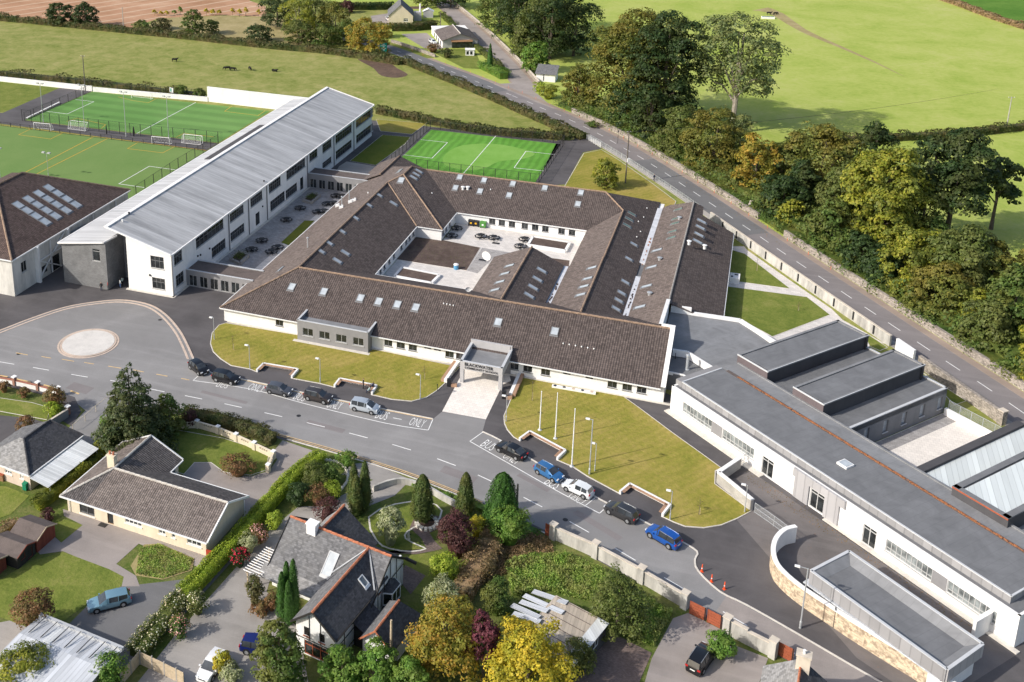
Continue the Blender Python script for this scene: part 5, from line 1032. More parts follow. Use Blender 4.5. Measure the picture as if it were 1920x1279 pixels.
# ---------------------------------------------------------------- street furniture
def lamp(u, v, vt, label, arm=0.6, rz=0.0, group='lamp posts around the school', twin=False, kind='lamp_post'):
    p = g(u, v); h = height(u, v, vt); o = empty(kind, p, rz, label, 'lamp post', group); o['_local'] = 1
    r = .06 if h < 6 else .09
    MB().tube([(0, 0, 0), (0, 0, .9), (0, 0, .95), (0, 0, h)], [r * 1.5, r * 1.5, r, r * .75], 10).build('post', 'steel_galv', o)
    if twin: mb = MB().beam((-.9, 0, h - .1), (.9, 0, h - .1), .1); mb.build('cross_bar', 'steel_galv', o)
    if twin:
        for x in (-.8, .8): MB().box((x, -.1, h + .12), (.7, .5, .3)).build('floodlight', 'frame_pale', o)
    else:
        MB().beam((0, 0, h - .04), (-arm, 0, h), .06).build('arm', 'steel_galv', o); mb = MB(); mb.prism([(-arm - .45, -.12), (-arm + .1, -.16), (-arm + .1, .16), (-arm - .45, .12)], h - .08, h + .07, bottom=True); mb.build('lantern', 'pvc_white', o)
    return o
for u, v, vt, lab in ((402, 637, 596, 'short grey lamp post at the lawn corner nearest the turning island'), (468.5, 692, 648, 'short lamp post on the lawn left of the first bench recess'), (600.5, 718, 673, 'short lamp post on the lawn between two bench recesses'), (788, 748.5, 703, 'short lamp post on the lawn edge left of the entrance'), (949, 791, 743, 'short lamp post on the lawn edge right of the entrance'), (1115, 884, 832, 'short lamp post right beside the tall one on the lawn'), (1256, 975, 921, 'short lamp post beside the last bench recess'), (1396, 961, 910, 'short lamp post at the foot of the yard wall')): lamp(u, v, vt, lab, .3)
lamp(1105, 890, 787, 'tall galvanised street lamp on the lawn by the flagpoles', .5); lamp(1500.2, 1178, 1066, 'tall galvanised street lamp in front of the curved stone wall', .9, R(0))
for u, v, vt, lab in ((81.3, 230, 157, 'tall floodlight mast at the left goal of the near pitch'), (159, 246.5, 160, 'tall floodlight mast left of the far pitch goal'), (236.5, 256, 173, 'tall floodlight mast beside the near end of the halfway line'), (316.4, 260, 181.5, 'tall floodlight mast behind the right-hand white goal'), (91, 331, 287, 'floodlight mast rising behind the hall roof'), (1, 340, 278, 'floodlight mast cut by the left picture edge')): lamp(u, v, vt, lab, group='floodlight masts of the pitches', twin=True, kind='floodlight_mast')
for u, v, vt, lab in ((1012, 807, 735, 'white flagpole nearest the entrance'), (1041, 823, 738, 'white flagpole standing in the middle of three'), (1072, 875, 768, 'white flagpole nearest the tall street lamp')):
    p = g(u, v); h = height(u, v, vt); o = empty('flagpole', p, 0, lab, 'flagpole', 'flagpoles on the lawn'); o['_local'] = 1
    MB().tube([(0, 0, .2), (0, 0, h)], [.1, .05], 10).build('pole', 'pvc_white', o); MB().lathe((0, 0, 0), [(.3, 0), (.3, .1), (.14, .22), (.12, .4)], 12).build('base', 'coping_metal', o); MB().lathe((0, 0, h), [(.02, 0), (.08, .05), (.08, .12), (.02, .17)], 8).build('finial', 'pvc_white', o)
# benches in the kerbed recesses
RC = [[(481.5, 698), (494, 685.5), (558.7, 696.4), (547, 710)], [(627, 727), (637, 714), (706, 727), (697, 741)], [(974, 827), (993, 813), (1060, 849), (1044.6, 863.7)], [(1162, 927), (1180.5, 911.7), (1256, 951), (1241.7, 969.7)]]
for k, q in enumerate(RC):
    P = [g(*c) for c in q]; o = bempty('bench_recess', (P[1] + P[2]) / 2, ['white U-shaped bench wall in the recess nearest the turning loop', 'white U-shaped bench wall where three people sit', 'white U-shaped bench wall below the flagpoles', 'white U-shaped bench wall with red timber seat by the grey car'][k], 'bench', 'U-shaped bench walls')
    c = sum((p for p in P), Vector()) / 4
    for a, b in zip(P, P[1:]): MB().beam((a.x, a.y, .25), (b.x, b.y, .25), .28, .5).build('bench_wall', 'coping_white', o)
    for a, b in ((P[0], P[1]), (P[1], P[2]), (P[2], P[3])):
        d = (b - a).normalized(); s = Vector((-d.y, d.x, 0)); s = s if s.dot(c - a) > 0 else -s; L = (b - a).length
        for j in range(4):
            q0, q1 = a + d * .2 + s * (.2 + .11 * j), b - d * .2 + s * (.2 + .11 * j); MB().beam((q0.x, q0.y, .45), (q1.x, q1.y, .45), .09, .05).build('seat_slat', 'timber_seat', o)
# litter bins, signposts, stakes with saplings
for u, v, lab in ((842, 724, 'black litter bin beside the low wall left of the entrance'), (945, 747, 'black litter bin beside the low wall right of the entrance')):
    p = g(u, v); o = empty('litter_bin', p, R(10), lab, 'bin', 'litter bins at the entrance'); o['_local'] = 1
    mb = MB(); mb.box((0, 0, .55), (.6, .55, 1.0)); mb.build('body', 'plastic_black', o); mb = MB(); mb.prism([(-.33, -.3), (.33, -.3), (.33, .3), (-.33, .3)], 1.05, 1.2); mb.build('hood', 'plastic_black', o); MB().box((0, -.28, .88), (.4, .02, .18)).build('slot', 'metal_dark', o)
    s = g(u + 12, v + 1); MB().box((0.75, 0, .25), (.9, .5, .5)).build('bench_block', 'timber_seat', o)
for u, v, vt, lab in ((820, 733, 721, 'black post on the lawn edge near the litter bin'), (1158, 269, 246, 'grey road sign post by the verge opposite the pole'), (904, 178, 160, 'small road sign on the near verge')):
    p = g(u, v); h = height(u, v, vt); o = empty('sign_post', p, 0, lab, 'post'); o['_local'] = 1; MB().tube([(0, 0, 0), (0, 0, h)], .05, 6).build('post', 'metal_dark', o); MB().box((0, 0, h), (.35 if h > 2 else .14, .05, .4 if h > 2 else .1)).build('plate', 'metal_dark', o)
# traffic cones
for u, v, lab in ((1316, 1072, 'orange traffic cone nearest the blue car'), (1334, 1091, 'orange traffic cone in the middle of the three'), (1358, 1105, 'orange traffic cone furthest from the cars')):
    p = g(u, v); o = empty('traffic_cone', p, random.random(), lab, 'traffic cone', 'traffic cones along the kerb'); o['_local'] = 1
    MB().box((0, 0, .03), (.32, .32, .06)).build('base', 'cone_orange', o); MB().lathe((0, 0, .06), [(.1, 0), (.06, .85), (.05, .95)], 12).build('cone', 'cone_orange', o); MB().lathe((0, 0, .45), [(.085, 0), (.08, .12)], 12).build('reflective_band', 'paint_white', o)
# picnic tables: hexagonal top with attached seats
def picnic():
    o = empty('picnic_table', (0, 0, 0)); o['_local'] = 1
    mb = MB(); mb.prism(circ((0, 0), .75, 6), .70, .78, bottom=True); mb.build('table_top', 'plastic_black', o)
    mb = MB(); mb.lathe((0, 0, 0), [(.4, 0), (.4, .04), (.1, .1), (.1, .7)], 8); mb.build('pedestal', 'plastic_black', o)
    for k in range(6):
        a = math.pi / 3 * k + math.pi / 6; c = (1.15 * math.cos(a), 1.15 * math.sin(a)); MB().box((*c, .44), (.3, .85, .07), a).build('seat', 'plastic_black', o)
    mb = MB()
    for k in range(6):
        a = math.pi / 3 * k + math.pi / 6; mb.beam((.1 * math.cos(a), .1 * math.sin(a), .15), (1.15 * math.cos(a), 1.15 * math.sin(a), .15), .07); mb.beam((1.15 * math.cos(a), 1.15 * math.sin(a), .15), (1.15 * math.cos(a), 1.15 * math.sin(a), .42), .07)
    mb.build('frame', 'plastic_black', o); return o
PT = [(472, 471, 'in front of the planter end of the terrace'), (509, 475, 'nearest the old school roof on the terrace'), (521, 467, 'tucked against the roof edge beside its twin'), (491, 454, 'just in the shade of the terrace'), (537, 415, 'alone in shade on the terrace'), (563, 393, 'left of the far planter on the terrace'), (596, 400, 'right of the grey channel in mid terrace'), (608, 399, 'half hidden by the roof in mid terrace'), (614, 385, 'below the far planter on the terrace'), (626, 384, 'half hidden by the roof below the far link'), (630, 370, 'next to the far glazed link'), (641, 371, 'under the roof edge by the far glazed link'),
      (856, 431, 'nearest the bins in the courtyard'), (847, 445, 'beside the block corner in the courtyard'), (902, 446, 'left of a pair in the courtyard'), (926, 449, 'right of a pair in the courtyard'), (984, 452, 'left behind the raised planter'), (976, 465, 'in front of the raised planter corner')]
tb = picnic()
for k, (u, v, w) in enumerate(PT):
    o = tb if k == 0 else copy_tree(tb); p = g(u, v); o.location = p; o.rotation_euler.z = random.random(); tag(o, 'black hexagonal picnic table ' + w, 'picnic table', 'black picnic tables')
# wheeled bins in the court
for k, (u, v, m, lab) in enumerate(((884, 423, 'plastic_black', 'black wheeled bin at the left of the courtyard row'), (893, 424, 'plastic_black', 'black wheeled bin in the middle of the courtyard row'), (906, 426.5, 'bin_lime', 'green wheeled bin at the right of the courtyard row'))):
    p = g(u, v); o = empty('wheeled_bin', p, R(0), lab, 'bin', 'wheeled bins in the court'); o['_local'] = 1
    mb = MB(); mb.prism(rect(-.6, -.5, .6, .5), .2, 1.15); mb.build('body', m, o); mb = MB(); mb.prism(rect(-.64, -.55, .64, .55), 1.15, 1.35, zt=[1.25, 1.25, 1.42, 1.42]); mb.build('lid', m, o); MB().box((0, -.52, .75), (.4, .03, .35)).build('sticker', 'petal_yellow' if k < 2 else 'paint_white', o)
    for x in (-.5, .5):
        for y in (-.4, .4): MB().box((x, y, .1), (.1, .18, .2)).build('castor', 'tyre', o)
# planters with raised white rims
def planter(px, h, label, rim='coping_white', soilm='mulch', plants=0):
    P = G2(px); P = P if area(P) > 0 else P[::-1]; c = (sum(p[0] for p in P) / 4, sum(p[1] for p in P) / 4); o = bempty('raised_planter', (*c, 0), label, 'planter', 'raised planters')
    MB().prism(P, 0, h - .12).build('soil', soilm, o)
    for i in range(4): MB().beam((*P[i], h / 2), (*P[(i + 1) % 4], h / 2), .5, h).build('side_wall', rim, o)
    return o, P
planter([(754, 505), (824, 519), (809, 534), (740, 521)], .5, 'long white-rimmed planter beside the front range in the courtyard'); planter([(999, 448), (1068, 459), (1060, 474), (990, 463)], .6, 'long white-rimmed planter by the back range in the courtyard')
pl1, _P1 = planter([(432, 489), (447, 476), (466, 482), (450, 497)], .6, 'planter with low shrubs by the front link on the terrace', 'concrete_old'); pl2, _P2 = planter([(568, 378), (584, 366), (600, 369), (584, 383)], .6, 'planter with low shrubs by the far link on the terrace', 'concrete_old')
o = empty('water_butt', g(855, 505), 0, 'pale blue drum with white lid on the courtyard edge', 'drum'); o['_local'] = 1; MB().lathe((0, 0, 0), [(.42, 0), (.46, .4), (.42, .95)], 14).build('drum', 'tarp', o); MB().lathe((0, 0, .95), [(.5, 0), (.5, .1), (.3, .22)], 14).build('lid', 'pvc_white', o)
for u, v in ((930, 456.5), (905, 488)):
    p = g(u, v); o = empty('drain_grate', (p.x, p.y, .04), 0, 'dark drain grate %s' % ('beside the pair of courtyard tables' if u > 920 else 'beside the satellite dish'), 'drain', 'drain grates'); o['_local'] = 1; MB().box((0, 0, .01), (1.5, .8, .03)).build('grate', 'metal_dark', o)
o = empty('plant_box', g(1377, 527), 0, 'white louvred plant enclosure against the wing by the lawn', 'enclosure'); o['_local'] = 1; MB().prism(rect(-.9, -1.2, .9, 1.2), 0, 1.1).build('body', 'coping_white', o); MB().box((.2, .5, 1.12), (.6, .5, .04)).build('vent', 'metal_dark', o); MB().box((-.5, -.5, 1.12), (.4, .5, .04)).build('vent', 'metal_dark', o)
# goals
def goal(u0, v0, u1, v1, label, h=2.0, d=1.0, mat='pvc_white'):
    a, b = g(u0, v0), g(u1, v1); e = (b - a); L = e.length; o = empty('goal', a, math.atan2(e.y, e.x), label, 'goal', 'goals on the pitches'); o['_local'] = 1
    for x in (0, L): MB().tube([(x, 0, 0), (x, 0, h)], .07, 8).build('post', mat, o)
    MB().tube([(0, 0, h), (L, 0, h)], .07, 8).build('crossbar', mat, o)
    mb = MB()
    for x in (0, L): mb.tube([(x, 0, h), (x, d * .5, h - .1), (x, d, .05)], .035, 6); mb.tube([(x, 0, .05), (x, d, .05)], .035, 6)
    mb.tube([(0, d, .05), (L, d, .05)], .035, 6); mb.build('rear_frame', mat, o)
    mb = MB(); mb.face([(0, d, .05), (L, d, .05), (L, d * .5, h - .1), (0, d * .5, h - .1)]); mb.build('net', 'net_white', o)
goal(64, 243, 95, 246, 'white goal at the left end of the near pitch', 2.0, 1.4); goal(285, 269.5, 318, 272.5, 'white goal in front of the right floodlight mast', 2.0, 1.4); goal(133, 239, 166, 243, 'white goal behind the fence on the far pitch, left', 2.0, -1.4); goal(345, 265, 380, 269, 'white goal behind the fence on the far pitch, right', 2.0, -1.4); goal(247, 183.5, 283, 187, 'white goal against the far boundary wall', 2.0, 1.2)
# mesh sports fences
def fence(name, pts, h, label, step=2.6, mesh='mesh_dark', group='mesh fences round the pitches', mat='metal_dark', world=False):
    L = pts if world else G2(pts); o = bempty(name, (*L[0], 0), label, 'fence', group)
    for p in resample(L, step): MB().box((*p, h / 2), (.11, .11, h)).build('post', mat, o)
    mb = MB()
    for a, b in zip(L, L[1:]): mb.beam((*a, h - .03), (*b, h - .03), .05); mb.beam((*a, .06), (*b, .06), .05)
    mb.build('rail', mat, o); mb = MB()
    for a, b in zip(L, L[1:]): mb.face([(*a, .08), (*b, .08), (*b, h - .05), (*a, h - .05)])
    mb.build('mesh_panel', mesh, o); return o
fence('mesh_fence', [(-84.3, 236), (-84.3, 266.6), (-47.6, 266.6), (-47.6, 235), (-68, 235), (-80, 235)], 2.4, 'black mesh fence enclosing the small green pitch', 2.8, 'mesh_black', world=True)
fence('mesh_fence', [(42, 227), (160, 244), (300, 260), (418, 271)], 3.4, 'black mesh fence along the far pitch beside the path', 3.2); fence('mesh_fence', [(2, 236), (120, 251), (260, 268), (392, 284)], 1.2, 'low black mesh fence along the near pitch beside the path', 3.2); fence('mesh_fence', [(409, 270), (390, 282), (330, 318), (250, 372)], 2.6, 'black mesh fence between the near pitch and the long block', 4.0); fence('mesh_fence', [(46, 226), (90, 208), (140, 186), (171, 172)], 2.4, 'black mesh fence at the left end of the far pitch', 4.0)
fence('boundary_fence', [(-60, 144), (0, 150), (90, 158), (173, 167), (290, 179), (388, 187)], 3.0, 'tall dark ball-stop fence behind the low white wall', 5.0, group=None)
for u, v, lab in ((200, 252, 'black rolled screen on the fence left of the mast'), (251, 256, 'black rolled screen on the fence right of the mast')):
    p = g(u, v); o = empty('screen_roll', p, 0, lab, 'screen', 'black rolled screens'); o['_local'] = 1; MB().tube([(0, 0, .1), (.05, 0, 1.2), (0, 0, 2.3 if u < 220 else 2.7)], [.16, .3 if u > 220 else .18, .12], 8).build('roll', 'plastic_black', o); MB().tube([(0, .1, 0), (0, .1, 2.6)], .05, 6).build('pole', 'metal_dark', o)
# boundary walls of the sports ground
for nm, pts, h, th, lab in (('boundary_wall', [(-300, 126), (0, 152.5), (173, 171)], 1.5, .4, 'long low white wall behind the school field on the left'), ('boundary_wall', [(175, 171.5), (280, 181), (390, 190.5)], 1.3, .4, 'low white wall along the far edge of the green pitch'), ('practice_wall', [(390, 190), (470, 199.5), (586, 213)], 4.4, .5, 'tall white practice wall behind the long block')):
    L = G2(pts); o = bempty(nm, (*L[1], 0), lab, 'wall')
    mb = MB(); ribbon(mb, L, -th / 2, th / 2, h, 0); mb.build('wall_body', 'render_white', o); mb = MB(); ribbon(mb, L, -th / 2 - .06, th / 2 + .06, h + .08, h); mb.build('coping', 'coping_white', o)
o = empty('notice_sign', g(322, 181), R(-10), 'small white and green notice on the pitch wall', 'sign'); o['_local'] = 1; MB().box((0, 0, 2.0), (1.4, .08, 1.5)).build('panel', 'paint_white', o); MB().box((-.15, -.06, 2.0), (.5, .03, 1.0)).build('symbol', 'sign_green', o); MB().beam((0, .05, 0), (0, .05, 1.3), .08).build('post', 'steel_galv', o)
# spectator rail and bench on the path
railing('spectator_rail', [(52, 226), (110, 200), (140, 186)], 1.1, 'steel handrail along the path at the far pitch', 'railing', None, 2.5, None)
o = bempty('spectator_bench', g(60, 218), 'long white bench beside the path at the far pitch', 'bench'); a, b = g(50, 224), g(112, 194); MB().beam((a.x, a.y, .45), (b.x, b.y, .45), .5, .1).build('seat', 'coping_white', o)
for k in range(6): p = a + (b - a) * (k / 5 * .96 + .02); MB().box((p.x, p.y, .2), (.12, .4, .4), R(50)).build('leg', 'steel_galv', o)
# utility poles and their wires
def upole(u, v, vt, label, mat='pole_wood', arm=1.6, rz=0, box=False, lean=0.0):
    p = g(u, v); h = height(u, v, vt); o = empty('utility_pole', p, rz, label, 'utility pole', 'utility poles'); o['_local'] = 1
    MB().tube([(0, 0, 0), (lean, 0, h)], [.17, .12], 8).build('pole', mat, o)
    if arm:
        MB().beam((-arm / 2 + lean, 0, h - .25), (arm / 2 + lean, 0, h - .25), .1).build('cross_arm', mat, o)
        for x in (-arm * .45, 0, arm * .45): MB().lathe((x + lean, 0, h - .2), [(.05, 0), (.07, .12), (.03, .2)], 6).build('insulator', 'pvc_white', o)
    if box: MB().box((.3, -.2, h * .45), (.7, .5, .9)).build('transformer', 'pvc_white', o); MB().box((.05, -.1, h * .62), (.1, .1, h * .5)).build('cable_guard', 'metal_dark', o)
    return p + Vector((lean, 0, h))
t1 = upole(1172.6, 344, 246, 'dark utility pole with white transformer box on the corner lawn', 'pole_wood', 1.0, R(30), True); t2 = upole(1887.5, 238, 181.5, 'pale leaning utility pole in the field on the right', 'pole_pale', 1.8, R(20)); t3 = upole(160, 170, 104, 'dark utility pole behind the far corner of the pitches', 'pole_wood', 1.4); t4 = upole(232, 60, 13, 'pale utility pole at the stubble field edge', 'pole_pale', 0); t5 = upole(967, 1000, 908, 'dark utility pole behind the big cypress by the street', 'pole_wood', 0); t6 = upole(733, 1255, 1163, 'thin pale pole in front of the small slate outbuilding', 'timber_pale', 0); t7 = upole(826, 48, 22, 'pole at the lane beside the far cottage', 'pole_wood', 0)
for k, off in enumerate((-.4, .4)):
    o = bempty('overhead_wire', t1, 'overhead wire running across the trees to the far field pole, %s' % ('upper' if k else 'lower'), 'wire', 'overhead wires'); a, b = t1 + Vector((0, off, -k * .3)), Vector((60, 330, 9)); pts = [a.lerp(b, i / 12) - Vector((0, 0, 4 * 1.5 * (i / 12) * (1 - i / 12))) for i in range(13)]; MB().tube(pts, .02, 4).build('cable', 'metal_dark', o)
# green road sign by the far bend
o = empty('road_sign', g(719, 104), R(20), 'big green direction sign at the bend of the upper road', 'sign'); o['_local'] = 1
MB().box((0, 0, 2.9), (2.4, .1, 3.0)).build('panel', 'sign_green', o)
for x in (-.8, .8): MB().beam((x, .1, 0), (x, .1, 2.6), .12).build('post', 'steel_galv', o)
for k, w in enumerate((1.2, 1.8, .9, 1.6, 1.3)): MB().box((-.1 + .1 * (k % 2), -.06, 4.0 - .5 * k), (w, .02, .16)).build('text_line', 'paint_white', o)
# low walls and fences of the upper road
def stone_wall(name, L, h, th, mat, label, coping='coping_stone', cat='wall', group=None):
    o = bempty(name, (*L[len(L) // 2], 0), label, cat, group); mb = MB(); ribbon(mb, L, -th / 2, th / 2, h, 0); mb.build('wall_body', mat, o)
    if coping: mb = MB(); ribbon(mb, L, -th / 2 - .04, th / 2 + .04, h + .1, h); mb.build('coping', coping, o)
    return o
def cut(L, x0, x1): return [p for p in L if x0 <= p[0] <= x1]
FINE = spline(UPC, 14)
stone_wall('field_wall', cut(offset(FINE, 5.0), -52, 2), 1.3, .5, 'stone_rubble', 'rubble stone wall along the wooded side of the upper road', 'stone_rubble'); stone_wall('field_wall', cut(offset(FINE, 5.0), 6.5, 80), 1.3, .5, 'stone_rubble', 'rubble stone wall below the near trees of the upper road', 'stone_rubble')
L_ = G2([(1404, 395), (1407, 388), (1430, 387), (1450, 400), (1478, 424)]); stone_wall('recess_wall', L_, 1.4, .4, 'block_wall', 'dark-faced wall set back in a recess of the field wall', 'coping_stone')
rw = cut(offset(FINE, -5.4), -9, 23.5); RWo = stone_wall('roadside_wall', rw, 1.9, .35, 'render_wall', 'pale rendered wall with dark slots between school lawn and road', 'coping_stone')
for p in resample(offset(rw, -.2), 5.2)[1:]: MB().box((*p, 1.1), (.28, .28, 1.5), R(-50)).build('slot', 'metal_dark', RWo)
rw2 = cut(offset(FINE, -5.4), 23.4, 26.8); stone_wall('roadside_wall', rw2, 2.1, .4, 'render_white', 'white painted stretch of wall between lawn and road', 'coping_white'); rw3 = cut(offset(FINE, -5.5), 26.9, 37.0); stone_wall('roadside_wall', rw3, 1.9, .5, 'stone_rubble', 'rubble stone wall with end pier behind the modern wing', 'stone_rubble')
o = bempty('wall_pier', (*rw3[-1], 0), 'square stone pier ending the rubble wall behind the wing', 'pier'); MB().box((*rw3[-1], 1.1), (.9, .9, 2.2), R(-50)).build('pier_body', 'stone_rubble', o); MB().box((*rw3[-1], 2.25), (1.05, 1.05, .15), R(-50)).build('cap', 'coping_stone', o)
fl = cut(offset(FINE, -4.6), -46, -10); fence('road_fence', fl, 1.3, 'galvanised mesh fence along the footpath of the upper road', 2.6, 'mesh_galv', None, 'steel_galv', True)
railing('field_gate', [(1100, 262), (1126, 278)], 1.5, 'white metal field gate at the yard entrance', 'gate', None, 1.2, None, 'pvc_white', (1.0, .8, .6, .4, .2))
stone_wall('garden_wall', offset(UPL, 6.3)[7:17], 1.1, .5, 'stone_rubble', 'low stone wall of the bungalow garden at the road fork', None)
lw = offset(LANE, -4.6); stone_wall('lane_wall', lw[3:36], 1.2, .5, 'stone_rubble', 'stone wall on the wooded side of the climbing lane', 'coping_stone')
# marker posts on the verges
k = 0
for L, col in ((offset(FINE, 4.0), 'cone_orange'),):
    for p in resample(L, 7)[3:34]:
        o = empty('marker_post', (*p, 0), 0, 'small orange verge marker post along the upper road', 'post', 'orange verge markers'); o['_local'] = 1; MB().tube([(0, 0, 0), (0, 0, .8)], .035, 5).build('stake', col, o)
# barrier tubes by the cul-de-sac
L = G2([(137, 808), (160, 790), (180, 772), (207, 752)]); o = bempty('handrail', (*L[0], 0), 'cream tubular handrail sloping down beside the cul-de-sac', 'railing')
mb = MB()
for a, b in zip(L, L[1:]): mb.tube([(*a, 1.0), (*b, 1.0)], .04, 6)
mb.build('rail', 'render_cream', o)
for p in L: MB().tube([(*p, 0), (*p, 1.0)], .045, 6).build('post', 'render_cream', o)
# ---------------------------------------------------------------- houses and garden buildings
class Fr:
    def __init__(s, ox, oy, deg): s.o = Vector((ox, oy, 0)); a = R(deg); s.a = a; s.x = Vector((math.cos(a), math.sin(a), 0)); s.y = Vector((-math.sin(a), math.cos(a), 0))
    def __call__(s, p, t, z=0): q = s.o + s.x * p + s.y * t; return (q.x, q.y, z)
    def xy(s, p, t): return s(p, t)[:2]
    def rect(s, a, b, c, d): return [s.xy(a, b), s.xy(c, b), s.xy(c, d), s.xy(a, d)]
def gab(parent, pts, mat): mb = MB(); mb.face(pts); return mb.build('gable', mat, parent)
WH = dict(cols=3, trans=.65, frame='pvc_white', sill='pvc_white', bar=.08)
# --- cream bungalow with L-shaped tiled roof
f = Fr(-78.4, 95.6, -3.5); e, r = 2.4, 4.7
A = bempty('cream_bungalow', f(11, 5), 'cream bungalow with L-shaped brown tiled roof and one chimney', 'house')
pS = [f(3.6, 0, e), f(21.8, 0, e), f(21.8, 4.85, r), f(4.85, 4.85, r)]
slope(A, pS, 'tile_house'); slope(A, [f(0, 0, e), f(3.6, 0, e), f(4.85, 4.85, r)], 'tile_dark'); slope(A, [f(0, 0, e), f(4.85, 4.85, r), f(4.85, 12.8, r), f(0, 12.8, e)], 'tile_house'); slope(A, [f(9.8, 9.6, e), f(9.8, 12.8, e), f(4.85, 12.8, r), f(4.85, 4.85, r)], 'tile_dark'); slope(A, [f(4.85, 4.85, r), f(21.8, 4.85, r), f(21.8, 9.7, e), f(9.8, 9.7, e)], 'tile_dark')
for a, b in ((f(0, 0, e), f(4.85, 4.85, r)), (f(4.85, 4.85, r), f(21.8, 4.85, r)), (f(4.85, 4.85, r), f(4.85, 12.8, r))): ridge(A, a, b, 'ridge_pale', .3, step=.4)
mb = MB()
for a, b in ((f(-.08, -.08, e - .08), f(21.8, -.08, e - .08)), (f(9.8, 9.78, e - .08), f(21.8, 9.78, e - .08)), (f(-.08, 0, e - .08), f(-.08, 12.8, e - .08)), (f(9.88, 9.7, e - .08), f(9.88, 12.8, e - .08))): mb.beam(a, b, .14, .16)
for a, b in ((f(21.84, 0, e), f(21.84, 4.85, r)), (f(21.84, 4.85, r), f(21.84, 9.7, e)), (f(0, 12.84, e), f(4.85, 12.84, r)), (f(4.85, 12.84, r), f(9.8, 12.84, e))): mb.beam(a, b, .16, .24)
mb.build('fascia', 'pvc_white', A)
wall(A, f.xy(.6, .5), f.xy(21.3, .5), 0, 2.35, 'render_cream', [(1.9, 4.2, .35, 2.1, dict(cols=2, frame='frame_grey', sill='pvc_white')), (6.2, 7.1, .1, 2.1, dict(cols=1, frame='timber', sill=None)), (8.9, 11.4, 1.1, 2.0, dict(WH, cols=4)), (13.9, 14.9, 1.1, 1.9, dict(WH, cols=2)), (15.8, 16.3, 1.1, 1.9, dict(WH, cols=1)), (18.0, 20.0, 1.0, 2.0, WH)], .25)
wall(A, f.xy(21.3, .5), f.xy(21.3, 9.2), 0, 2.35, 'render_cream', (), .25); mb = MB(); mb.face([f(21.3, .5, 2.35), f(21.3, 9.2, 2.35), f(21.3, 4.85, 4.5)]); mb.build('gable', 'render_cream', A)
wall(A, f.xy(21.3, 9.2), f.xy(9.3, 9.2), 0, 2.35, 'render_cream', (), .25); wall(A, f.xy(9.3, 9.2), f.xy(9.3, 12.4), 0, 2.35, 'render_cream', [(.6, 2.6, .9, 2.1, WH)], .25); wall(A, f.xy(.6, 12.4), f.xy(.6, .5), 0, 2.35, 'render_cream', (), .25); wall(A, f.xy(9.3, 12.4), f.xy(.6, 12.4), 0, 2.35, 'render_cream', (), .25)
mb = MB(); mb.face([f(9.3, 12.4, 2.35), f(.6, 12.4, 2.35), f(4.85, 12.4, 4.5)]); mb.build('gable', 'render_cream', A)
def chimney(parent, c, w, d, z0, z1, rz, mat='render_cream', pots=2, pot='ridge_terracotta'):
    o = MB().box((c[0], c[1], (z0 + z1) / 2), (w, d, z1 - z0), rz).build('chimney', mat, parent); MB().box((c[0], c[1], z1), (w + .16, d + .16, .16), rz).build('chimney_cap', mat, o)
    for k in range(pots):
        q = (k - (pots - 1) / 2) * w * .5; MB().lathe((c[0] + q * math.cos(rz), c[1] + q * math.sin(rz), z1 + .08), [(.15, 0), (.12, .3), (.16, .38)], 10).build('chimney_pot', pot, o)
chimney(A, f(3.9, 5.7), 1.1, .7, 3.6, 5.9, f.a)
p = f(21.6, 8.9); MB().tube([(*p[:2], 0), (*p[:2], 2.3)], .05, 6).build('downpipe', 'pvc_white', A); p = f(1.0, .4); MB().tube([(*p[:2], 0), (*p[:2], 2.3)], .05, 6).build('downpipe', 'pvc_white', A)
o = bempty('red_gate', g(395, 1045), 'small red timber gate between the bungalow and the clipped hedge', 'gate'); a, b = g(387, 1047), g(414, 1053); MB().beam((a.x, a.y, .6), (b.x, b.y, .6), .08, 1.2).build('gate_panel', 'red_gate', o); MB().beam((a.x, a.y, 1.2), (b.x, b.y, 1.2), .12, .06).build('gate_rail', 'red_gate', o)
o = empty('door_mat', g(193, 985), f.a, 'dark door mat at the bungalow back door', 'mat'); o['_local'] = 1; MB().box((0, 0, .055), (1.1, .7, .03)).build('mat', 'metal_dark', o)
# --- slate bungalow with carport, left
f = Fr(-84.5, 97.4, -6); e, r = 2.6, 4.7
B = bempty('slate_bungalow', f(-4, 5), 'bungalow with dark slate hipped roof and white carport sheet', 'house')
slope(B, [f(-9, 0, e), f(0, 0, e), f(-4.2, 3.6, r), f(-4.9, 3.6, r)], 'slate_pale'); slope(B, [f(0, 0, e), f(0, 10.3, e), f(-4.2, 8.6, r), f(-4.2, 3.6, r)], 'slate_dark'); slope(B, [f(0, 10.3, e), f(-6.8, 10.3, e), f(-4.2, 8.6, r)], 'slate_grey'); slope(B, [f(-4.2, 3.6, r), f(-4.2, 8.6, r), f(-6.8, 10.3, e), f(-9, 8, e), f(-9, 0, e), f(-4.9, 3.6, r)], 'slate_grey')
for a, b in ((f(0, 0, e), f(-4.2, 3.6, r)), (f(-4.2, 3.6, r), f(-4.2, 8.6, r)), (f(0, 10.3, e), f(-4.2, 8.6, r))): ridge(B, a, b, 'slate_dark', .26)
wall(B, f.xy(-9, .4), f.xy(-.4, .4), 0, 2.55, 'render_pink', [(6.9, 7.5, 1.3, 2.0, WH), (4.2, 5.4, 1.3, 2.0, WH)], .25); wall(B, f.xy(-.4, .4), f.xy(-.4, 9.9), 0, 2.55, 'render_pink', (), .25); wall(B, f.xy(-.4, 9.9), f.xy(-6.5, 9.9), 0, 2.55, 'render_pink', (), .25)
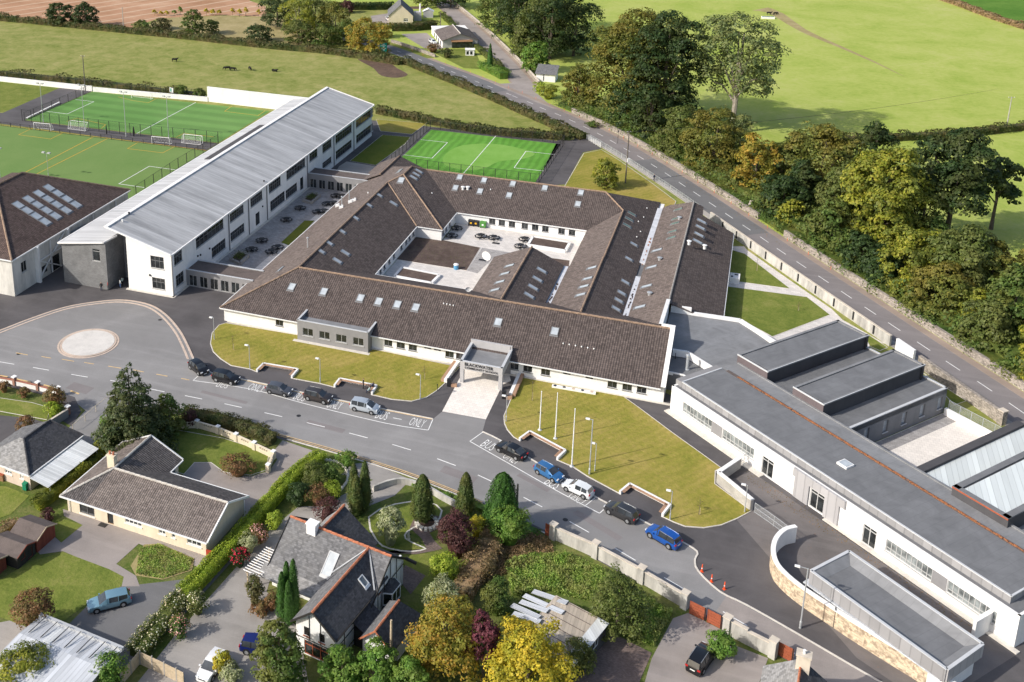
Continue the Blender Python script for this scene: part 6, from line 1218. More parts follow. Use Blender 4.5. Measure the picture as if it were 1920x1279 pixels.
mb = MB(); mb.beam(f(0.06, -.05, e - .06), f(.06, 10.3, e - .06), .14, .16); mb.beam(f(-9, -.06, e - .06), f(0, -.06, e - .06), .14, .16); mb.beam(f(0, 10.36, e - .06), f(-6.8, 10.36, e - .06), .14, .16); mb.build('gutter', 'pvc_white', B)
slope(B, [f(.2, -.2, 2.45), f(3.5, -.4, 2.2), f(3.6, 9.2, 2.2), f(.2, 9.6, 2.45)], 'sheet_white', .06, 'carport_sheet')
for t in (0, 3, 6, 9): MB().tube([f(3.4, t, 0), f(3.4, t, 2.2)], .05, 6).build('carport_post', 'steel_galv', B)
MB().box((*f.xy(-7, 10.2), 2.3), (5, .3, 4.6), f.a) and None
o = empty('wheelie_bin', g(49, 918), 0, 'green wheelie bin with teal lid beside the slate bungalow', 'bin'); o['_local'] = 1; MB().prism(rect(-.3, -.35, .3, .35), .1, 1.0).build('body', 'bin_green', o); MB().prism(rect(-.33, -.4, .33, .38), 1.0, 1.12, zt=[1.06, 1.06, 1.16, 1.16]).build('lid', 'bin_green', o)
o = empty('garden_bin', g(5, 900), 0, 'brown bin near the left picture edge by the slate bungalow', 'bin'); o['_local'] = 1; MB().prism(rect(-.35, -.35, .35, .35), 0, .9).build('body', 'timber', o); MB().prism(rect(-.38, -.38, .38, .38), .9, 1.0).build('lid', 'timber_red', o)
# --- garden sheds
for nm, org, L, D, h, rr, lab, wm in (('garden_shed', (-80.2, 88.4, -4), 3.8, 3.2, 1.9, 2.6, 'larger red timber shed with brown felt roof', 'board_red'), ('summer_house', (-80.9, 85.2, -4), 4.2, 3.0, 1.8, 2.4, 'dark fronted shed between the two red sheds', 'timber_black'), ('garden_shed', (-82.3, 82.3, -4), 4.0, 2.6, 1.8, 2.3, 'small red shed cut by the left picture edge', 'board_red')):
    f = Fr(*org); o = bempty(nm, f(L / 2, D / 2), lab, 'shed', 'garden sheds')
    for q in (((0, 0), (L, 0)), ((L, 0), (L, D)), ((L, D), (0, D)), ((0, D), (0, 0))): wall(o, f.xy(*q[0]), f.xy(*q[1]), 0, h, wm, [(D * .2, D * .45, .7, 1.5, dict(cols=1, frame='board_red', sill=None)), (D * .55, D * .85, .1, 1.6, dict(cols=1, frame='board_red', sill=None))] if nm == 'summer_house' and q[0] == (L, 0) else (), .1)
    gab(o, [f(L, 0, h), f(L, D, h), f(L, D / 2, rr)], wm); gab(o, [f(0, D, h), f(0, 0, h), f(0, D / 2, rr)], wm)
    for s in (-1, 1): slope(o, [f(-.15, D / 2, rr), f(L + .25, D / 2, rr), f(L + .25, D / 2 + s * (D / 2 + .2), h - .06), f(-.15, D / 2 + s * (D / 2 + .2), h - .06)], 'felt', .06)
    mb = MB()
    for s in (-1, 1): mb.beam(f(L + .26, D / 2, rr), f(L + .26, D / 2 + s * (D / 2 + .2), h - .06), .06, .14)
    mb.build('bargeboard', 'timber_pale' if nm != 'summer_house' else 'board_red', o)
# --- grey sheet-roofed store, bottom left corner
f = Fr(-67.6, 71.2, -5); o = bempty('sheet_metal_store', f(5, 3), 'pale corrugated sheet roof with struts in the bottom left corner', 'store')
slope(o, [f(-.5, -2, 2.6), f(10.6, -2, 2.6), f(10.6, 3, 2.9), f(-.5, 3, 2.9)], 'sheet_grey', .06); slope(o, [f(-.5, 3, 2.9), f(10.6, 3, 2.9), f(10.6, 6, 2.6), f(-.5, 6, 2.6)], 'sheet_grey', .06)
for q in (((-.2, -1.8), (10.3, -1.8)), ((10.3, -1.8), (10.3, 5.8)), ((10.3, 5.8), (-.2, 5.8))): wall(o, f.xy(*q[0]), f.xy(*q[1]), 0, 2.55, 'block_wall', (), .2)
MB().beam(f(-.5, 6.1, 2.7), f(10.6, 6.1, 2.7), .4, .35).build('edge_gutter', 'zinc', o)
for k in range(7):
    s = .5 + 1.6 * k; mb = MB(); mb.beam(f(s, 5.9, 3.0), f(s - .1, 3.4, 2.98), .06); mb.beam(f(s + .2, 5.6, 3.25), f(s - .05, 3.6, 2.98), .05); mb.beam(f(s, 5.9, 3.0), f(s + .2, 5.6, 3.25), .05); mb.build('strut', 'metal_dark', o)
mb = MB(); mb.prism(f.rect(2.5, 3.2, 3.4, 5.6), 2.7, 2.93, zt=[2.93, 2.93, 2.7, 2.7]); mb.build('clear_sheet', 'sheet_white', o)
# --- black and white cottage with slate roofs and terracotta ridges
f = Fr(-46.8, 97.5, -9.7); r = 6.3
C = bempty('timbered_cottage', f(7, -3), 'white cottage with black beams, slate roofs and terracotta ridges', 'house')
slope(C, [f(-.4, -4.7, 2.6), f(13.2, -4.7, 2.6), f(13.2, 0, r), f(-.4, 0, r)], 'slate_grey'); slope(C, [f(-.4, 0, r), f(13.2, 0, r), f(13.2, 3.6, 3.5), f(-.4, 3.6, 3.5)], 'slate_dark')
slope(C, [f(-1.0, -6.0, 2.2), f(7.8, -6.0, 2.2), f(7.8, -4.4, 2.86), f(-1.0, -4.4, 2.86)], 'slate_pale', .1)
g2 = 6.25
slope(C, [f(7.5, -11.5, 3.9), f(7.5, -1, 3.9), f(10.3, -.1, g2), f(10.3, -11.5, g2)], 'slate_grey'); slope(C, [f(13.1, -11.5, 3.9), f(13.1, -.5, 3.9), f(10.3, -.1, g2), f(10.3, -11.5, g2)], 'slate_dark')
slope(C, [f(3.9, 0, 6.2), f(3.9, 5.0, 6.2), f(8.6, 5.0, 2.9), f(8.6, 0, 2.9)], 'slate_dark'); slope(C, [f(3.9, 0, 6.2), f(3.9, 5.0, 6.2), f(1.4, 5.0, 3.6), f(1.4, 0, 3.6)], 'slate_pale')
for a, b in ((f(-.4, 0, r), f(13.2, 0, r)), (f(10.3, -11.6, g2), f(10.3, -.2, g2)), (f(3.9, 0, 6.2), f(3.9, 5.05, 6.2))): ridge(C, a, b, 'ridge_terracotta', .3, step=.35)
mb = MB(); mb.beam(f(10.35, -.1, 6.28), f(13.0, -3.4, 4.2), .16, .06); mb.beam(f(10.25, -.1, 6.28), f(7.5, -3.4, 4.2), .16, .06); mb.build('lead_valley', 'zinc', C)
wall(C, f.xy(-.1, -4.4), f.xy(7.8, -4.4), 0, 2.6, 'render_white', [(1.5, 2.8, .9, 2.1, WH), (4.5, 5.8, .9, 2.1, WH)], .25); wall(C, f.xy(-.1, 3.3), f.xy(-.1, -4.4), 0, 2.6, 'render_white', (), .25); wall(C, f.xy(12.9, 3.3), f.xy(-.1, 3.3), 0, 3.4, 'render_white', (), .25)
for q in ([f(-.1, -4.4, 2.6), f(-.1, 0, 6.1), f(-.1, 3.3, 3.4), f(-.1, 3.3, 2.6)][::-1], [f(12.9, -4.4, 2.6), f(12.9, 3.3, 3.4), f(12.9, 0, 6.1)], [f(1.7, 4.8, 0), f(1.7, 4.8, 3.6), f(3.9, 4.8, 6), f(8.4, 4.8, 2.9), f(8.4, 4.8, 0)]): gab(C, q, 'render_white')
lat = dict(cols=4, rows=4, frame='timber_black', sill='brick_tile', bar=.05); door = dict(cols=3, trans=.7, frame='timber_red', sill=None, bar=.1)
wall(C, f.xy(7.9, -11.1), f.xy(12.7, -11.1), 0, 3.95, 'render_white', [(1.0, 1.7, 2.5, 3.6, lat), (2.9, 3.6, 2.5, 3.6, lat), (1.0, 4.0, .1, 1.9, door)], .25); mb = MB(); mb.face([f(7.9, -11.1, 3.95), f(12.7, -11.1, 3.95), f(10.3, -11.1, 6.05)]); mb.build('gable', 'render_white', C)
wall(C, f.xy(12.7, -11.1), f.xy(12.7, 3.3), 0, 3.95, 'render_white', [(1.2, 1.8, 1.0, 1.9, lat), (4.5, 5.1, 2.6, 3.4, lat), (8.9, 9.5, 2.6, 3.5, lat)], .25); wall(C, f.xy(7.9, -4.4), f.xy(7.9, -11.1), 0, 3.95, 'render_white', [(1.5, 2.4, .8, 2.0, WH)], .25)
for a, b in ((f(12.74, -11, 2.2), f(12.74, -3, 2.2)), (f(12.74, -11, .6), f(12.74, -6, .6)), (f(12.74, -9.2, 0), f(12.74, -9.2, 3.9)), (f(12.74, -7.2, 0), f(12.74, -7.2, 3.9)), (f(12.74, -5.2, 0), f(12.74, -5.2, 3.9)), (f(12.74, -3.2, 0), f(12.74, -3.2, 3.9)), (f(12.98, -2.6, 0), f(12.98, -2.6, 4.2)), (f(12.98, -1.2, 1.5), f(12.98, -1.2, 5.2)), (f(12.98, .2, 2.5), f(12.98, .2, 6.0)), (f(12.98, 1.6, 1.5), f(12.98, 1.6, 4.8)), (f(12.98, -2.6, 3.0), f(12.98, 3.2, 3.0)), (f(8.0, -11.14, 2.1), f(12.6, -11.14, 2.1)), (f(9.6, -11.14, 2.1), f(9.6, -11.14, 5.2)), (f(11.0, -11.14, 2.1), f(11.0, -11.14, 5.2))): MB().beam(a, b, .07, .06).build('timber_beam', 'timber_black', C)
mb = MB()
for s, z0 in ((7.5, 3.9), (13.1, 3.9)): mb.beam(f(s, -11.56, z0), f(10.3, -11.56, g2), .08, .22)
for t, z0 in ((-4.7, 2.6), (3.6, 3.5)): mb.beam(f(13.24, t, z0), f(13.24, 0, r), .08, .24); mb.beam(f(-.44, t, z0), f(-.44, 0, r), .08, .24)
mb.beam(f(13.2, -11.5, 3.85), f(13.2, -4.6, 3.85), .12, .12); mb.beam(f(13.0, 3.65, 3.45), f(14.4, 3.65, 3.3), .3, .25); mb.build('bargeboard', 'timber_black', C)
chimney(C, f(3.0, -.4), 1.2, .9, 5.2, 7.0, f.a, 'render_white', 0)
pl = [f(13.1, -11.5, 3.9), f(13.1, -.5, 3.9), f(10.3, -.1, g2)]; skylight(C, pl, 681, 1090, .8, 1.1, 'glass_blind', 'pvc_white'); pl = [f(-.4, -4.7, 2.6), f(13.2, -4.7, 2.6), f(13.2, 0, r)]; skylight(C, pl, 619, 1058, 1.2, 2.6, 'glass_sky', 'zinc')
# bay window, lean-to, annex
mb = MB(); bw = [f.xy(12.95, -1.4), f.xy(13.9, -1.0), f.xy(13.9, .8), f.xy(12.95, 1.3)]; mb.prism(bw, 0, .7); mb.build('bay_base', 'timber_black', C); mb = MB(); mb.prism(bw, .8, 2.3); mb.build('bay_glass', 'glass', C)
mb = MB()
for z in (.75, 2.33):
    for a, b in zip(bw, bw[1:]): mb.beam((*a, z), (*b, z), .14, .12)
for p in bw + [f.xy(13.9, -.1)]: mb.beam((*p, .7), (*p, 2.35), .1)
mb.build('bay_frame', 'pvc_white', C); mb = MB(); ap = f(12.95, -.05, 3.3)
for a, b in zip(bw, bw[1:]): mb.face([(*a, 2.4), (*b, 2.4), ap])
mb.build('bay_roof', 'slate_dark', C)
slope(C, [f(12.8, -7.6, 3.1), f(12.8, -4.0, 3.1), f(14.3, -4.0, 2.3), f(14.3, -7.6, 2.3)], 'slate_dark', .1, 'lean_to_roof'); MB().prism(f.rect(12.8, -7.4, 14.1, -4.2), 0, 2.2).build('lean_to', 'timber_black', C)
AX = bempty('annex', f(16.2, -5.5), 'small white annex with terracotta ridge beside the timbered cottage', 'outbuilding')
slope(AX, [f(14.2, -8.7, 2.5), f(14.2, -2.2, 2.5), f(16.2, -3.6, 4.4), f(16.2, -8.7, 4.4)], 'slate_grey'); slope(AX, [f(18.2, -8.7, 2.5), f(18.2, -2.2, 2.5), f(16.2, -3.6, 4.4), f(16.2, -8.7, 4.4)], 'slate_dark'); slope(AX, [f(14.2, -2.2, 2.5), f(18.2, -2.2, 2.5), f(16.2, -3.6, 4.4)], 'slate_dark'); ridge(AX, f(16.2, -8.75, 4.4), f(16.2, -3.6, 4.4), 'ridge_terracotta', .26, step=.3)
wall(AX, f.xy(14.5, -8.4), f.xy(17.9, -8.4), 0, 2.5, 'render_white', [(1.1, 2.6, 1.2, 1.9, dict(cols=2, frame='timber_black', sill='pvc_white'))], .2); wall(AX, f.xy(17.9, -8.4), f.xy(17.9, -2.5), 0, 2.5, 'render_white', (), .2); wall(AX, f.xy(14.5, -2.5), f.xy(14.5, -8.4), 0, 2.5, 'render_white', (), .2); mb = MB(); mb.face([f(14.5, -8.4, 2.5), f(17.9, -8.4, 2.5), f(16.2, -8.4, 4.25)]); mb.build('gable', 'render_white', AX)
mb = MB()
for s in (14.2, 18.2): mb.beam(f(s, -8.74, 2.5), f(16.2, -8.74, 4.4), .08, .16)
mb.build('bargeboard', 'ridge_terracotta', AX)
fn = bempty('timber_fence', f(18, -11), 'short weathered timber fence in front of the annex', 'fence'); MB().beam(f(17.6, -9.0, .8), f(16.6, -12.0, .8), .08, 1.6).build('panel', 'timber_pale', fn); MB().beam(f(17.6, -9.0, 1.62), f(16.6, -12.0, 1.62), .14, .06).build('cap_rail', 'timber_pale', fn)
# pergola porch
PG = bempty('pergola', f(-1.5, -4), 'white slatted pergola porch on the gable end of the cottage', 'pergola')
for s, t in ((-2.2, -6.2), (-2.2, -2.0), (-.6, -6.2)): MB().beam(f(s, t, 0), f(s, t, 2.3), .14).build('post', 'timber_pale', PG)
for k in range(12): MB().beam(f(-2.7, -6.3 + .4 * k, 2.42), f(-.3, -6.3 + .4 * k, 2.42), .07, .1).build('slat', 'pvc_white', PG)
for s in (-2.2, -.7): MB().beam(f(s, -6.5, 2.32), f(s, -1.6, 2.32), .08, .12).build('beam', 'timber_pale', PG)
# --- tin-roofed shed with loose sheets
f = Fr(-18.2, 94.4, -19); o = bempty('tin_shed', f(3, 3), 'old shed with rusty panelled roof in the overgrown garden', 'shed')
slope(o, [f(0, -.5, 2.3), f(5.2, -.5, 2.3), f(5.2, 6.2, 2.5), f(0, 6.2, 2.5)], 'sheet_rust', .06); slope(o, [f(5.2, -1.3, 2.3), f(6.5, -1.3, 2.25), f(6.5, 6.2, 2.45), f(5.2, 6.2, 2.5)], 'sheet_white', .06, 'roof_strip'); wall(o, f.xy(6.3, -1), f.xy(6.3, 6), 0, 2.2, 'panel_dark', [(1 + 1.6 * k, 2.2 + 1.6 * k, .8, 1.9, dict(cols=2, frame='pvc_white', sill=None)) for k in range(3)], .15); wall(o, f.xy(0.2, -.3), f.xy(6.3, -.3), 0, 2.2, 'block_wall', (), .15); wall(o, f.xy(6.3, 6), f.xy(.2, 6), 0, 2.2, 'block_wall', (), .15)
mb = MB()
for k in range(5): mb.beam(f(.3, .8 + 1.3 * k, 2.36 + .04 * k), f(5.1, .8 + 1.3 * k, 2.36 + .04 * k), .05, .04)
mb.build('batten', 'felt', o)
for k, (s, t, L, a) in enumerate(((-2.6, 5.6, 4.2, .05), (-3.0, 4.4, 5.0, -.03), (-2.8, 3.3, 3.4, .02), (-3.2, 2.2, 3.6, -.06), (-2.4, 1.2, 3.2, .1))):
    b_ = bempty('loose_roof_sheet', f(s, t), ['loose pale roofing sheet furthest back on the old shed', 'longest loose roofing sheet on the old shed', 'loose roofing sheet in the middle of the pile', 'loose roofing sheet with torn end beside the shed', 'loose roofing sheet nearest the yellow bush'][k], 'roof sheet', 'loose roofing sheets'); MB().beam(f(s, t, 2.0 + .03 * k), f(s + L, t + a * L, 2.62), .75, .05).build('sheet', 'sheet_grey', b_)
# --- slate house at the bottom right with stone chimney
f = Fr(8.9, 97.0, -5); Dd = bempty('slate_cottage', f(0, -3), 'slate roofed cottage with stone chimney at the bottom picture edge', 'house')
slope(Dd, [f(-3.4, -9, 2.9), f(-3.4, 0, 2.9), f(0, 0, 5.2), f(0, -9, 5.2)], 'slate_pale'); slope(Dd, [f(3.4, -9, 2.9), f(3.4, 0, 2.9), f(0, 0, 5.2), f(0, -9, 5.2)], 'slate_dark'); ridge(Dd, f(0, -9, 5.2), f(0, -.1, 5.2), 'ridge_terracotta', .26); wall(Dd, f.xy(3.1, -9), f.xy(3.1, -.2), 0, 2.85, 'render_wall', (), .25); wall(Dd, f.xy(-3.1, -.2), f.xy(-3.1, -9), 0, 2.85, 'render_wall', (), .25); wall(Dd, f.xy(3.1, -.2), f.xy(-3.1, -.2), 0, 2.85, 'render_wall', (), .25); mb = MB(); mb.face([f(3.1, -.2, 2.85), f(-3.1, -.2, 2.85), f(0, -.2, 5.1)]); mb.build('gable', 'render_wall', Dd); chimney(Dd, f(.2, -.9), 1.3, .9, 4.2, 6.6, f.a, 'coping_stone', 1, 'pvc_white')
# --- roadside garden wall with piers, timber gates
GW = [(1037, 1010), (1116, 1045), (1202, 1092), (1283, 1140)]; L = G2(GW); o = bempty('garden_wall', (*L[1], 0), 'weathered white garden wall with piers along the street', 'wall')
for a, b in zip(L, L[1:]): MB().beam((*a, .85), (*b, .85), .25, 1.7).build('wall_body', 'render_wall', o); MB().beam((*a, 1.75), (*b, 1.75), .4, .1).build('coping', 'coping_stone', o)
for p in L: MB().box((*p, 1.05), (.75, .75, 2.1), R(-22)).build('pier', 'render_wall', o); MB().box((*p, 2.14), (.9, .9, .1), R(-22)).build('pier_cap', 'coping_stone', o)
for (a, b, lab) in (((1292, 1150), (1322, 1165), 'red timber gate leaf nearest the garden wall'), ((1325, 1166), (1352, 1180), 'red timber gate leaf nearest the leafy shrub'), ((1452, 1225), (1486, 1243), 'red timber fence panel beside the stone chimney'), ((1022, 1003), (1037, 1010), 'small red brick infill beside the first wall pier')):
    A_, B_ = g(*a), g(*b); o = bempty('timber_gate', A_, lab, 'gate', 'red timber gates'); n = 5
    for k in range(n): z = .2 + 1.35 * k / (n - 1); MB().beam((A_.x, A_.y, z), (B_.x, B_.y, z), .06, .3).build('board', 'timber_red', o)
    for q in (.05, .95): p = A_.lerp(B_, q); MB().box((p.x, p.y, .85), (.12, .12, 1.7)).build('post', 'timber_red' if q < .5 else 'timber_black', o)
L = G2([(1362, 1188), (1400, 1208), (1448, 1232)]); o = bempty('yard_wall', (*L[1], 0), 'stepped white wall with ivy stain beyond the red gates', 'wall')
for k, (a, b) in enumerate(zip(L, L[1:])): h = 1.9 - .25 * k; MB().beam((*a, h / 2), (*b, h / 2), .28, h).build('wall_body', 'render_wall', o); MB().beam((*a, h + .05), (*b, h + .05), .42, .1).build('coping', 'coping_stone', o)
for p in (L[0], L[-1]): MB().box((*p, 1.1), (.75, .75, 2.2), R(-24)).build('pier', 'render_wall', o); MB().box((*p, 2.25), (.9, .9, .1), R(-24)).build('pier_cap', 'coping_stone', o)
# --- pierced garden wall of the cream bungalow
PW_ = [(322, 804), (370, 802), (409, 813), (443, 827), (477, 843), (513, 860), (503, 885)]; L = G2(PW_); o = bempty('pierced_wall', (*L[2], 0), 'low cream garden wall with pierced blocks and piers round a lawn', 'wall')
for a, b in zip(L, L[1:]):
    A_, B_ = Vector(a), Vector(b); MB().beam((*a, .32), (*b, .32), .2, .64).build('wall_body', 'render_cream', o); MB().beam((*a, 1.0), (*b, 1.0), .3, .12).build('coping', 'render_cream', o)
    for q0, q1 in ((0, .3), (.72, 1)): p, q = A_.lerp(B_, q0), A_.lerp(B_, q1); MB().beam((*p, .79), (*q, .79), .2, .32).build('wall_panel', 'render_cream', o)
    for k in range(1, 4): p = A_.lerp(B_, .3 + .105 * k); MB().box((*p, .79), (.1, .18, .32), math.atan2(B_.y - A_.y, B_.x - A_.x)).build('block_web', 'render_cream', o)
for p in L: MB().box((*p, .6), (.5, .5, 1.2), R(-10)).build('pier', 'render_cream', o); MB().box((*p, 1.22), (.6, .6, .1), R(-10)).build('pier_cap', 'coping_white', o)
# --- white and brick garden wall, far left
L = G2([(-30, 712), (28, 722), (72, 732), (110, 742)]); o = bempty('brick_pier_wall', (*L[1], 0), 'low white wall with brick piers by the left lawn', 'wall')
for a, b in zip(L, L[1:]): MB().beam((*a, .4), (*b, .4), .25, .8).build('wall_body', 'render_white', o); MB().beam((*a, .85), (*b, .85), .35, .1).build('coping', 'brick_tile', o)
for p in L + G2([(128, 778)]): MB().box((*p, .7), (.5, .5, 1.4), R(-10)).build('pier', 'brick_red', o); MB().box((*p, 1.45), (.7, .7, .14), R(-10)).build('pier_cap', 'coping_white', o)
L = G2([(128, 782), (100, 800), (62, 826), (0, 860)]); stone_wall('drive_wall', L, 1.3, .25, 'render_grey', 'grey rendered wall sloping behind the slate bungalow', 'coping_stone'); 
# --- concrete panel fence at the bottom left
L = G2([(228, 1285), (262, 1245), (305, 1265), (345, 1285)]); o = bempty('panel_fence', (*L[1], 0), 'grey timber panel fence at the bottom edge near the white car', 'fence')
for a, b in zip(L, L[1:]):
    MB().beam((*a, .8), (*b, .8), .06, 1.6).build('panel', 'timber_pale', o)
for p in resample(L, 1.6): MB().box((*p, .9), (.12, .12, 1.8)).build('post', 'concrete_old', o)
# --- garden ornaments
o = empty('stone_fountain', g(800, 983), 0, 'round stone planter base under the clipped cypress in the garden', 'planter'); o['_local'] = 1
for k in range(14):
    a = 2 * math.pi * k / 14; MB().box((1.25 * math.cos(a), 1.25 * math.sin(a), .2), (.5, .4, .4), a).build('stone', 'white_stone', o)
MB().cyl((0, 0, 0), 1.15, .3, 14).build('soil', 'soil', o)
o = empty('garden_statue', g(766, 1012), 0, 'small white garden statue on the cottage lawn', 'statue'); o['_local'] = 1; MB().lathe((0, 0, 0), [(.22, 0), (.22, .15), (.12, .2), (.16, .5), (.18, .75), (.1, .95), (.12, 1.05), (.11, 1.2), (.03, 1.28)], 10).build('figure', 'white_stone', o); MB().beam((.1, 0, .8), (.35, -.1, .95), .08).build('arm', 'cloth_black', o)
# edging stones, one by one
def stones(name, pts, n, label, mat='white_stone', r=.16):
    L = spline(G2(pts), 4); P = resample(L, sum((Vector(b) - Vector(a)).length for a, b in zip(L, L[1:])) / n); o = bempty(name, (*P[0], 0), label, 'edging')
    me = None
    for i, p in enumerate(P):
        if me is None: s0 = MB().lathe((0, 0, 0), [(r * .9, 0), (r, r * .6), (r * .6, r * 1.3), (.02, r * 1.5)], 6).build('stone', mat, o); me = s0.data; s = s0
        else: s = bpy.data.objects.new('stone', me); COL.objects.link(s); s.parent = o; s.matrix_parent_inverse = Matrix.Translation(o.location).inverted()
        s.location = (p[0], p[1], .02); s.rotation_euler = (0, 0, random.random() * 6); k = random.uniform(.7, 1.3); s.scale = (k, k * random.uniform(.7, 1.1), k)
stones('stone_edging', [(610, 864), (632, 868), (648, 880), (652, 900), (640, 918), (630, 930)], 46, 'row of rounded white stones topping the flower bed wall', r=.2); stones('stone_edging', [(700, 918), (730, 908), (760, 905), (800, 918), (830, 935), (858, 950)], 44, 'row of rounded stones along the garden side of the street', r=.17)
L = spline(G2([(700, 922), (730, 911), (760, 908), (800, 921), (830, 938), (858, 953)]), 4); stone_wall('bed_wall', L, .9, .3, 'render_wall', 'low garden wall with stone topping by the yellow lines', None)
# --- far houses
f = Fr(-141.5, 392, 20); o = bempty('far_cottage', f(4, 4), 'cream gabled cottage with grey roof near the top of the lane', 'house')
for q in (((0, 0), (9.5, 0)), ((9.5, 0), (9.5, 13)), ((9.5, 13), (0, 13)), ((0, 13), (0, 0))): wall(o, f.xy(*q[0]), f.xy(*q[1]), 0, 3.2, 'render_cream', [(5.8, 7.6, .9, 2.2, WH)] if q[0] == (0, 0) else (), .25)
gab(o, [f(0, 0, 3.2), f(9.5, 0, 3.2), f(4.75, 0, 7.6)], 'render_cream'); gab(o, [f(9.5, 13, 3.2), f(0, 13, 3.2), f(4.75, 13, 7.6)], 'render_cream')
for s in (-1, 1): slope(o, [f(4.75, -.3, 7.8), f(4.75, 13.3, 7.8), f(4.75 + s * 5.2, 13.3, 3.0), f(4.75 + s * 5.2, -.3, 3.0)], 'slate_grey')
chimney(o, f(4.75, 12), 1, .8, 6.5, 9.4, f.a)
MB().prism(f.rect(10, 6, 13, 9), 0, 3.4).build('side_wing', 'panel_light', o); MB().beam(f(12.5, 8, 3), f(12.5, 8, 6.5), .6).build('flue', 'render_white', o)
f = Fr(-108.5, 361.5, 38); f = Fr(*g(830, 90).xy, 117); o = bempty('far_bungalow', f(9, -5), 'white bungalow with brown roof and glazed front in the road fork', 'house')
Lb, Db = 24, 12.5
for q in (((0, 0), (0, -Db)), ((0, -Db), (Lb, -Db)), ((Lb, -Db), (Lb, 0)), ((Lb, 0), (0, 0))): wall(o, f.xy(*q[1]), f.xy(*q[0]), 0, 2.9, 'render_white', (), .25) if False else MB().beam((*f.xy(*q[0]), 1.45), (*f.xy(*q[1]), 1.45), .25, 2.9).build('wall', 'render_white' if q[0][0] != 0 or q[1][0] != 0 else 'panel_light', o)
slope(o, [f(-.8, .5, 2.8), f(17, .5, 2.8), f(15, -Db / 2, 5.2), f(-.8, -Db / 2, 5.2)], 'tile_house'); slope(o, [f(-.8, -Db - .5, 2.8), f(17, -Db - .5, 2.8), f(15, -Db / 2, 5.2), f(-.8, -Db / 2, 5.2)], 'tile_dark'); slope(o, [f(17, .5, 2.8), f(17, -Db - .5, 2.8), f(15, -Db / 2, 5.2)], 'tile_house'); MB().prism(f.rect(15, -Db, Lb, 0.3), 2.6, 2.95).build('flat_roof', 'coping_white', o); ridge(o, f(-.8, -Db / 2, 5.2), f(15, -Db / 2, 5.2), 'ridge_pale', .4)
mb = MB(); mb.face([f(-.1, 0, 2.8), f(-.1, -Db, 2.8), f(-.1, -Db / 2, 5.0)]); mb.build('gable', 'panel_light', o); MB().prism(f.rect(-1.0, -10.5, 0, -3.2), .2, 2.3).build('conservatory', 'glass', o); MB().prism(f.rect(-1.3, -10.7, .1, -3.0), 2.3, 2.6, zt=[2.4, 2.9, 2.9, 2.4]).build('conservatory_roof', 'timber', o)
for k in range(4): MB().beam(f(3 + 4.4 * k, .16, 1.0), f(4.8 + 4.4 * k, .16, 1.0), .06, 1.6).build('window', 'glass', o)
for u, v, lab, rz in ((803, 32, 'small pale garden shed beside the far cottage', .3),):
    p = g(u, v); o = empty('garden_shed', p, rz, lab, 'shed'); o['_local'] = 1; MB().prism(rect(-2, -1.6, 2, 1.6), 0, 2.6).build('walls', 'panel_light', o)
    for s in (-1, 1): mb = MB(); mb.face([(0, -1.8, 3.6), (0, 1.8, 3.6), (s * 2.3, 1.8, 2.5), (s * 2.3, -1.8, 2.5)]); mb.build('roof_slope', 'coping_white', o)
    mb = MB(); mb.face([(-2, -1.6, 2.6), (2, -1.6, 2.6), (0, -1.6, 3.5)]); mb.build('gable', 'panel_light', o)
o = empty('garden_hut', g(881, 103), R(15), 'small white hut with dark openings in the bungalow garden', 'hut'); o['_local'] = 1; MB().prism(rect(-1.5, -1.2, 1.5, 1.2), 0, 2.0).build('walls', 'render_white', o); MB().prism(rect(-1.7, -1.4, 1.7, 1.4), 2.0, 2.15).build('roof', 'coping_white', o)
for x in (-.8, .5): MB().box((x, -1.22, 1.0), (.8, .05, 1.2)).build('opening', 'glass', o)
f = Fr(*g(1005, 152).xy, 2); o = bempty('roadside_shed', f(3, 2), 'white shed with grey slate roof half hidden by the chestnut tree', 'shed')
for q in (((0, 0), (6, 0)), ((6, 0), (6, 5)), ((6, 5), (0, 5)), ((0, 5), (0, 0))): wall(o, f.xy(*q[0]), f.xy(*q[1]), 0, 2.6, 'render_white', [(2.2, 2.6, .2, 2.4, dict(cols=1, frame='pvc_white', sill=None))] if q[0] == (0, 0) else (), .2)
slope(o, [f(-.4, -.5, 2.6), f(6.4, -.5, 2.6), f(6.4, 5.3, 4.4), f(-.4, 5.3, 4.4)], 'slate_grey')
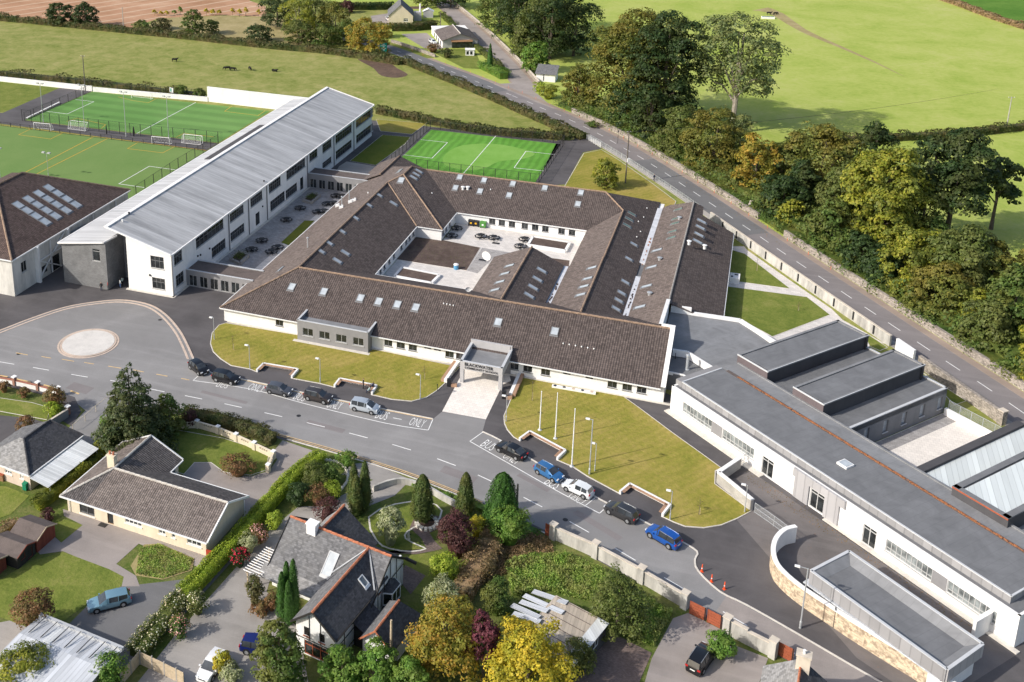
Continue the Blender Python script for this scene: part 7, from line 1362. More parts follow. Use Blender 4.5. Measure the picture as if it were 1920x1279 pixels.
# ---------------------------------------------------------------- cars
import bmesh
def weld(o, ang=38):
    bm = bmesh.new(); bm.from_mesh(o.data); bmesh.ops.remove_doubles(bm, verts=bm.verts, dist=.002); bmesh.ops.recalc_face_normals(bm, faces=bm.faces); bm.to_mesh(o.data); bm.free()
    o.data.polygons.foreach_set("use_smooth", np.ones(len(o.data.polygons), bool)); o.data.set_sharp_from_angle(angle=R(ang)); return o
KIND = {  # length, width, height, belt, stations (x/L, z/H) from tail to nose; the cabin lies between the two 'belt' stations
    'hatch': (4.1, 1.76, 1.47, .63, [(-.5, .5), (-.47, .63), (-.4, .93), (-.2, 1), (.02, .99), (.09, .95), (.27, .64), (.42, .57), (.5, .42)]),
    'suv': (4.35, 1.84, 1.62, .62, [(-.5, .52), (-.48, .62), (-.43, .94), (-.2, 1), (.04, .99), (.1, .95), (.26, .65), (.43, .59), (.5, .44)]),
    'estate': (4.8, 1.84, 1.48, .62, [(-.5, .52), (-.48, .62), (-.42, .92), (-.2, .99), (.02, 1), (.07, .97), (.24, .64), (.43, .55), (.5, .4)]),
    'mpv': (4.4, 1.82, 1.64, .6, [(-.5, .5), (-.48, .6), (-.43, .95), (-.2, 1), (.05, .99), (.12, .93), (.33, .62), (.44, .53), (.5, .4)]),
    'sedan': (4.7, 1.84, 1.42, .64, [(-.5, .52), (-.42, .66), (-.24, .95), (-.12, 1), (.02, .99), (.06, .97), (.22, .66), (.43, .58), (.5, .42)])}
def car(kind, paint_, pr, pf, label, away=1, rails=False, plate=True):
    L, W, H, belt, st = KIND[kind]; a, b = g(*pr), g(*pf); d = (b - a).normalized(); s = Vector((-d.y, d.x, 0)); ref = Vector((a.x, a.y, 0))
    s = s if s.dot(ref) * away > 0 else -s
    c = (a + b) / 2 + s * (W / 2 - .12); o = empty('parked_car', (c.x, c.y, .035), math.atan2(d.y, d.x), label, 'car', 'parked cars'); o['_local'] = 1
    B = MB(); parts = {'windscreen': MB(), 'rear_window': MB()}; sides = []; bz = belt * H; w2 = W / 2
    wid = lambda x: w2 * (1 - .16 * max(0, abs(x) / .5 - .62) / .38)
    rows = []
    for x, z in st:
        zt = z * H; w = wid(x); k = 1 if abs(x) < .485 else .93; zb = min(zt, bz) if -.48 < x < .3 else zt
        rows.append((x * L, [(w * .9 * k, .2), (w * k, .36), (w * k, .2 + (zb - .2) * .72), (w * .95 * k, zb), (w * .74 if zt > zb + .08 else w * .8 * k, zt)]))
    for i in range(len(rows) - 1):
        (x0, r0), (x1, r1) = rows[i], rows[i + 1]; cab0, cab1 = r0[4][1] > r0[3][1] + .05, r1[4][1] > r1[3][1] + .05
        for sg in (1, -1):
            q = lambda x, p: (x, sg * p[0], p[1])
            for k in range(3): B.face([q(x0, r0[k]), q(x1, r1[k]), q(x1, r1[k + 1]), q(x0, r0[k + 1])])
            f4 = [q(x0, r0[3]), q(x1, r1[3]), q(x1, r1[4]), q(x0, r0[4])]
            if cab0 and cab1 and x1 - x0 > .3 * 1: m = MB(); m.face(f4); sides.append(m)
            else: B.face(f4)
        top = [(x0, -r0[4][0], r0[4][1]), (x1, -r1[4][0], r1[4][1]), (x1, r1[4][0], r1[4][1]), (x0, r0[4][0], r0[4][1])]
        if cab0 != cab1: parts['rear_window' if cab1 else 'windscreen'].face(top)
        else: B.face(top)
    for x, r in (rows[0], rows[-1]): B.face([(x, p[0], p[1]) for p in r] + [(x, -p[0], p[1]) for p in r[::-1]])
    weld(B.build('body', paint_, o))
    for k, m in parts.items(): m.build(k, 'glass_car', o)
    for m in sides: m.build('side_window', 'glass_car', o)
    mb = MB()
    for sg in (1, -1):
        for x, r in rows[2:6]: mb.beam((x, sg * (r[3][0] + .01), r[3][1]), (x, sg * (r[4][0] + .01), r[4][1]), .07, .05)
        mb.beam((rows[2][0], sg * (rows[2][1][3][0] + .015), bz), (rows[5][0], sg * (rows[5][1][3][0] + .015), bz), .03, .05)
    mb.build('pillars', paint_ if kind != 'suv' else 'plastic_black', o)
    R_ = .33 if kind != 'suv' else .36
    for x in (-.3, .31):
        for sg in (1, -1):
            y = sg * (w2 - .1); t_ = MB(); t_.tube([(x * L, y - .11, R_), (x * L, y - .09, R_), (x * L, y + .09, R_), (x * L, y + .11, R_)], [R_ * .9, R_, R_, R_ * .9], 18); w = t_.build('wheel', 'tyre', o)
            m = MB(); yy = y + sg * .115; m.tube([(x * L, yy - sg * .02, R_), (x * L, yy, R_)], [R_ * .66, R_ * .6], 14); m.build('rim', 'rim', w)
            m = MB(); m.tube([(x * L, sg * (w2 - .02), R_ + .02), (x * L, sg * (w2 + .005), R_ + .02)], R_ + .07, 18); m.build('wheel_arch', 'plastic_black', o)
    for sg in (1, -1):
        MB().box((.478 * L, sg * w2 * .66, .46 * H), (.14, .36, .13)).build('headlight', 'headlight', o); MB().box((-.492 * L, sg * w2 * .72, .55 * H), (.1, .3, .17)).build('taillight', 'taillight', o)
        MB().box((.2 * L, sg * (w2 + .08), bz + .04), (.14, .2, .13)).build('mirror', paint_, o)
        MB().box((-.02, sg * (w2 + .002), .26), (L * .5, .02, .12)).build('sill', 'plastic_black', o)
        if rails: MB().beam((-.38 * L, sg * w2 * .7, H * .99), (.04 * L, sg * w2 * .7, H + .03), .05).build('roof_rail', 'rim', o)
    MB().box((.497 * L, 0, .36 * H), (.05, W * .5, .13)).build('grille', 'plastic_black', o); MB().box((-.502 * L, 0, .42 * H), (.03, .52, .12)).build('number_plate', 'plate', o); MB().box((.505 * L, 0, .25 * H), (.03, .52, .11)).build('number_plate', 'plate', o)
    return o
car('hatch', 'car_black', (356, 691.5), (373.6, 705), 'black hatchback at the left end of the bus bay'); car('suv', 'car_black', (404.3, 716), (434, 723), 'black car parked second from the left in the bus bay'); car('hatch', 'car_slate', (504, 738), (535, 745), 'slate grey hatchback parked between the ONLY and BUS lettering'); car('suv', 'car_bronze', (576, 751), (608, 759), 'dark bronze crossover in front of the seated people', rails=True); car('mpv', 'car_silver', (663, 770.6), (698, 778.5), 'pale silver people carrier with dark roof glass in the bus bay')
car('sedan', 'car_black', (967.4, 863.7), (935.7, 848), 'black saloon at the start of the second bus bay'); car('hatch', 'car_blue', (1006.4, 888.4), (1037.6, 906), 'mid blue hatchback nose to nose with the white car', rails=True); car('hatch', 'car_palewhite', (1096, 937), (1060, 920.5), 'white hatchback nose to nose with the blue one'); car('suv', 'car_charcoal', (1178, 983), (1140, 964), 'charcoal grey crossover behind the white hatchback', rails=True); car('suv', 'car_royal', (1253.8, 1030), (1218.8, 1009), 'bright royal blue crossover parked nearest the cones', rails=True)
car('estate', 'car_teal', (233.5, 1137.5), (180.6, 1151), 'pale teal estate car on the dark yard of the bungalow'); car('hatch', 'car_white', (400, 1234), (372.6, 1271), 'white hatchback on the gravel beside the yellow bush', -1); car('suv', 'car_navy', (462, 1228), (508, 1236), 'navy blue crossover half hidden by the round tree', 1); car('suv', 'car_black', (1288, 1253), (1311.6, 1220), 'black crossover with roof rails in the concrete yard', -1, True); car('hatch', 'car_palewhite', (802, 79), (814, 84), 'white hatchback on the drive of the far bungalow'); car('mpv', 'car_white', (727, 42), (721, 33), 'white van beside the far cottage', 1)
# ---------------------------------------------------------------- people and cattle: one skinned body each
def skinned(name, J, E, root, mats, pick, sub=1):
    me = bpy.data.meshes.new(name); me.from_pydata([j[:3] for j in J], E, []); o = bpy.data.objects.new(name, me); COL.objects.link(o)
    m = o.modifiers.new("skin", 'SKIN'); m.use_smooth_shade = True; s = o.modifiers.new("sub", 'SUBSURF'); s.levels = s.render_levels = sub
    for i, j in enumerate(J): v = me.skin_vertices[0].data[i]; v.radius = (j[3], j[4] if len(j) > 4 else j[3]); v.use_root = i == root
    dg = bpy.context.evaluated_depsgraph_get(); ev = bpy.data.meshes.new_from_object(o.evaluated_get(dg)); bpy.data.objects.remove(o)
    for k in mats: ev.materials.append(MAT[k])
    for p in ev.polygons: p.material_index = pick(p.center); p.use_smooth = True
    return ev
def person(u, v, rz, label, top, legs, pose='stand', hair='hair_dark', step=.0, dz=0):
    p = g(u, v)
    if pose == 'stand':
        J = [(0, 0, .95, .15, .11), (0, 0, 1.2, .15, .1), (0, 0, 1.42, .17, .1), (0, 0, 1.54, .055), (0, .01, 1.63, .085), (0, .01, 1.74, .075), (.09, step * .3, .9, .095), (.1, step * .6, .5, .065), (.1, step, .09, .05), (.1, step - .14, .04, .045), (-.09, -step * .3, .9, .095), (-.1, -step * .5, .5, .065), (-.1, -step, .09, .05), (-.1, -step - .14, .04, .045), (.2, 0, 1.4, .065), (.26, .02, 1.12, .05), (.24, -.12, .9, .04), (.23, -.16, .82, .035), (-.2, 0, 1.4, .065), (-.26, .02, 1.12, .05), (-.24, -.12, .9, .04), (-.23, -.16, .82, .035)]
        zt, zl = 1.5, .93
    else:
        J = [(0, 0, .55, .16, .12), (0, .02, .8, .15, .1), (0, .0, 1.0, .17, .1), (0, -.02, 1.12, .055), (0, -.04, 1.21, .085), (0, -.04, 1.32, .075), (.1, -.12, .54, .1), (.12, -.46, .52, .07), (.12, -.48, .1, .05), (.12, -.62, .05, .045), (-.1, -.12, .54, .1), (-.12, -.46, .52, .07), (-.12, -.48, .1, .05), (-.12, -.62, .05, .045), (.2, 0, .98, .065), (.27, -.05, .72, .05), (.16, -.28, .66, .04), (.12, -.34, .65, .035), (-.2, 0, .98, .065), (-.27, -.05, .72, .05), (-.16, -.28, .66, .04), (-.12, -.34, .65, .035)]
        zt, zl = 1.08, .6
    E = [(0, 1), (1, 2), (2, 3), (3, 4), (4, 5), (0, 6), (6, 7), (7, 8), (8, 9), (0, 10), (10, 11), (11, 12), (12, 13), (2, 14), (14, 15), (15, 16), (16, 17), (2, 18), (18, 19), (19, 20), (20, 21)]
    hz = J[5][2]
    def pick(c):
        if c.z > zt + .02: return 3 if c.z > hz - .04 or (c.y > J[5][1] + .02 and c.z > zt + .08) else 0
        if abs(c.x) > .18 and c.y < J[16][1] + .0 and c.z < J[16][2] + .03: return 0
        if c.z < .1: return 4
        return 1 if c.z > zl or (abs(c.x) > .19) else 2
    me = skinned('person', J, E, 0, ['skin', top, legs, hair, 'cloth_black'], pick); o = bpy.data.objects.new('person', me); COL.objects.link(o); o.location = (p.x, p.y, .05 + dz); o.rotation_euler = (0, 0, rz); return tag(o, label, 'person', 'people around the school')
person(190.5, 545.7, R(30), 'person in black standing apart left of the block entrance', 'cloth_black', 'cloth_navy'); person(203, 543, R(-60), 'person in dark red top by the grey block corner', 'cloth_red', 'cloth_black'); person(225.7, 540, R(150), 'person in white top and blue jeans at the block entrance', 'cloth_white', 'cloth_blue'); person(230, 536, R(-100), 'person in pale top nearest the entrance door', 'cloth_mint', 'cloth_black')
person(681.4, 729, R(-60), 'person in black standing at the bench recess', 'cloth_black', 'cloth_black'); person(693, 739, R(-100), 'person in mint top sitting at the end of the bench', 'cloth_mint', 'cloth_navy', 'sit'); person(700, 731, R(-110), 'person in dark clothes sitting on the bench corner', 'cloth_navy', 'cloth_black', 'sit', 'leaf_russet' if False else 'hair_dark'); person(1226, 340, R(50), 'person in dark jacket walking on the upper footpath', 'cloth_navy', 'cloth_black', step=.28)
def cow(u, v, rz, label, graze=True, lying=False, sc=1.0):
    p = g(u, v); z = .55 if lying else 1.0
    J = [(-.8, 0, z, .24, .3), (-.35, 0, z - .06, .31, .36), (.15, 0, z - .05, .32, .36), (.6, 0, z, .22, .32), (.95, 0, z + (.02 if graze else .25), .15, .2), (1.2, 0, z - (.45 if graze else -.38), .13), (1.38, 0, z - (.72 if graze else -.22), .09), (-.98, 0, z + .1, .05), (-1.05, 0, z - .35, .035)]
    E = [(0, 1), (1, 2), (2, 3), (3, 4), (4, 5), (5, 6), (0, 7), (7, 8)]
    if lying: legs = [(-.6, .3, .25, -.2, .45, .1), (-.6, -.3, .25, -.2, -.45, .1), (.5, .28, .25, .85, .38, .1), (.5, -.28, .25, .85, -.38, .1)]
    else: legs = [(-.72, .2, .55, -.82, .2, .3), (-.72, -.2, .55, -.8, -.2, .3), (.55, .2, .5, .56, .2, .28), (.55, -.2, .5, .58, -.2, .28)]
    for k, l in enumerate(legs):
        n = len(J); J += [(l[0], l[1], l[2], .13), (l[3], l[4], l[5], .07)] + ([] if lying else [(l[3] + .06, l[4], .05, .055)]); E += [(0 if k < 2 else 3, n), (n, n + 1)] + ([] if lying else [(n + 1, n + 2)])
    me = skinned('cow', J, E, 1, ['cow_black'], lambda c: 0); o = bpy.data.objects.new('cow', me); COL.objects.link(o); o.location = p; o.rotation_euler = (0, 0, rz); o.scale = (sc,) * 3; return tag(o, label, 'cow', 'black cattle in the fields')
cow(328, 116, R(20), 'black cow standing alone at the left of the herd', False); cow(426, 132, R(200), 'black cow grazing in front of its neighbour', True, sc=1.1); cow(437, 133, R(10), 'black cow grazing just right of the pair', True); cow(469, 132, R(-40), 'black cow grazing at the centre of the field'); cow(515, 134.5, R(0), 'black cow lying down at the right of the herd', False, True); cow(1442, 28, R(10), 'black cow by the trough in the far pasture, left', False); cow(1454, 28.5, R(30), 'black cow by the trough in the far pasture, right')
o = empty('water_trough', g(1440, 35), R(10), 'white trough on bare ground in the far pasture', 'trough'); o['_local'] = 1
MB().prism(rect(-2.5, -.8, 2.5, .8), 0, .8).build('body', 'coping_white', o); MB().prism(rect(-2.3, -.6, 2.3, .6), .8, .82).build('water', 'glass', o)
# ---------------------------------------------------------------- vegetation: every leaf is a small face of its own
def leaves(name, P, Nn, size, mats, parent=None, asp=.62, mi=None, kind=None):
    n = len(P); rng = RNG
    Nn = Nn / np.maximum(1e-6, np.linalg.norm(Nn, axis=1, keepdims=True)); T = rng.normal(size=(n, 3)); T -= Nn * (T * Nn).sum(1, keepdims=True); T /= np.maximum(1e-6, np.linalg.norm(T, axis=1, keepdims=True)); Bt = np.cross(Nn, T)
    s = (size * rng.uniform(.65, 1.35, n))[:, None] * .5; a, b = T * s, Bt * s * asp
    V = np.empty((n, 4, 3), np.float32); V[:, 0] = P - a; V[:, 1] = P + b + Nn * s * .15; V[:, 2] = P + a; V[:, 3] = P - b + Nn * s * .15
    me = bpy.data.meshes.new(name); me.vertices.add(n * 4); me.vertices.foreach_set("co", V.ravel()); me.loops.add(n * 4); me.loops.foreach_set("vertex_index", np.arange(n * 4, dtype=np.int32)); me.polygons.add(n); me.polygons.foreach_set("loop_start", np.arange(0, n * 4, 4, dtype=np.int32)); me.polygons.foreach_set("loop_total", np.full(n, 4, np.int32))
    mats = mats if isinstance(mats, (list, tuple)) else [mats]
    for m in mats: me.materials.append(MAT[m])
    if mi is not None: me.polygons.foreach_set("material_index", mi.astype(np.int32))
    me.update(); o = bpy.data.objects.new(name, me); COL.objects.link(o)
    if parent is not None: o.parent = parent
    if kind: o['kind'] = kind
    return o
def sph(n): d = RNG.normal(size=(n, 3)); return d / np.linalg.norm(d, axis=1, keepdims=True)
def clumps(lobes, n, flat=.75):
    """lobes (cx,cy,cz,rx,ry,rz) -> leaf positions and normals gathered in boughs on the lobes' outer shell"""
    L = np.array(lobes); ar = (L[:, 3] * L[:, 4] * L[:, 5]) ** (2 / 3); cnt = np.maximum(20, (n * ar / ar.sum()).astype(int)); PP, NN = [], []
    for l, k in zip(L, cnt):
        nb = max(12, int(k / 34)); d = sph(nb); d[:, 2] = np.where(d[:, 2] < -.55, -d[:, 2], d[:, 2]); c = l[:3] + d * l[3:6] * RNG.uniform(.7, 1.0, (nb, 1)); m = (l[3] * l[4] * l[5]) ** (1 / 3); r = m * min(.42, 2.0 / nb ** .5) * RNG.uniform(.75, 1.3, (nb, 1))
        i = RNG.integers(0, nb, k); q = sph(k); q[:, 2] = np.where(q[:, 2] < -.3, -q[:, 2], q[:, 2]); rad = RNG.uniform(.35, 1.0, (k, 1)) ** .5
        PP.append(c[i] + q * r[i] * rad * np.array([1.15, 1.15, flat])); NN.append(q * .9 + d[i] * .5 + RNG.normal(size=(k, 3)) * .4 + np.array([0, 0, .3]))
    P, Nn = np.concatenate(PP), np.concatenate(NN); keep = np.ones(len(P), bool)
    for l in L:
        e = (P - l[:3]) / (l[3:6] * .6); keep &= (e * e).sum(1) > 1
    return P[keep], Nn[keep]
TREEDATA = {}
def tree(u, v, vt, wpx, mats, label, n=5000, base=.22, nl=9, leaf=.42, kind='tree', name='broadleaf_tree', bark='bark', squash=1.0, group=None, open_=0.0, cat=None):
    p = g(u, v); h = max(1.0, height(u, v, vt) * .96); w = wpx * 1.06 / ppm((p.x, p.y, h * .6)) / 2; o = empty(name, p, 0, label, cat or 'tree', group); o['_local'] = 1
    if group == 'trees along the upper road':          # keep the crown clear of the road wall
        q = min(FINE, key=lambda c: (c[0] - p.x) ** 2 + (c[1] - p.y) ** 2); d = Vector((p.x - q[0], p.y - q[1])); k = w * .85 + 6.0 - d.length
        if k > 0: d = d.normalized() * k; o.location = (p.x + d.x, p.y + d.y, 0)
    z0 = h * base; hc = (h - z0) / 2; zc = z0 + hc; lob = [(0, 0, zc - hc * .05, w * .74, w * .74, hc * .8)]
    for k in range(nl):
        a = 2.4 * k + random.random(); t = -.7 + 1.45 * (k + .5) / nl; rr = math.sqrt(max(.1, 1 - t * t * .8)); q = random.uniform(.34, .52) * (1 - .2 * max(0, t))
        lob.append((w * (1 - q * .8) * rr * math.cos(a) * random.uniform(.85, 1.1), w * (1 - q * .8) * rr * math.sin(a) * random.uniform(.85, 1.1), zc + t * hc * .85, w * q, w * q, min(w, hc) * q * .9))
    lob.append((random.uniform(-.15, .15) * w, random.uniform(-.15, .15) * w, h - hc * .36, w * .45, w * .45, hc * .36))
    if base < .13:
        for k in range(6): a = 1.05 * k + random.random() * .6; lob.append((w * .62 * math.cos(a), w * .62 * math.sin(a), h * .16, w * .36, w * .36, h * .15))
    if open_: lob = [l for i, l in enumerate(lob) if i]
    P, Nn = clumps(lob, int(n * 1.25))
    if open_: k = RNG.random(len(P)) > open_; P, Nn = P[k], Nn[k]
    leaves('crown', P, Nn, leaf * 1.15, mats, o)
    tr = MB(); r0 = max(.05, h * .022); tr.tube([(0, 0, -.1), (0, 0, z0 * .6), (.04 * w, .02 * w, zc), (.06 * w, 0, h - hc * .4)], [r0 * 1.35, r0, r0 * .7, r0 * .2], 8)
    for l in lob[1::2]: m = Vector((0, 0, z0 + (l[2] - z0) * .3)); q = Vector(l[:3]); tr.tube([m, m.lerp(q, .55) + Vector((0, 0, .05 * h)), q], [r0 * .5, r0 * .32, r0 * .1], 6)
    tr.build('trunk', bark, o); return o
def column(u, v, vt, wpx, mat, label, n=3500, name='cypress_tree', stems=1, leaf=.26, group=None, base=.03, round_=.5):
    """upright conifers: dense overlapping sprays on a spindle"""
    p = g(u, v); h = height(u, v, vt); w = wpx / ppm((p.x, p.y, h / 2)) / 2; o = empty(name, p, 0, label, 'tree', group); o['_local'] = 1; PP, NN = [], []
    for s in range(stems):
        a = 2 * math.pi * s / max(1, stems) + .6; off = np.array([math.cos(a), math.sin(a), 0]) * (w * .5 if stems > 1 else 0); hh = h * (1 - .09 * s); ww = w * (.58 if stems > 1 else 1); k = n // stems
        t = RNG.random(k) ** .85; prof = np.minimum(1, (1 - t) ** round_ * 1.08) * np.minimum(1, .55 + t * 3); th = RNG.random(k) * 2 * math.pi; rib = 1 + .10 * np.sin(th * 5 + t * 6) + .07 * np.sin(th * 11 - t * 17)
        r = ww * prof * rib * RNG.uniform(.82, 1.04, k); z = hh * (base + (1 - base) * t); PP.append(np.stack([r * np.cos(th), r * np.sin(th), z], 1) + off); NN.append(np.stack([np.cos(th), np.sin(th), np.full(k, .35)], 1) + RNG.normal(size=(k, 3)) * .4)
        c = MB(); c.lathe((off[0], off[1], hh * base), [(ww * .5, 0), (ww * .8, hh * .2), (ww * .7, hh * .5), (ww * .4, hh * .78), (.02, hh * .93)], 10); c.build('added_core', mat, o); MB().tube([(off[0], off[1], -.1), (off[0], off[1], hh * .5)], [.12, .06], 6).build('trunk', 'bark', o)  # solid core added inside the sprays to block light, not real growth
    leaves('crown', np.concatenate(PP), np.concatenate(NN), leaf, mat, o, .5); return o
def conifer(u, v, vt, wpx, mat, label, n=9000, leaf=.4):
    """broad old conifer: drooping tiers"""
    p = g(u, v); h = height(u, v, vt); w = wpx / ppm((p.x, p.y, h / 3)) / 2; o = empty('conifer_tree', p, 0, label, 'tree'); o['_local'] = 1; lob = []
    for t in np.linspace(.08, .97, 13):
        R0 = w * (1 - t) ** .72; m = max(1, int(9 * (1 - t) + 1))
        for k in range(m): a = 2 * math.pi * (k + random.random() * .6) / m; q = random.uniform(.55, .85); lob.append((R0 * q * math.cos(a), R0 * q * math.sin(a), h * t + random.uniform(-.03, .03) * h, R0 * .42 + .25, R0 * .42 + .25, .07 * h))
    P, Nn = clumps(lob, n, .6); leaves('crown', P, Nn, leaf, mat, o); MB().tube([(0, 0, -.1), (0, 0, h * .95)], [h * .03, .05], 8).build('trunk', 'bark', o); return o
def bush(u, v, vt, wpx, mats, label, n=900, leaf=.2, name='garden_shrub', core=True, flowers=None, fn=.16, group=None, cat='shrub', nl=5):
    p = g(u, v); h = max(.3, height(u, v, vt)); w = wpx / ppm((p.x, p.y, h / 2)) / 2; o = empty(name, p, 0, label, cat, group); o['_local'] = 1; lob = [(0, 0, h * .48, w * .86, w * .86, h * .5)]
    for k in range(nl): a = 2 * math.pi * (k + random.random() * .6) / nl; q = random.uniform(.36, .55); lob.append((w * (1 - q) * math.cos(a), w * (1 - q) * math.sin(a), h * random.uniform(.36, .7), w * q, w * q, h * q * .6))
    P, Nn = clumps(lob, int(n * 1.6), .8); leaves('leaves', P, Nn, leaf * 1.2, mats, o)
    if flowers: k = RNG.random(len(P)) < fn; leaves('flowers', P[k] + Nn[k] * .03, Nn[k], leaf * .9, flowers, o, .9, kind='stuff')
    c = MB(); c.lathe((0, 0, 0), [(w * .3, 0), (w * .5, h * .3), (w * .44, h * .55), (w * .15, h * .7)], 9); c.build('added_core', mats if isinstance(mats, str) else mats[0], o)  # unseen solid core, added to stop light passing through the leaves
    c = MB()
    for k in range(4): a = k * 1.7; c.tube([(0, 0, -.05), (w * .3 * math.cos(a), w * .3 * math.sin(a), h * .6)], [.04, .02], 5)
    c.build('stems', 'bark', o); return o
def hedge(name, pts, w, h, mat, label, dens=60, leaf=.22, cat='hedge', rough=.12, flowers=None, fn=.1, px=True, step=.8, wob=.0):
    L = G2(pts) if px else pts; L = spline(L, 4) if len(L) > 2 else L; Q = np.array(resample(L, step)); o = empty(name, (*Q[len(Q) // 2], 0), 0, label, cat); base = np.array([*Q[len(Q) // 2], 0]); o['_local'] = 1
    T = np.gradient(Q, axis=0); T /= np.linalg.norm(T, axis=1, keepdims=True); S = np.stack([-T[:, 1], T[:, 0]], 1); Ln = len(Q) * step; n = int(Ln * (w + 2 * h) * dens)
    i = RNG.integers(0, len(Q), n); hw = 1 + wob * np.sin(np.arange(len(Q)) * .9 + 1.3 * np.sin(np.arange(len(Q)) * .37)) + wob * RNG.normal(size=len(Q)) * .6; al = RNG.uniform(-.6, .6, n) * step
    th = RNG.uniform(-.25, math.pi + .25, n); ex = .55; cx, sz = np.sign(np.cos(th)) * np.abs(np.cos(th)) ** ex, np.sign(np.sin(th)) * np.abs(np.sin(th)) ** ex; rr = RNG.uniform(1 - rough * 2, 1 + rough, n)
    y = cx * w / 2 * rr * hw[i]; z = np.maximum(.03, (h * .5 + sz * h * .5 * rr) * hw[i]); XY = Q[i] + T[i] * al[:, None] + S[i] * y[:, None]; P = np.stack([XY[:, 0], XY[:, 1], z], 1) - base; Nn = np.stack([S[i, 0] * cx, S[i, 1] * cx, sz + .2], 1) + RNG.normal(size=(n, 3)) * .5
    leaves('foliage', P, Nn, leaf, mat, o)
    if flowers: k = RNG.random(n) < fn; leaves('flowers', P[k] + Nn[k] * .05, Nn[k], leaf, flowers, o, .9, kind='stuff')
    mb = MB(); Qi = [tuple(q - base[:2]) for q in Q]; ribbon(mb, Qi, -w * .36, w * .36, h * .78, 0); mb.build('added_core', mat, o); return o  # solid strip added inside the hedge to block light, hidden by leaves
def tufts(name, poly_px, n, h, mat, label=None, leaf=.3, spread=.3):
    """uncountable low growth"""
    P = np.array(G2(poly_px)); lo, hi = P.min(0), P.max(0); q = RNG.uniform(lo, hi, (n * 4, 2)); x, y = q[:, 0], q[:, 1]; ins = np.zeros(len(q), bool); j = len(P) - 1
    for i in range(len(P)): c = ((P[i, 1] > y) != (P[j, 1] > y)) & (x < (P[j, 0] - P[i, 0]) * (y - P[i, 1]) / (P[j, 1] - P[i, 1] + 1e-9) + P[i, 0]); ins ^= c; j = i
    q = q[ins][:n]; bump = .5 + .5 * np.sin(q[:, 0] * 1.3 + 2 * np.sin(q[:, 1] * .9)) * np.sin(q[:, 1] * 1.1 + .7); z = RNG.random(len(q)) * h * (.35 + .65 * bump); o = leaves(name, np.stack([q[:, 0], q[:, 1], z + .03], 1), RNG.normal(size=(len(q), 3)) * .7 + np.array([0, 0, .7]), leaf, mat, None, .5, kind='stuff'); 
    return tag(o, label, 'plants', None)
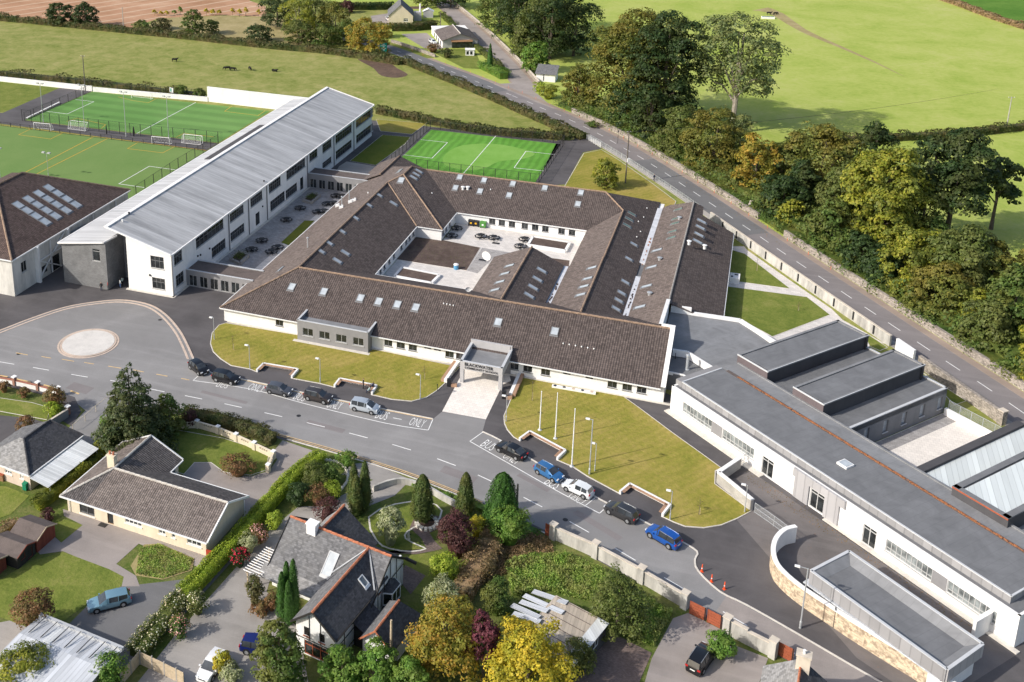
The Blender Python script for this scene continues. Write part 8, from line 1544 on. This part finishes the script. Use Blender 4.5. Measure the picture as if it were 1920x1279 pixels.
# ---------------------------------------------------------------- trees of the road and the wood
GR = 'trees along the upper road'
for a in (
    (1112, 228, 16, 165, 'leaf_chestnut', 'big round chestnut turning orange beside the white shed', 26000, .1, 14, .62),
    (1238, 238, 12, 135, 'leaf_dark', 'tall dark tree right behind the orange chestnut', 24000, .06, 14, .6),
    (1166, 240, 152, 66, 'leaf_deep', 'dark green bushy tree below the two big trees', 6000, .05, 8, .5), (1098, 190, 136, 42, 'leaf_beech', 'small reddish tree under the chestnut', 2500, .1, 6, .45),
    (1186, 252, 206, 48, 'leaf_mid', 'round green bush at the foot of the dark tree', 2500, .05, 6, .45), (1252, 292, 196, 78, 'leaf_olive', 'olive tree behind the wall opposite the utility pole', 7000, .06, 8, .5), (1318, 322, 203, 108, 'leaf_chestnut', 'wide tree with orange tips above the road wall', 11000, .06, 10, .52), (1385, 285, 212, 56, 'leaf_poplar', 'pale green bush below the airy tree', 3500, .05, 7, .45), 
    (1412, 362, 250, 84, 'leaf_orange', 'orange topped tree beside the recess wall', 7000, .05, 9, .5), (1462, 352, 262, 88, 'leaf_olive', 'olive tree right of the orange topped one', 8000, .05, 9, .5), (1462, 408, 328, 84, 'leaf_deep', 'dark glossy bush above the recess wall', 7000, .03, 8, .5), (1532, 372, 234, 128, 'leaf_chestnut', 'broad brownish tree with bare twigs on top', 14000, .06, 12, .55), (1634, 330, 226, 66, 'leaf_dark', 'dark round tree at the back of the wood by the field', 6000, .08, 8, .55),
    (1646, 470, 264, 142, 'leaf_yellowgreen', 'large yellow green tree in the middle of the wood', 22000, .05, 14, .58), (1482, 428, 374, 44, 'leaf_yellowgreen', 'small pale bush behind the recess wall', 2200, .05, 6, .4), (1548, 470, 372, 86, 'leaf_mid', 'green bushy tree between recess wall and yellow tree', 8000, .04, 9, .5), (1588, 508, 440, 78, 'leaf_deep', 'dark rounded bush along the road wall below the yellow tree', 6000, .03, 8, .48),
    (1700, 540, 425, 120, 'leaf_yellowgreen', 'yellowish spreading bush right of the dark wall bush', 11000, .04, 10, .5), (1648, 535, 470, 66, 'leaf_deep', 'dark green bush hanging towards the road wall', 5000, .03, 7, .46), (1795, 560, 420, 120, 'leaf_olive', 'feathery olive tree under the dark oak', 12000, .05, 10, .5), (1740, 592, 498, 110, 'leaf_chestnut', 'russet and green bush halfway along the lower wall', 9000, .04, 9, .48), (1668, 570, 520, 50, 'leaf_yellowgreen', 'lighter green bush at the wall', 2500, .04, 6, .42), (1826, 620, 540, 60, 'leaf_yellowgreen', 'pale green bush in front of the shaded hollow', 3500, .04, 7, .42), (1806, 662, 572, 92, 'leaf_olive', 'round brown green bush near the wall at the right', 7000, .04, 8, .46), (1888, 640, 500, 110, 'leaf_mid', 'green tree at the right picture edge', 9000, .05, 9, .5), (1906, 735, 600, 110, 'leaf_yellowgreen', 'yellow green bush in the right corner of the wood', 8000, .04, 9, .46), (1925, 560, 455, 60, 'leaf_chestnut', 'rusty tree cut by the right picture edge', 5000, .05, 8, .5),
    (1575, 430, 300, 96, 'leaf_olive', 'olive tree between the brownish and yellow trees', 9000, .05, 9, .52), (1720, 470, 330, 90, 'leaf_mid', 'green tree between yellow tree and dark oak', 8000, .05, 9, .52), (1850, 560, 450, 80, 'leaf_chestnut', 'golden green tree below the dark oak', 7000, .05, 9, .5), (1285, 300, 225, 70, 'leaf_mid', 'green bush joining the trees by the pole', 5000, .04, 8, .48), (1205, 262, 150, 70, 'leaf_dark', 'dark undergrowth tree at the foot of the big dark one', 6000, .04, 8, .52), (1060, 205, 120, 60, 'leaf_chestnut', 'lower bough of the chestnut by the shed', 5000, .05, 8, .52),
    (1500, 392, 300, 70, 'leaf_dark', 'dark tree in the hollow behind the glossy bush', 6000, .04, 8, .5)):
    tree(*a[:6], n=a[6], base=a[7], nl=a[8], leaf=a[9], group=GR)
tree(1372, 250, 18, 158, 'leaf_poplar', 'tall airy tree with pale forked trunk in the pasture', 15000, .2, 15, .6, bark='bark_pale', open_=.25); tree(1772, 455, 236, 150, 'leaf_dark', 'big dark oak with gaps at the edge of the pasture', 15000, .18, 12, .6, open_=.1, group=GR); tree(1858, 430, 294, 84, 'leaf_dark', 'dark oak bough reaching over the right field', 5000, .3, 6, .58, open_=.1, group=GR)
for u, v, vt, w, m, n, s in ((935, 58, -30, 80, 'leaf_mid', 6000, 'leaning over the lane mouth'), (968, 80, -40, 90, 'leaf_dark', 8000, 'above the bend of the lane wall'), (1015, 98, -30, 95, 'leaf_olive', 9000, 'in the centre of the lane wood'), (1030, 110, -25, 100, 'leaf_dark', 9000, 'darkest in the lane wood'), (1075, 105, -20, 90, 'leaf_dark', 8000, 'at the pasture side of the lane wood'), (1003, 135, 78, 52, 'leaf_bright', 3500, 'small and light behind the white shed'), (985, 108, 40, 54, 'leaf_olive', 4500, 'low over the lane wall'), (845, 14, -50, 70, 'leaf_dark', 5000, 'shading the top of the lane'), (800, 12, -40, 60, 'leaf_mid', 4000, 'behind the far garden shed'), (1020, 60, -60, 120, 'leaf_dark', 7000, 'at the back of the lane wood'), (965, 30, -60, 110, 'leaf_dark', 7000, 'behind the lane wall at the top')):
    tree(u, v, vt, w, m, 'tree ' + s, n, .05, 9, .62, group='wood beside the lane')
for u, v, vt, w, m, n, s in ((113, 46, 5, 52, 'leaf_dark', 4500, 'round dark tree left of its twin on the field hedge'), (161, 50, 3, 48, 'leaf_dark', 4500, 'ragged dark tree right of its twin on the field hedge'), (362, 68, 16, 40, 'leaf_mid', 3000, 'green tree in the hedge below the yellow saplings'), (266, 58, 38, 34, 'leaf_mid', 1500, 'low bush left of the hedge bramble'), (304, 56, 34, 40, 'leaf_hedge', 1800, 'dark bramble thicket in the hedge'), (396, 62, 36, 30, 'leaf_olive', 1300, 'pale bush right of the hedge tree'), (487, 78, 46, 50, 'leaf_dark', 2200, 'dark thicket at the rough strip'), (520, 50, -12, 62, 'leaf_dark', 4500, 'dark tree at the left of the far copse'), (560, 66, -18, 66, 'leaf_yellowgreen', 4500, 'yellowing tree in the far copse'), (590, 58, -14, 70, 'leaf_olive', 4500, 'olive tree in the far copse'), (628, 70, 2, 64, 'leaf_chestnut', 4500, 'orange tipped tree in the far copse'), (560, 84, 38, 60, 'leaf_olive', 3000, 'reedy bush in front of the copse'), (610, 86, 44, 62, 'leaf_mid', 3000, 'green bush in front of the copse'), (650, 84, 36, 56, 'leaf_mid', 3000, 'bushy tree left of the orange beech'), (690, 100, 34, 80, 'leaf_orange', 7000, 'orange beech beside the green road sign'), (652, 24, 0, 26, 'leaf_purple', 1200, 'purple tree beside the far meadow'), (722, 70, 44, 30, 'leaf_orange', 1500, 'small orange tree by the drive mouth')):
    tree(u, v, vt, w, m, s, n, .05, 7, .55, group='trees of the far hedges')
for u, v, h, m in ((290, 29, 11, 'gold'), (302, 29, 8, 'gold'), (313, 30, 10, 'gold'), (327, 28, 9, 'bright'), (338, 28, 16, 'bright'), (387, 29, 13, 'gold'), (399, 29, 12, 'gold'), (411, 29, 11, 'gold'), (436, 29, 14, 'gold'), (449, 31, 15, 'gold'), (461, 30, 17, 'gold'), (485, 31, 14, 'gold')):
    tree(u, v, v - h, 9, 'leaf_' + m, 'small yellow sapling in the row along the stubble field' if m == 'gold' else ('short green sapling in the yellow row' if h < 10 else 'tallest green sapling in the yellow row'), 160, .25, 3, .5, name='sapling', group='saplings along the stubble field')
tree(1136, 352, 294, 44, 'leaf_yellowgreen', 'round yellow green tree alone on the corner lawn', 5000, .08, 8, .36); bush(1110, 238, 228, 30, 'leaf_mid', 'lone green bush at the hedge', 400, .3)
# bare and young trees on the lawns
def sapling(u, v, vt, label, mat='leaf_russet', n=40):
    p = g(u, v); h = height(u, v, vt); o = empty('young_tree', p, 0, label, 'tree', 'young staked trees on the lawns'); o['_local'] = 1; MB().tube([(0, 0, 0), (.03, 0, h)], [.035, .015], 5).build('trunk', 'bark', o); MB().tube([(.12, 0, 0), (.12, 0, h * .45)], .03, 5).build('stake', 'timber_pale', o); mb = MB()
    for k in range(7): a = k * 2.4; z = h * (.45 + .07 * k); mb.tube([(0, 0, z), (.45 * math.cos(a), .45 * math.sin(a), z + .3)], [.014, .006], 4)
    mb.build('twigs', 'bark', o); leaves('leaves', np.stack([RNG.normal(size=n) * .35, RNG.normal(size=n) * .35, h * RNG.uniform(.5, 1.05, n)], 1), RNG.normal(size=(n, 3)), .14, mat, o)
for u, v, vt, s in ((437, 657, 630, 'young staked tree on the lawn near the turning loop'), (795, 712, 686, 'young russet tree on the lawn left of the entrance'), (997, 752, 715, 'young russet tree left of the flagpoles'), (1310, 966, 935, 'young bare tree at the lawn end near the gate'), (1418, 508, 478, 'young tree on the upper roadside lawn'), (1496, 583, 568, 'young reddish tree on the lower roadside lawn')): sapling(u, v, vt, s)
# ---------------------------------------------------------------- hedgerows
H_ = 'leaf_hedge'
hedge('hedgerow', [(-60, 33), (60, 44), (150, 53), (230, 61), (340, 72), (420, 81), (520, 92), (610, 100), (690, 112), (752, 122)], 3.0, 2.4, H_, 'long dark hedgerow between the cattle field and the stubble', 9, .55, wob=.16, step=2)
hedge('hedgerow', [(758, 118), (800, 136), (860, 160), (930, 190), (1000, 222), (1060, 248), (1094, 262)], 3.0, 2.0, H_, 'hedgerow along the near side of the upper road', 14, .45, wob=.12, step=1.5); hedge('hedgerow', [(708, 212), (760, 222), (830, 236), (900, 248), (980, 256), (1075, 262)], 3.0, 1.9, H_, 'dark hedgerow behind the small green pitch', 14, .45, wob=.16, step=1.5)
hedge('hedgerow', [(-40, 138), (60, 148), (140, 156), (180, 160), (280, 172), (385, 184)], 2.4, 1.8, H_, 'low hedge behind the pitch boundary wall', 8, .5, wob=.3, step=2); hedge('field_hedge', [(1480, 272), (1560, 270), (1700, 262), (1800, 256), (1960, 238)], 2.6, 2.0, H_, 'hedge dividing the pastures at the right', 10, .5, wob=.14, step=2)
hedge('field_hedge', [(1752, -4), (1800, 12), (1860, 35), (1925, 56)], 3.0, 2.0, 'leaf_dry', 'brown hedge bank at the top right corner', 8, .6, wob=.12, step=2); hedge('house_hedge', [(735, 58), (780, 57), (822, 52)], 3.0, 3.0, H_, 'clipped hedge between the far cottage and bungalow', 10, .5, step=2); hedge('house_hedge', [(618, 18), (700, 18), (740, 17)], 3, 3, 'leaf_dark', 'dark hedge at the far meadow', 7, .6, step=2)
hedge('lane_hedge', [(828, 30), (860, 60), (900, 96), (935, 128), (948, 146)], 2.2, 1.6, 'leaf_olive', 'overgrown bank on the bungalow side of the lane', 10, .45, wob=.3, step=1.5); hedge('garden_hedge', [(905, 128), (930, 140), (948, 150)], 4.0, 2.6, 'leaf_bright', 'bushy green hedge at the road fork', 14, .4, wob=.15, step=1.5)
wv = offset(FINE, 6.6); sheet('woodland_floor', [p for p in offset(FINE, 5.4) if -58 < p[0] < 70][::1] + [p for p in offset(FINE, 24) if -30 < p[0] < 75][::-1], .02, 'scrub_ground')
for k, (d, w_, h_, m) in enumerate(((10, 6, 3.2, 'leaf_mid'), (15, 7, 3.6, 'leaf_olive'))):
    hedge('woodland_scrub', [p for p in offset(FINE, d) if -50 + 18 * k < p[0] < 62], w_, h_, m, ['bramble scrub filling the wood behind the road wall', 'taller scrub deep inside the wood'][k], 7, .6, 'shrubs', .35, px=False, wob=.3, step=2)
hedge('wall_scrub', [p for p in wv if p[0] > -56 and p[0] < 60], 3.4, 1.5, 'leaf_mid', 'ivy and scrub behind the road wall', 12, .4, 'shrubs', .3, px=False, wob=.3, step=1.5)
column(918, 135, 82, 13, 'leaf_thuja', 'slim dark conifer at the road fork', 700, leaf=.4); bush(838, 108, 92, 26, 'leaf_hedge', 'dark round bush by the bungalow garden wall', 500, .4); bush(812, 98, 84, 30, 'leaf_russet', 'russet bush by the far drive', 500, .4); bush(1010, 172, 155, 24, 'leaf_lime', 'yellow bush beside the white shed', 400, .35); bush(1028, 185, 158, 40, 'leaf_yellowgreen', 'yellow green bush below the chestnut', 700, .38)
for u, v, vt, w, s in ((340, 183, 160, 26, 'left'), (375, 186, 165, 22, 'right')): bush(u, v, vt, w, 'leaf_mid', 'dark bush behind the pitch wall, ' + s + ' of two', 500, .4)
# ---------------------------------------------------------------- gardens
conifer(250, 842, 690, 140, 'leaf_conifer', 'big spreading dark conifer beside the cul-de-sac', 24000, .36); tree(318, 812, 744, 66, 'leaf_mid', 'rounded green tree behind the big conifer', 3500, .04, 7, .3); bush(356, 800, 766, 26, 'leaf_purple', 'small purple shrub behind the garden hedge', 500); 
hedge('garden_hedge', [(345, 784), (400, 794), (440, 805), (478, 817), (518, 836)], 2.2, 1.8, 'leaf_hedge', 'rounded hedge between the pierced wall and the street', 60, .22, wob=.1); bush(447, 889, 858, 72, 'leaf_russet', 'low oval clipped bush on the round lawn bed', 1600, .18, nl=3)
hedge('clipped_hedge', [(600, 868), (560, 895), (510, 948), (460, 1004), (420, 1048), (365, 1108), (345, 1124)], 1.9, 1.8, 'leaf_lime', 'long clipped bright green hedge between the two houses', 110, .18, wob=.05); hedge('flower_border', [(340, 1130), (310, 1165), (280, 1205), (250, 1240)], 2.2, 1.5, 'leaf_olive', 'tangled flowering border below the clipped hedge', 100, .18, 'hedge', .2, 'petal_cream', .14, wob=.14)
for u, v, vt, w, m, f, s in ((372, 1150, 1115, 40, 'leaf_olive', 'petal_cream', 'white flowering bush at the end of the clipped hedge'), (338, 1195, 1155, 40, 'leaf_mid', 'petal_pink', 'pink flowering bush in the border'), (450, 1062, 1028, 36, 'leaf_dark', 'petal_red', 'bright red flowering bush beside the hedge'), (468, 1035, 1000, 36, 'leaf_variegated', None, 'pale green bush between red and rusty bushes'), (487, 1018, 984, 34, 'leaf_russet', 'petal_pink', 'rusty pink bush along the hedge'), (515, 992, 962, 32, 'leaf_lime', None, 'light green ball bush along the hedge')): bush(u, v, vt, w, m, s, 900, .17, flowers=f, fn=.35 if f in ('petal_red',) else .2)
# flower bed of the cottage
for u, v, vt, w, m, s in ((590, 915, 868, 46, 'leaf_olive', 'tall olive bush in the cottage flower bed'), (625, 905, 868, 46, 'leaf_mid', 'leafy bush next to the stone edging'), (560, 948, 905, 46, 'leaf_deep', 'dark bush under the clipped hedge end'), (596, 945, 912, 50, 'leaf_russet', 'reddish low shrub in the flower bed'), (622, 935, 908, 40, 'leaf_lime', 'yellow green shrub in the flower bed'), (650, 872, 850, 40, 'leaf_bright', 'green ground shrub at the bed corner'), (615, 985, 936, 52, 'leaf_purple', 'dark purple round bush behind the cottage roof')): bush(u, v, vt, w, m, s, 1100, .18)
column(672, 958, 866, 50, 'leaf_cypress', 'multi-stemmed dark cypress by the drive', 6500, stems=3, leaf=.22); column(792, 975, 890, 48, 'leaf_cypress', 'egg-shaped cypress in the round stone planter', 6000, leaf=.22); column(872, 975, 886, 40, 'leaf_cypress', 'pointed cypress nearest the street wall', 5000, leaf=.22); column(940, 1000, 888, 72, 'leaf_thuja', 'broad dark green cypress beside the utility pole', 9000, leaf=.24, round_=.42)
column(541, 1162, 1050, 44, 'leaf_thuja', 'group of slim bright green columnar conifers by the porch', 9000, stems=4, leaf=.18, round_=.45)
for u, v, vt, w, m, n, s in ((732, 1020, 952, 54, 'leaf_variegated', 2600, 'silvery variegated round bush on the cottage lawn'), (955, 1020, 950, 76, 'leaf_bright', 3200, 'feathery green bush below the broad cypress'), (855, 1042, 960, 74, 'leaf_purple', 4200, 'dark purple bushy tree by the garden path'), (832, 1090, 1040, 56, 'leaf_lime', 2000, 'yellow green bush on the lower cottage lawn'), (828, 1158, 1092, 66, 'leaf_variegated', 3000, 'cream variegated bush beside the annex'), (892, 1010, 968, 30, 'leaf_gold', 700, 'yellow flowering shrub by the purple bush'), (930, 1150, 1095, 60, 'leaf_mid', 2200, 'green thicket left of the loose sheets'), (478, 1135, 1082, 32, 'leaf_hedge', 1200, 'round clipped bush by the pergola'), (510, 1145, 1112, 24, 'leaf_russet', 600, 'rusty ball shrub in the cottage border'), (488, 1150, 1132, 40, 'leaf_russet', 600, 'orange low shrub edging the gravel'), (1350, 1232, 1188, 54, 'leaf_bright', 2000, 'leafy laurel by the red gates'), (1085, 1262, 1205, 56, 'leaf_olive', 1700, 'grey green bush beside the brick patio')): bush(u, v, vt, w, m, s, n, .2)
tree(1155, 1180, 1075, 110, 'leaf_olive', 'big olive green bush behind the street wall', 7000, .04, 8, .24, cat='shrub', name='garden_shrub'); tree(832, 1262, 1135, 135, 'leaf_orange', 'orange and yellow tree at the bottom edge', 9000, .12, 9, .28); tree(905, 1275, 1145, 62, 'leaf_plum', 'slim plum coloured tree between orange and yellow ones', 3500, .15, 6, .24); tree(985, 1310, 1180, 160, 'leaf_gold', 'bright golden bush at the bottom edge', 12000, .03, 9, .26, cat='shrub', name='garden_shrub'); tree(524, 1285, 1168, 96, 'leaf_mid', 'round green tree hiding the navy car', 7500, .1, 8, .26)
for u, v, vt, w, s in ((640, 1290, 1222, 80, 'left'), (705, 1290, 1212, 80, 'middle'), (770, 1310, 1240, 70, 'right')): tree(u, v, vt, w, 'leaf_bright', 'feathery green tree below the cottage, ' + s + ' of three', 4500, .1, 7, .26, group='feathery trees below the cottage')
for u, v, vt, w, m, n, s in ((65, 1180, 1112, 78, 'leaf_russet', 2600, 'rusty brown clipped dome on the back lawn'), (45, 1290, 1225, 110, 'leaf_yellowgreen', 3000, 'yellow green bush over the sheet roof corner'), (205, 1285, 1232, 70, 'leaf_bright', 1800, 'leafy green bush at the sheet roof edge'), (418, 1262, 1225, 36, 'leaf_gold', 900, 'golden yellow dome bush by the white hatchback'), (435, 1278, 1248, 46, 'leaf_variegated', 900, 'silver leaved bush below the golden dome'), (103, 770, 725, 44, 'leaf_russet', 1500, 'russet tree shrub at the corner of the left lawn'), (100, 785, 755, 30, 'leaf_lime', 700, 'lime bush beside the brick pier'), (50, 815, 782, 36, 'leaf_russet', 1100, 'brownish bush on the drive wall'), (8, 735, 715, 26, 'leaf_russet', 500, 'rust bush at the white garden wall, left'), (45, 745, 728, 24, 'leaf_russet', 500, 'rust bush at the white garden wall, right'), (90, 975, 955, 26, 'leaf_purple', 400, 'small pink purple shrub by the red shed')): bush(u, v, vt, w, m, s, n, .2)
hedge('garden_hedge', [(196, 850), (170, 880), (135, 905), (100, 935), (60, 962)], 1.6, 1.7, 'leaf_yellowgreen', 'sunlit mixed hedge between the two bungalows', 90, .2, wob=.14); hedge('garden_hedge', [(200, 800), (205, 830), (190, 855)], 1.6, 1.5, 'leaf_bright', 'green hedge end below the big conifer', 70, .2, wob=.15); hedge('bank_shrubs', [(30, 985), (0, 1005), (-30, 1020)], 1.6, 1.0, 'leaf_dry', 'dry bank behind the sheds', 50, .22, wob=.2); hedge('street_planting', [(862, 938), (900, 955), (960, 982), (1010, 1005)], 1.4, .7, 'leaf_bright', 'low green planting along the street by the cypresses', 70, .2, wob=.2); hedge('street_planting', [(780, 912), (815, 924), (850, 938)], 1.0, .6, 'leaf_bright', 'low green planting on the street bed', 70, .2, wob=.2)
hedge('dead_hedge', [(925, 1008), (915, 1045), (890, 1085), (862, 1130)], 3.0, 2.0, 'leaf_dry', 'dead brown hedge running down the cottage garden', 40, .24, wob=.18); tufts('overgrown_grass', [(945, 1060), (1000, 1040), (1060, 1040), (1110, 1060), (1180, 1105), (1262, 1150), (1225, 1215), (1150, 1180), (1110, 1130), (1030, 1110), (960, 1120)], 26000, .9, 'leaf_weeds', 'tall bright weeds in the overgrown garden', .26); tufts('rough_grass', [(262, 1028), (300, 1022), (362, 1050), (355, 1070), (305, 1086), (255, 1078)], 6000, .35, 'leaf_weeds', 'long rough grass in the bed by the bungalow', .2); tufts('shade_growth', [(985, 1000), (1030, 1010), (1040, 1040), (960, 1075), (900, 1100), (880, 1060), (940, 1030)], 7000, .6, 'leaf_dry', 'tangled dead growth under the cypress', .24); tufts('bed_plants', [(781, 446), (826, 452), (898, 466), (874, 505), (746, 486)], 800, .3, 'leaf_mid', 'young ground cover in the courtyard bed', .14); tufts('leaf_litter_on_verge', [(1040, 210), (1180, 276), (1300, 352), (1400, 420), (1480, 470), (1475, 462), (1400, 410), (1310, 345), (1190, 268), (1050, 205)], 2500, .05, 'leaf_beech', 'fallen leaves along the upper road', .2); tufts('yard_leaves', [(1400, 880), (1480, 930), (1600, 1010), (1700, 1085), (1830, 1180), (1800, 1175), (1690, 1095), (1580, 1020), (1470, 950), (1400, 900)], 2200, .04, 'leaf_beech', 'fallen leaves along the foot of the modern wing', .13)
for P_, pl_ in ((_P1, pl1), (_P2, pl2)): 
    c = np.array([(sum(p[0] for p in P_) / 4), (sum(p[1] for p in P_) / 4), .8]); o = leaves('planting', c + RNG.normal(size=(500, 3)) * np.array([.6, .9, .25]), RNG.normal(size=(500, 3)) + np.array([0, 0, .5]), .2, 'leaf_mid', pl_); o.matrix_parent_inverse = Matrix.Translation(pl_.location).inverted()
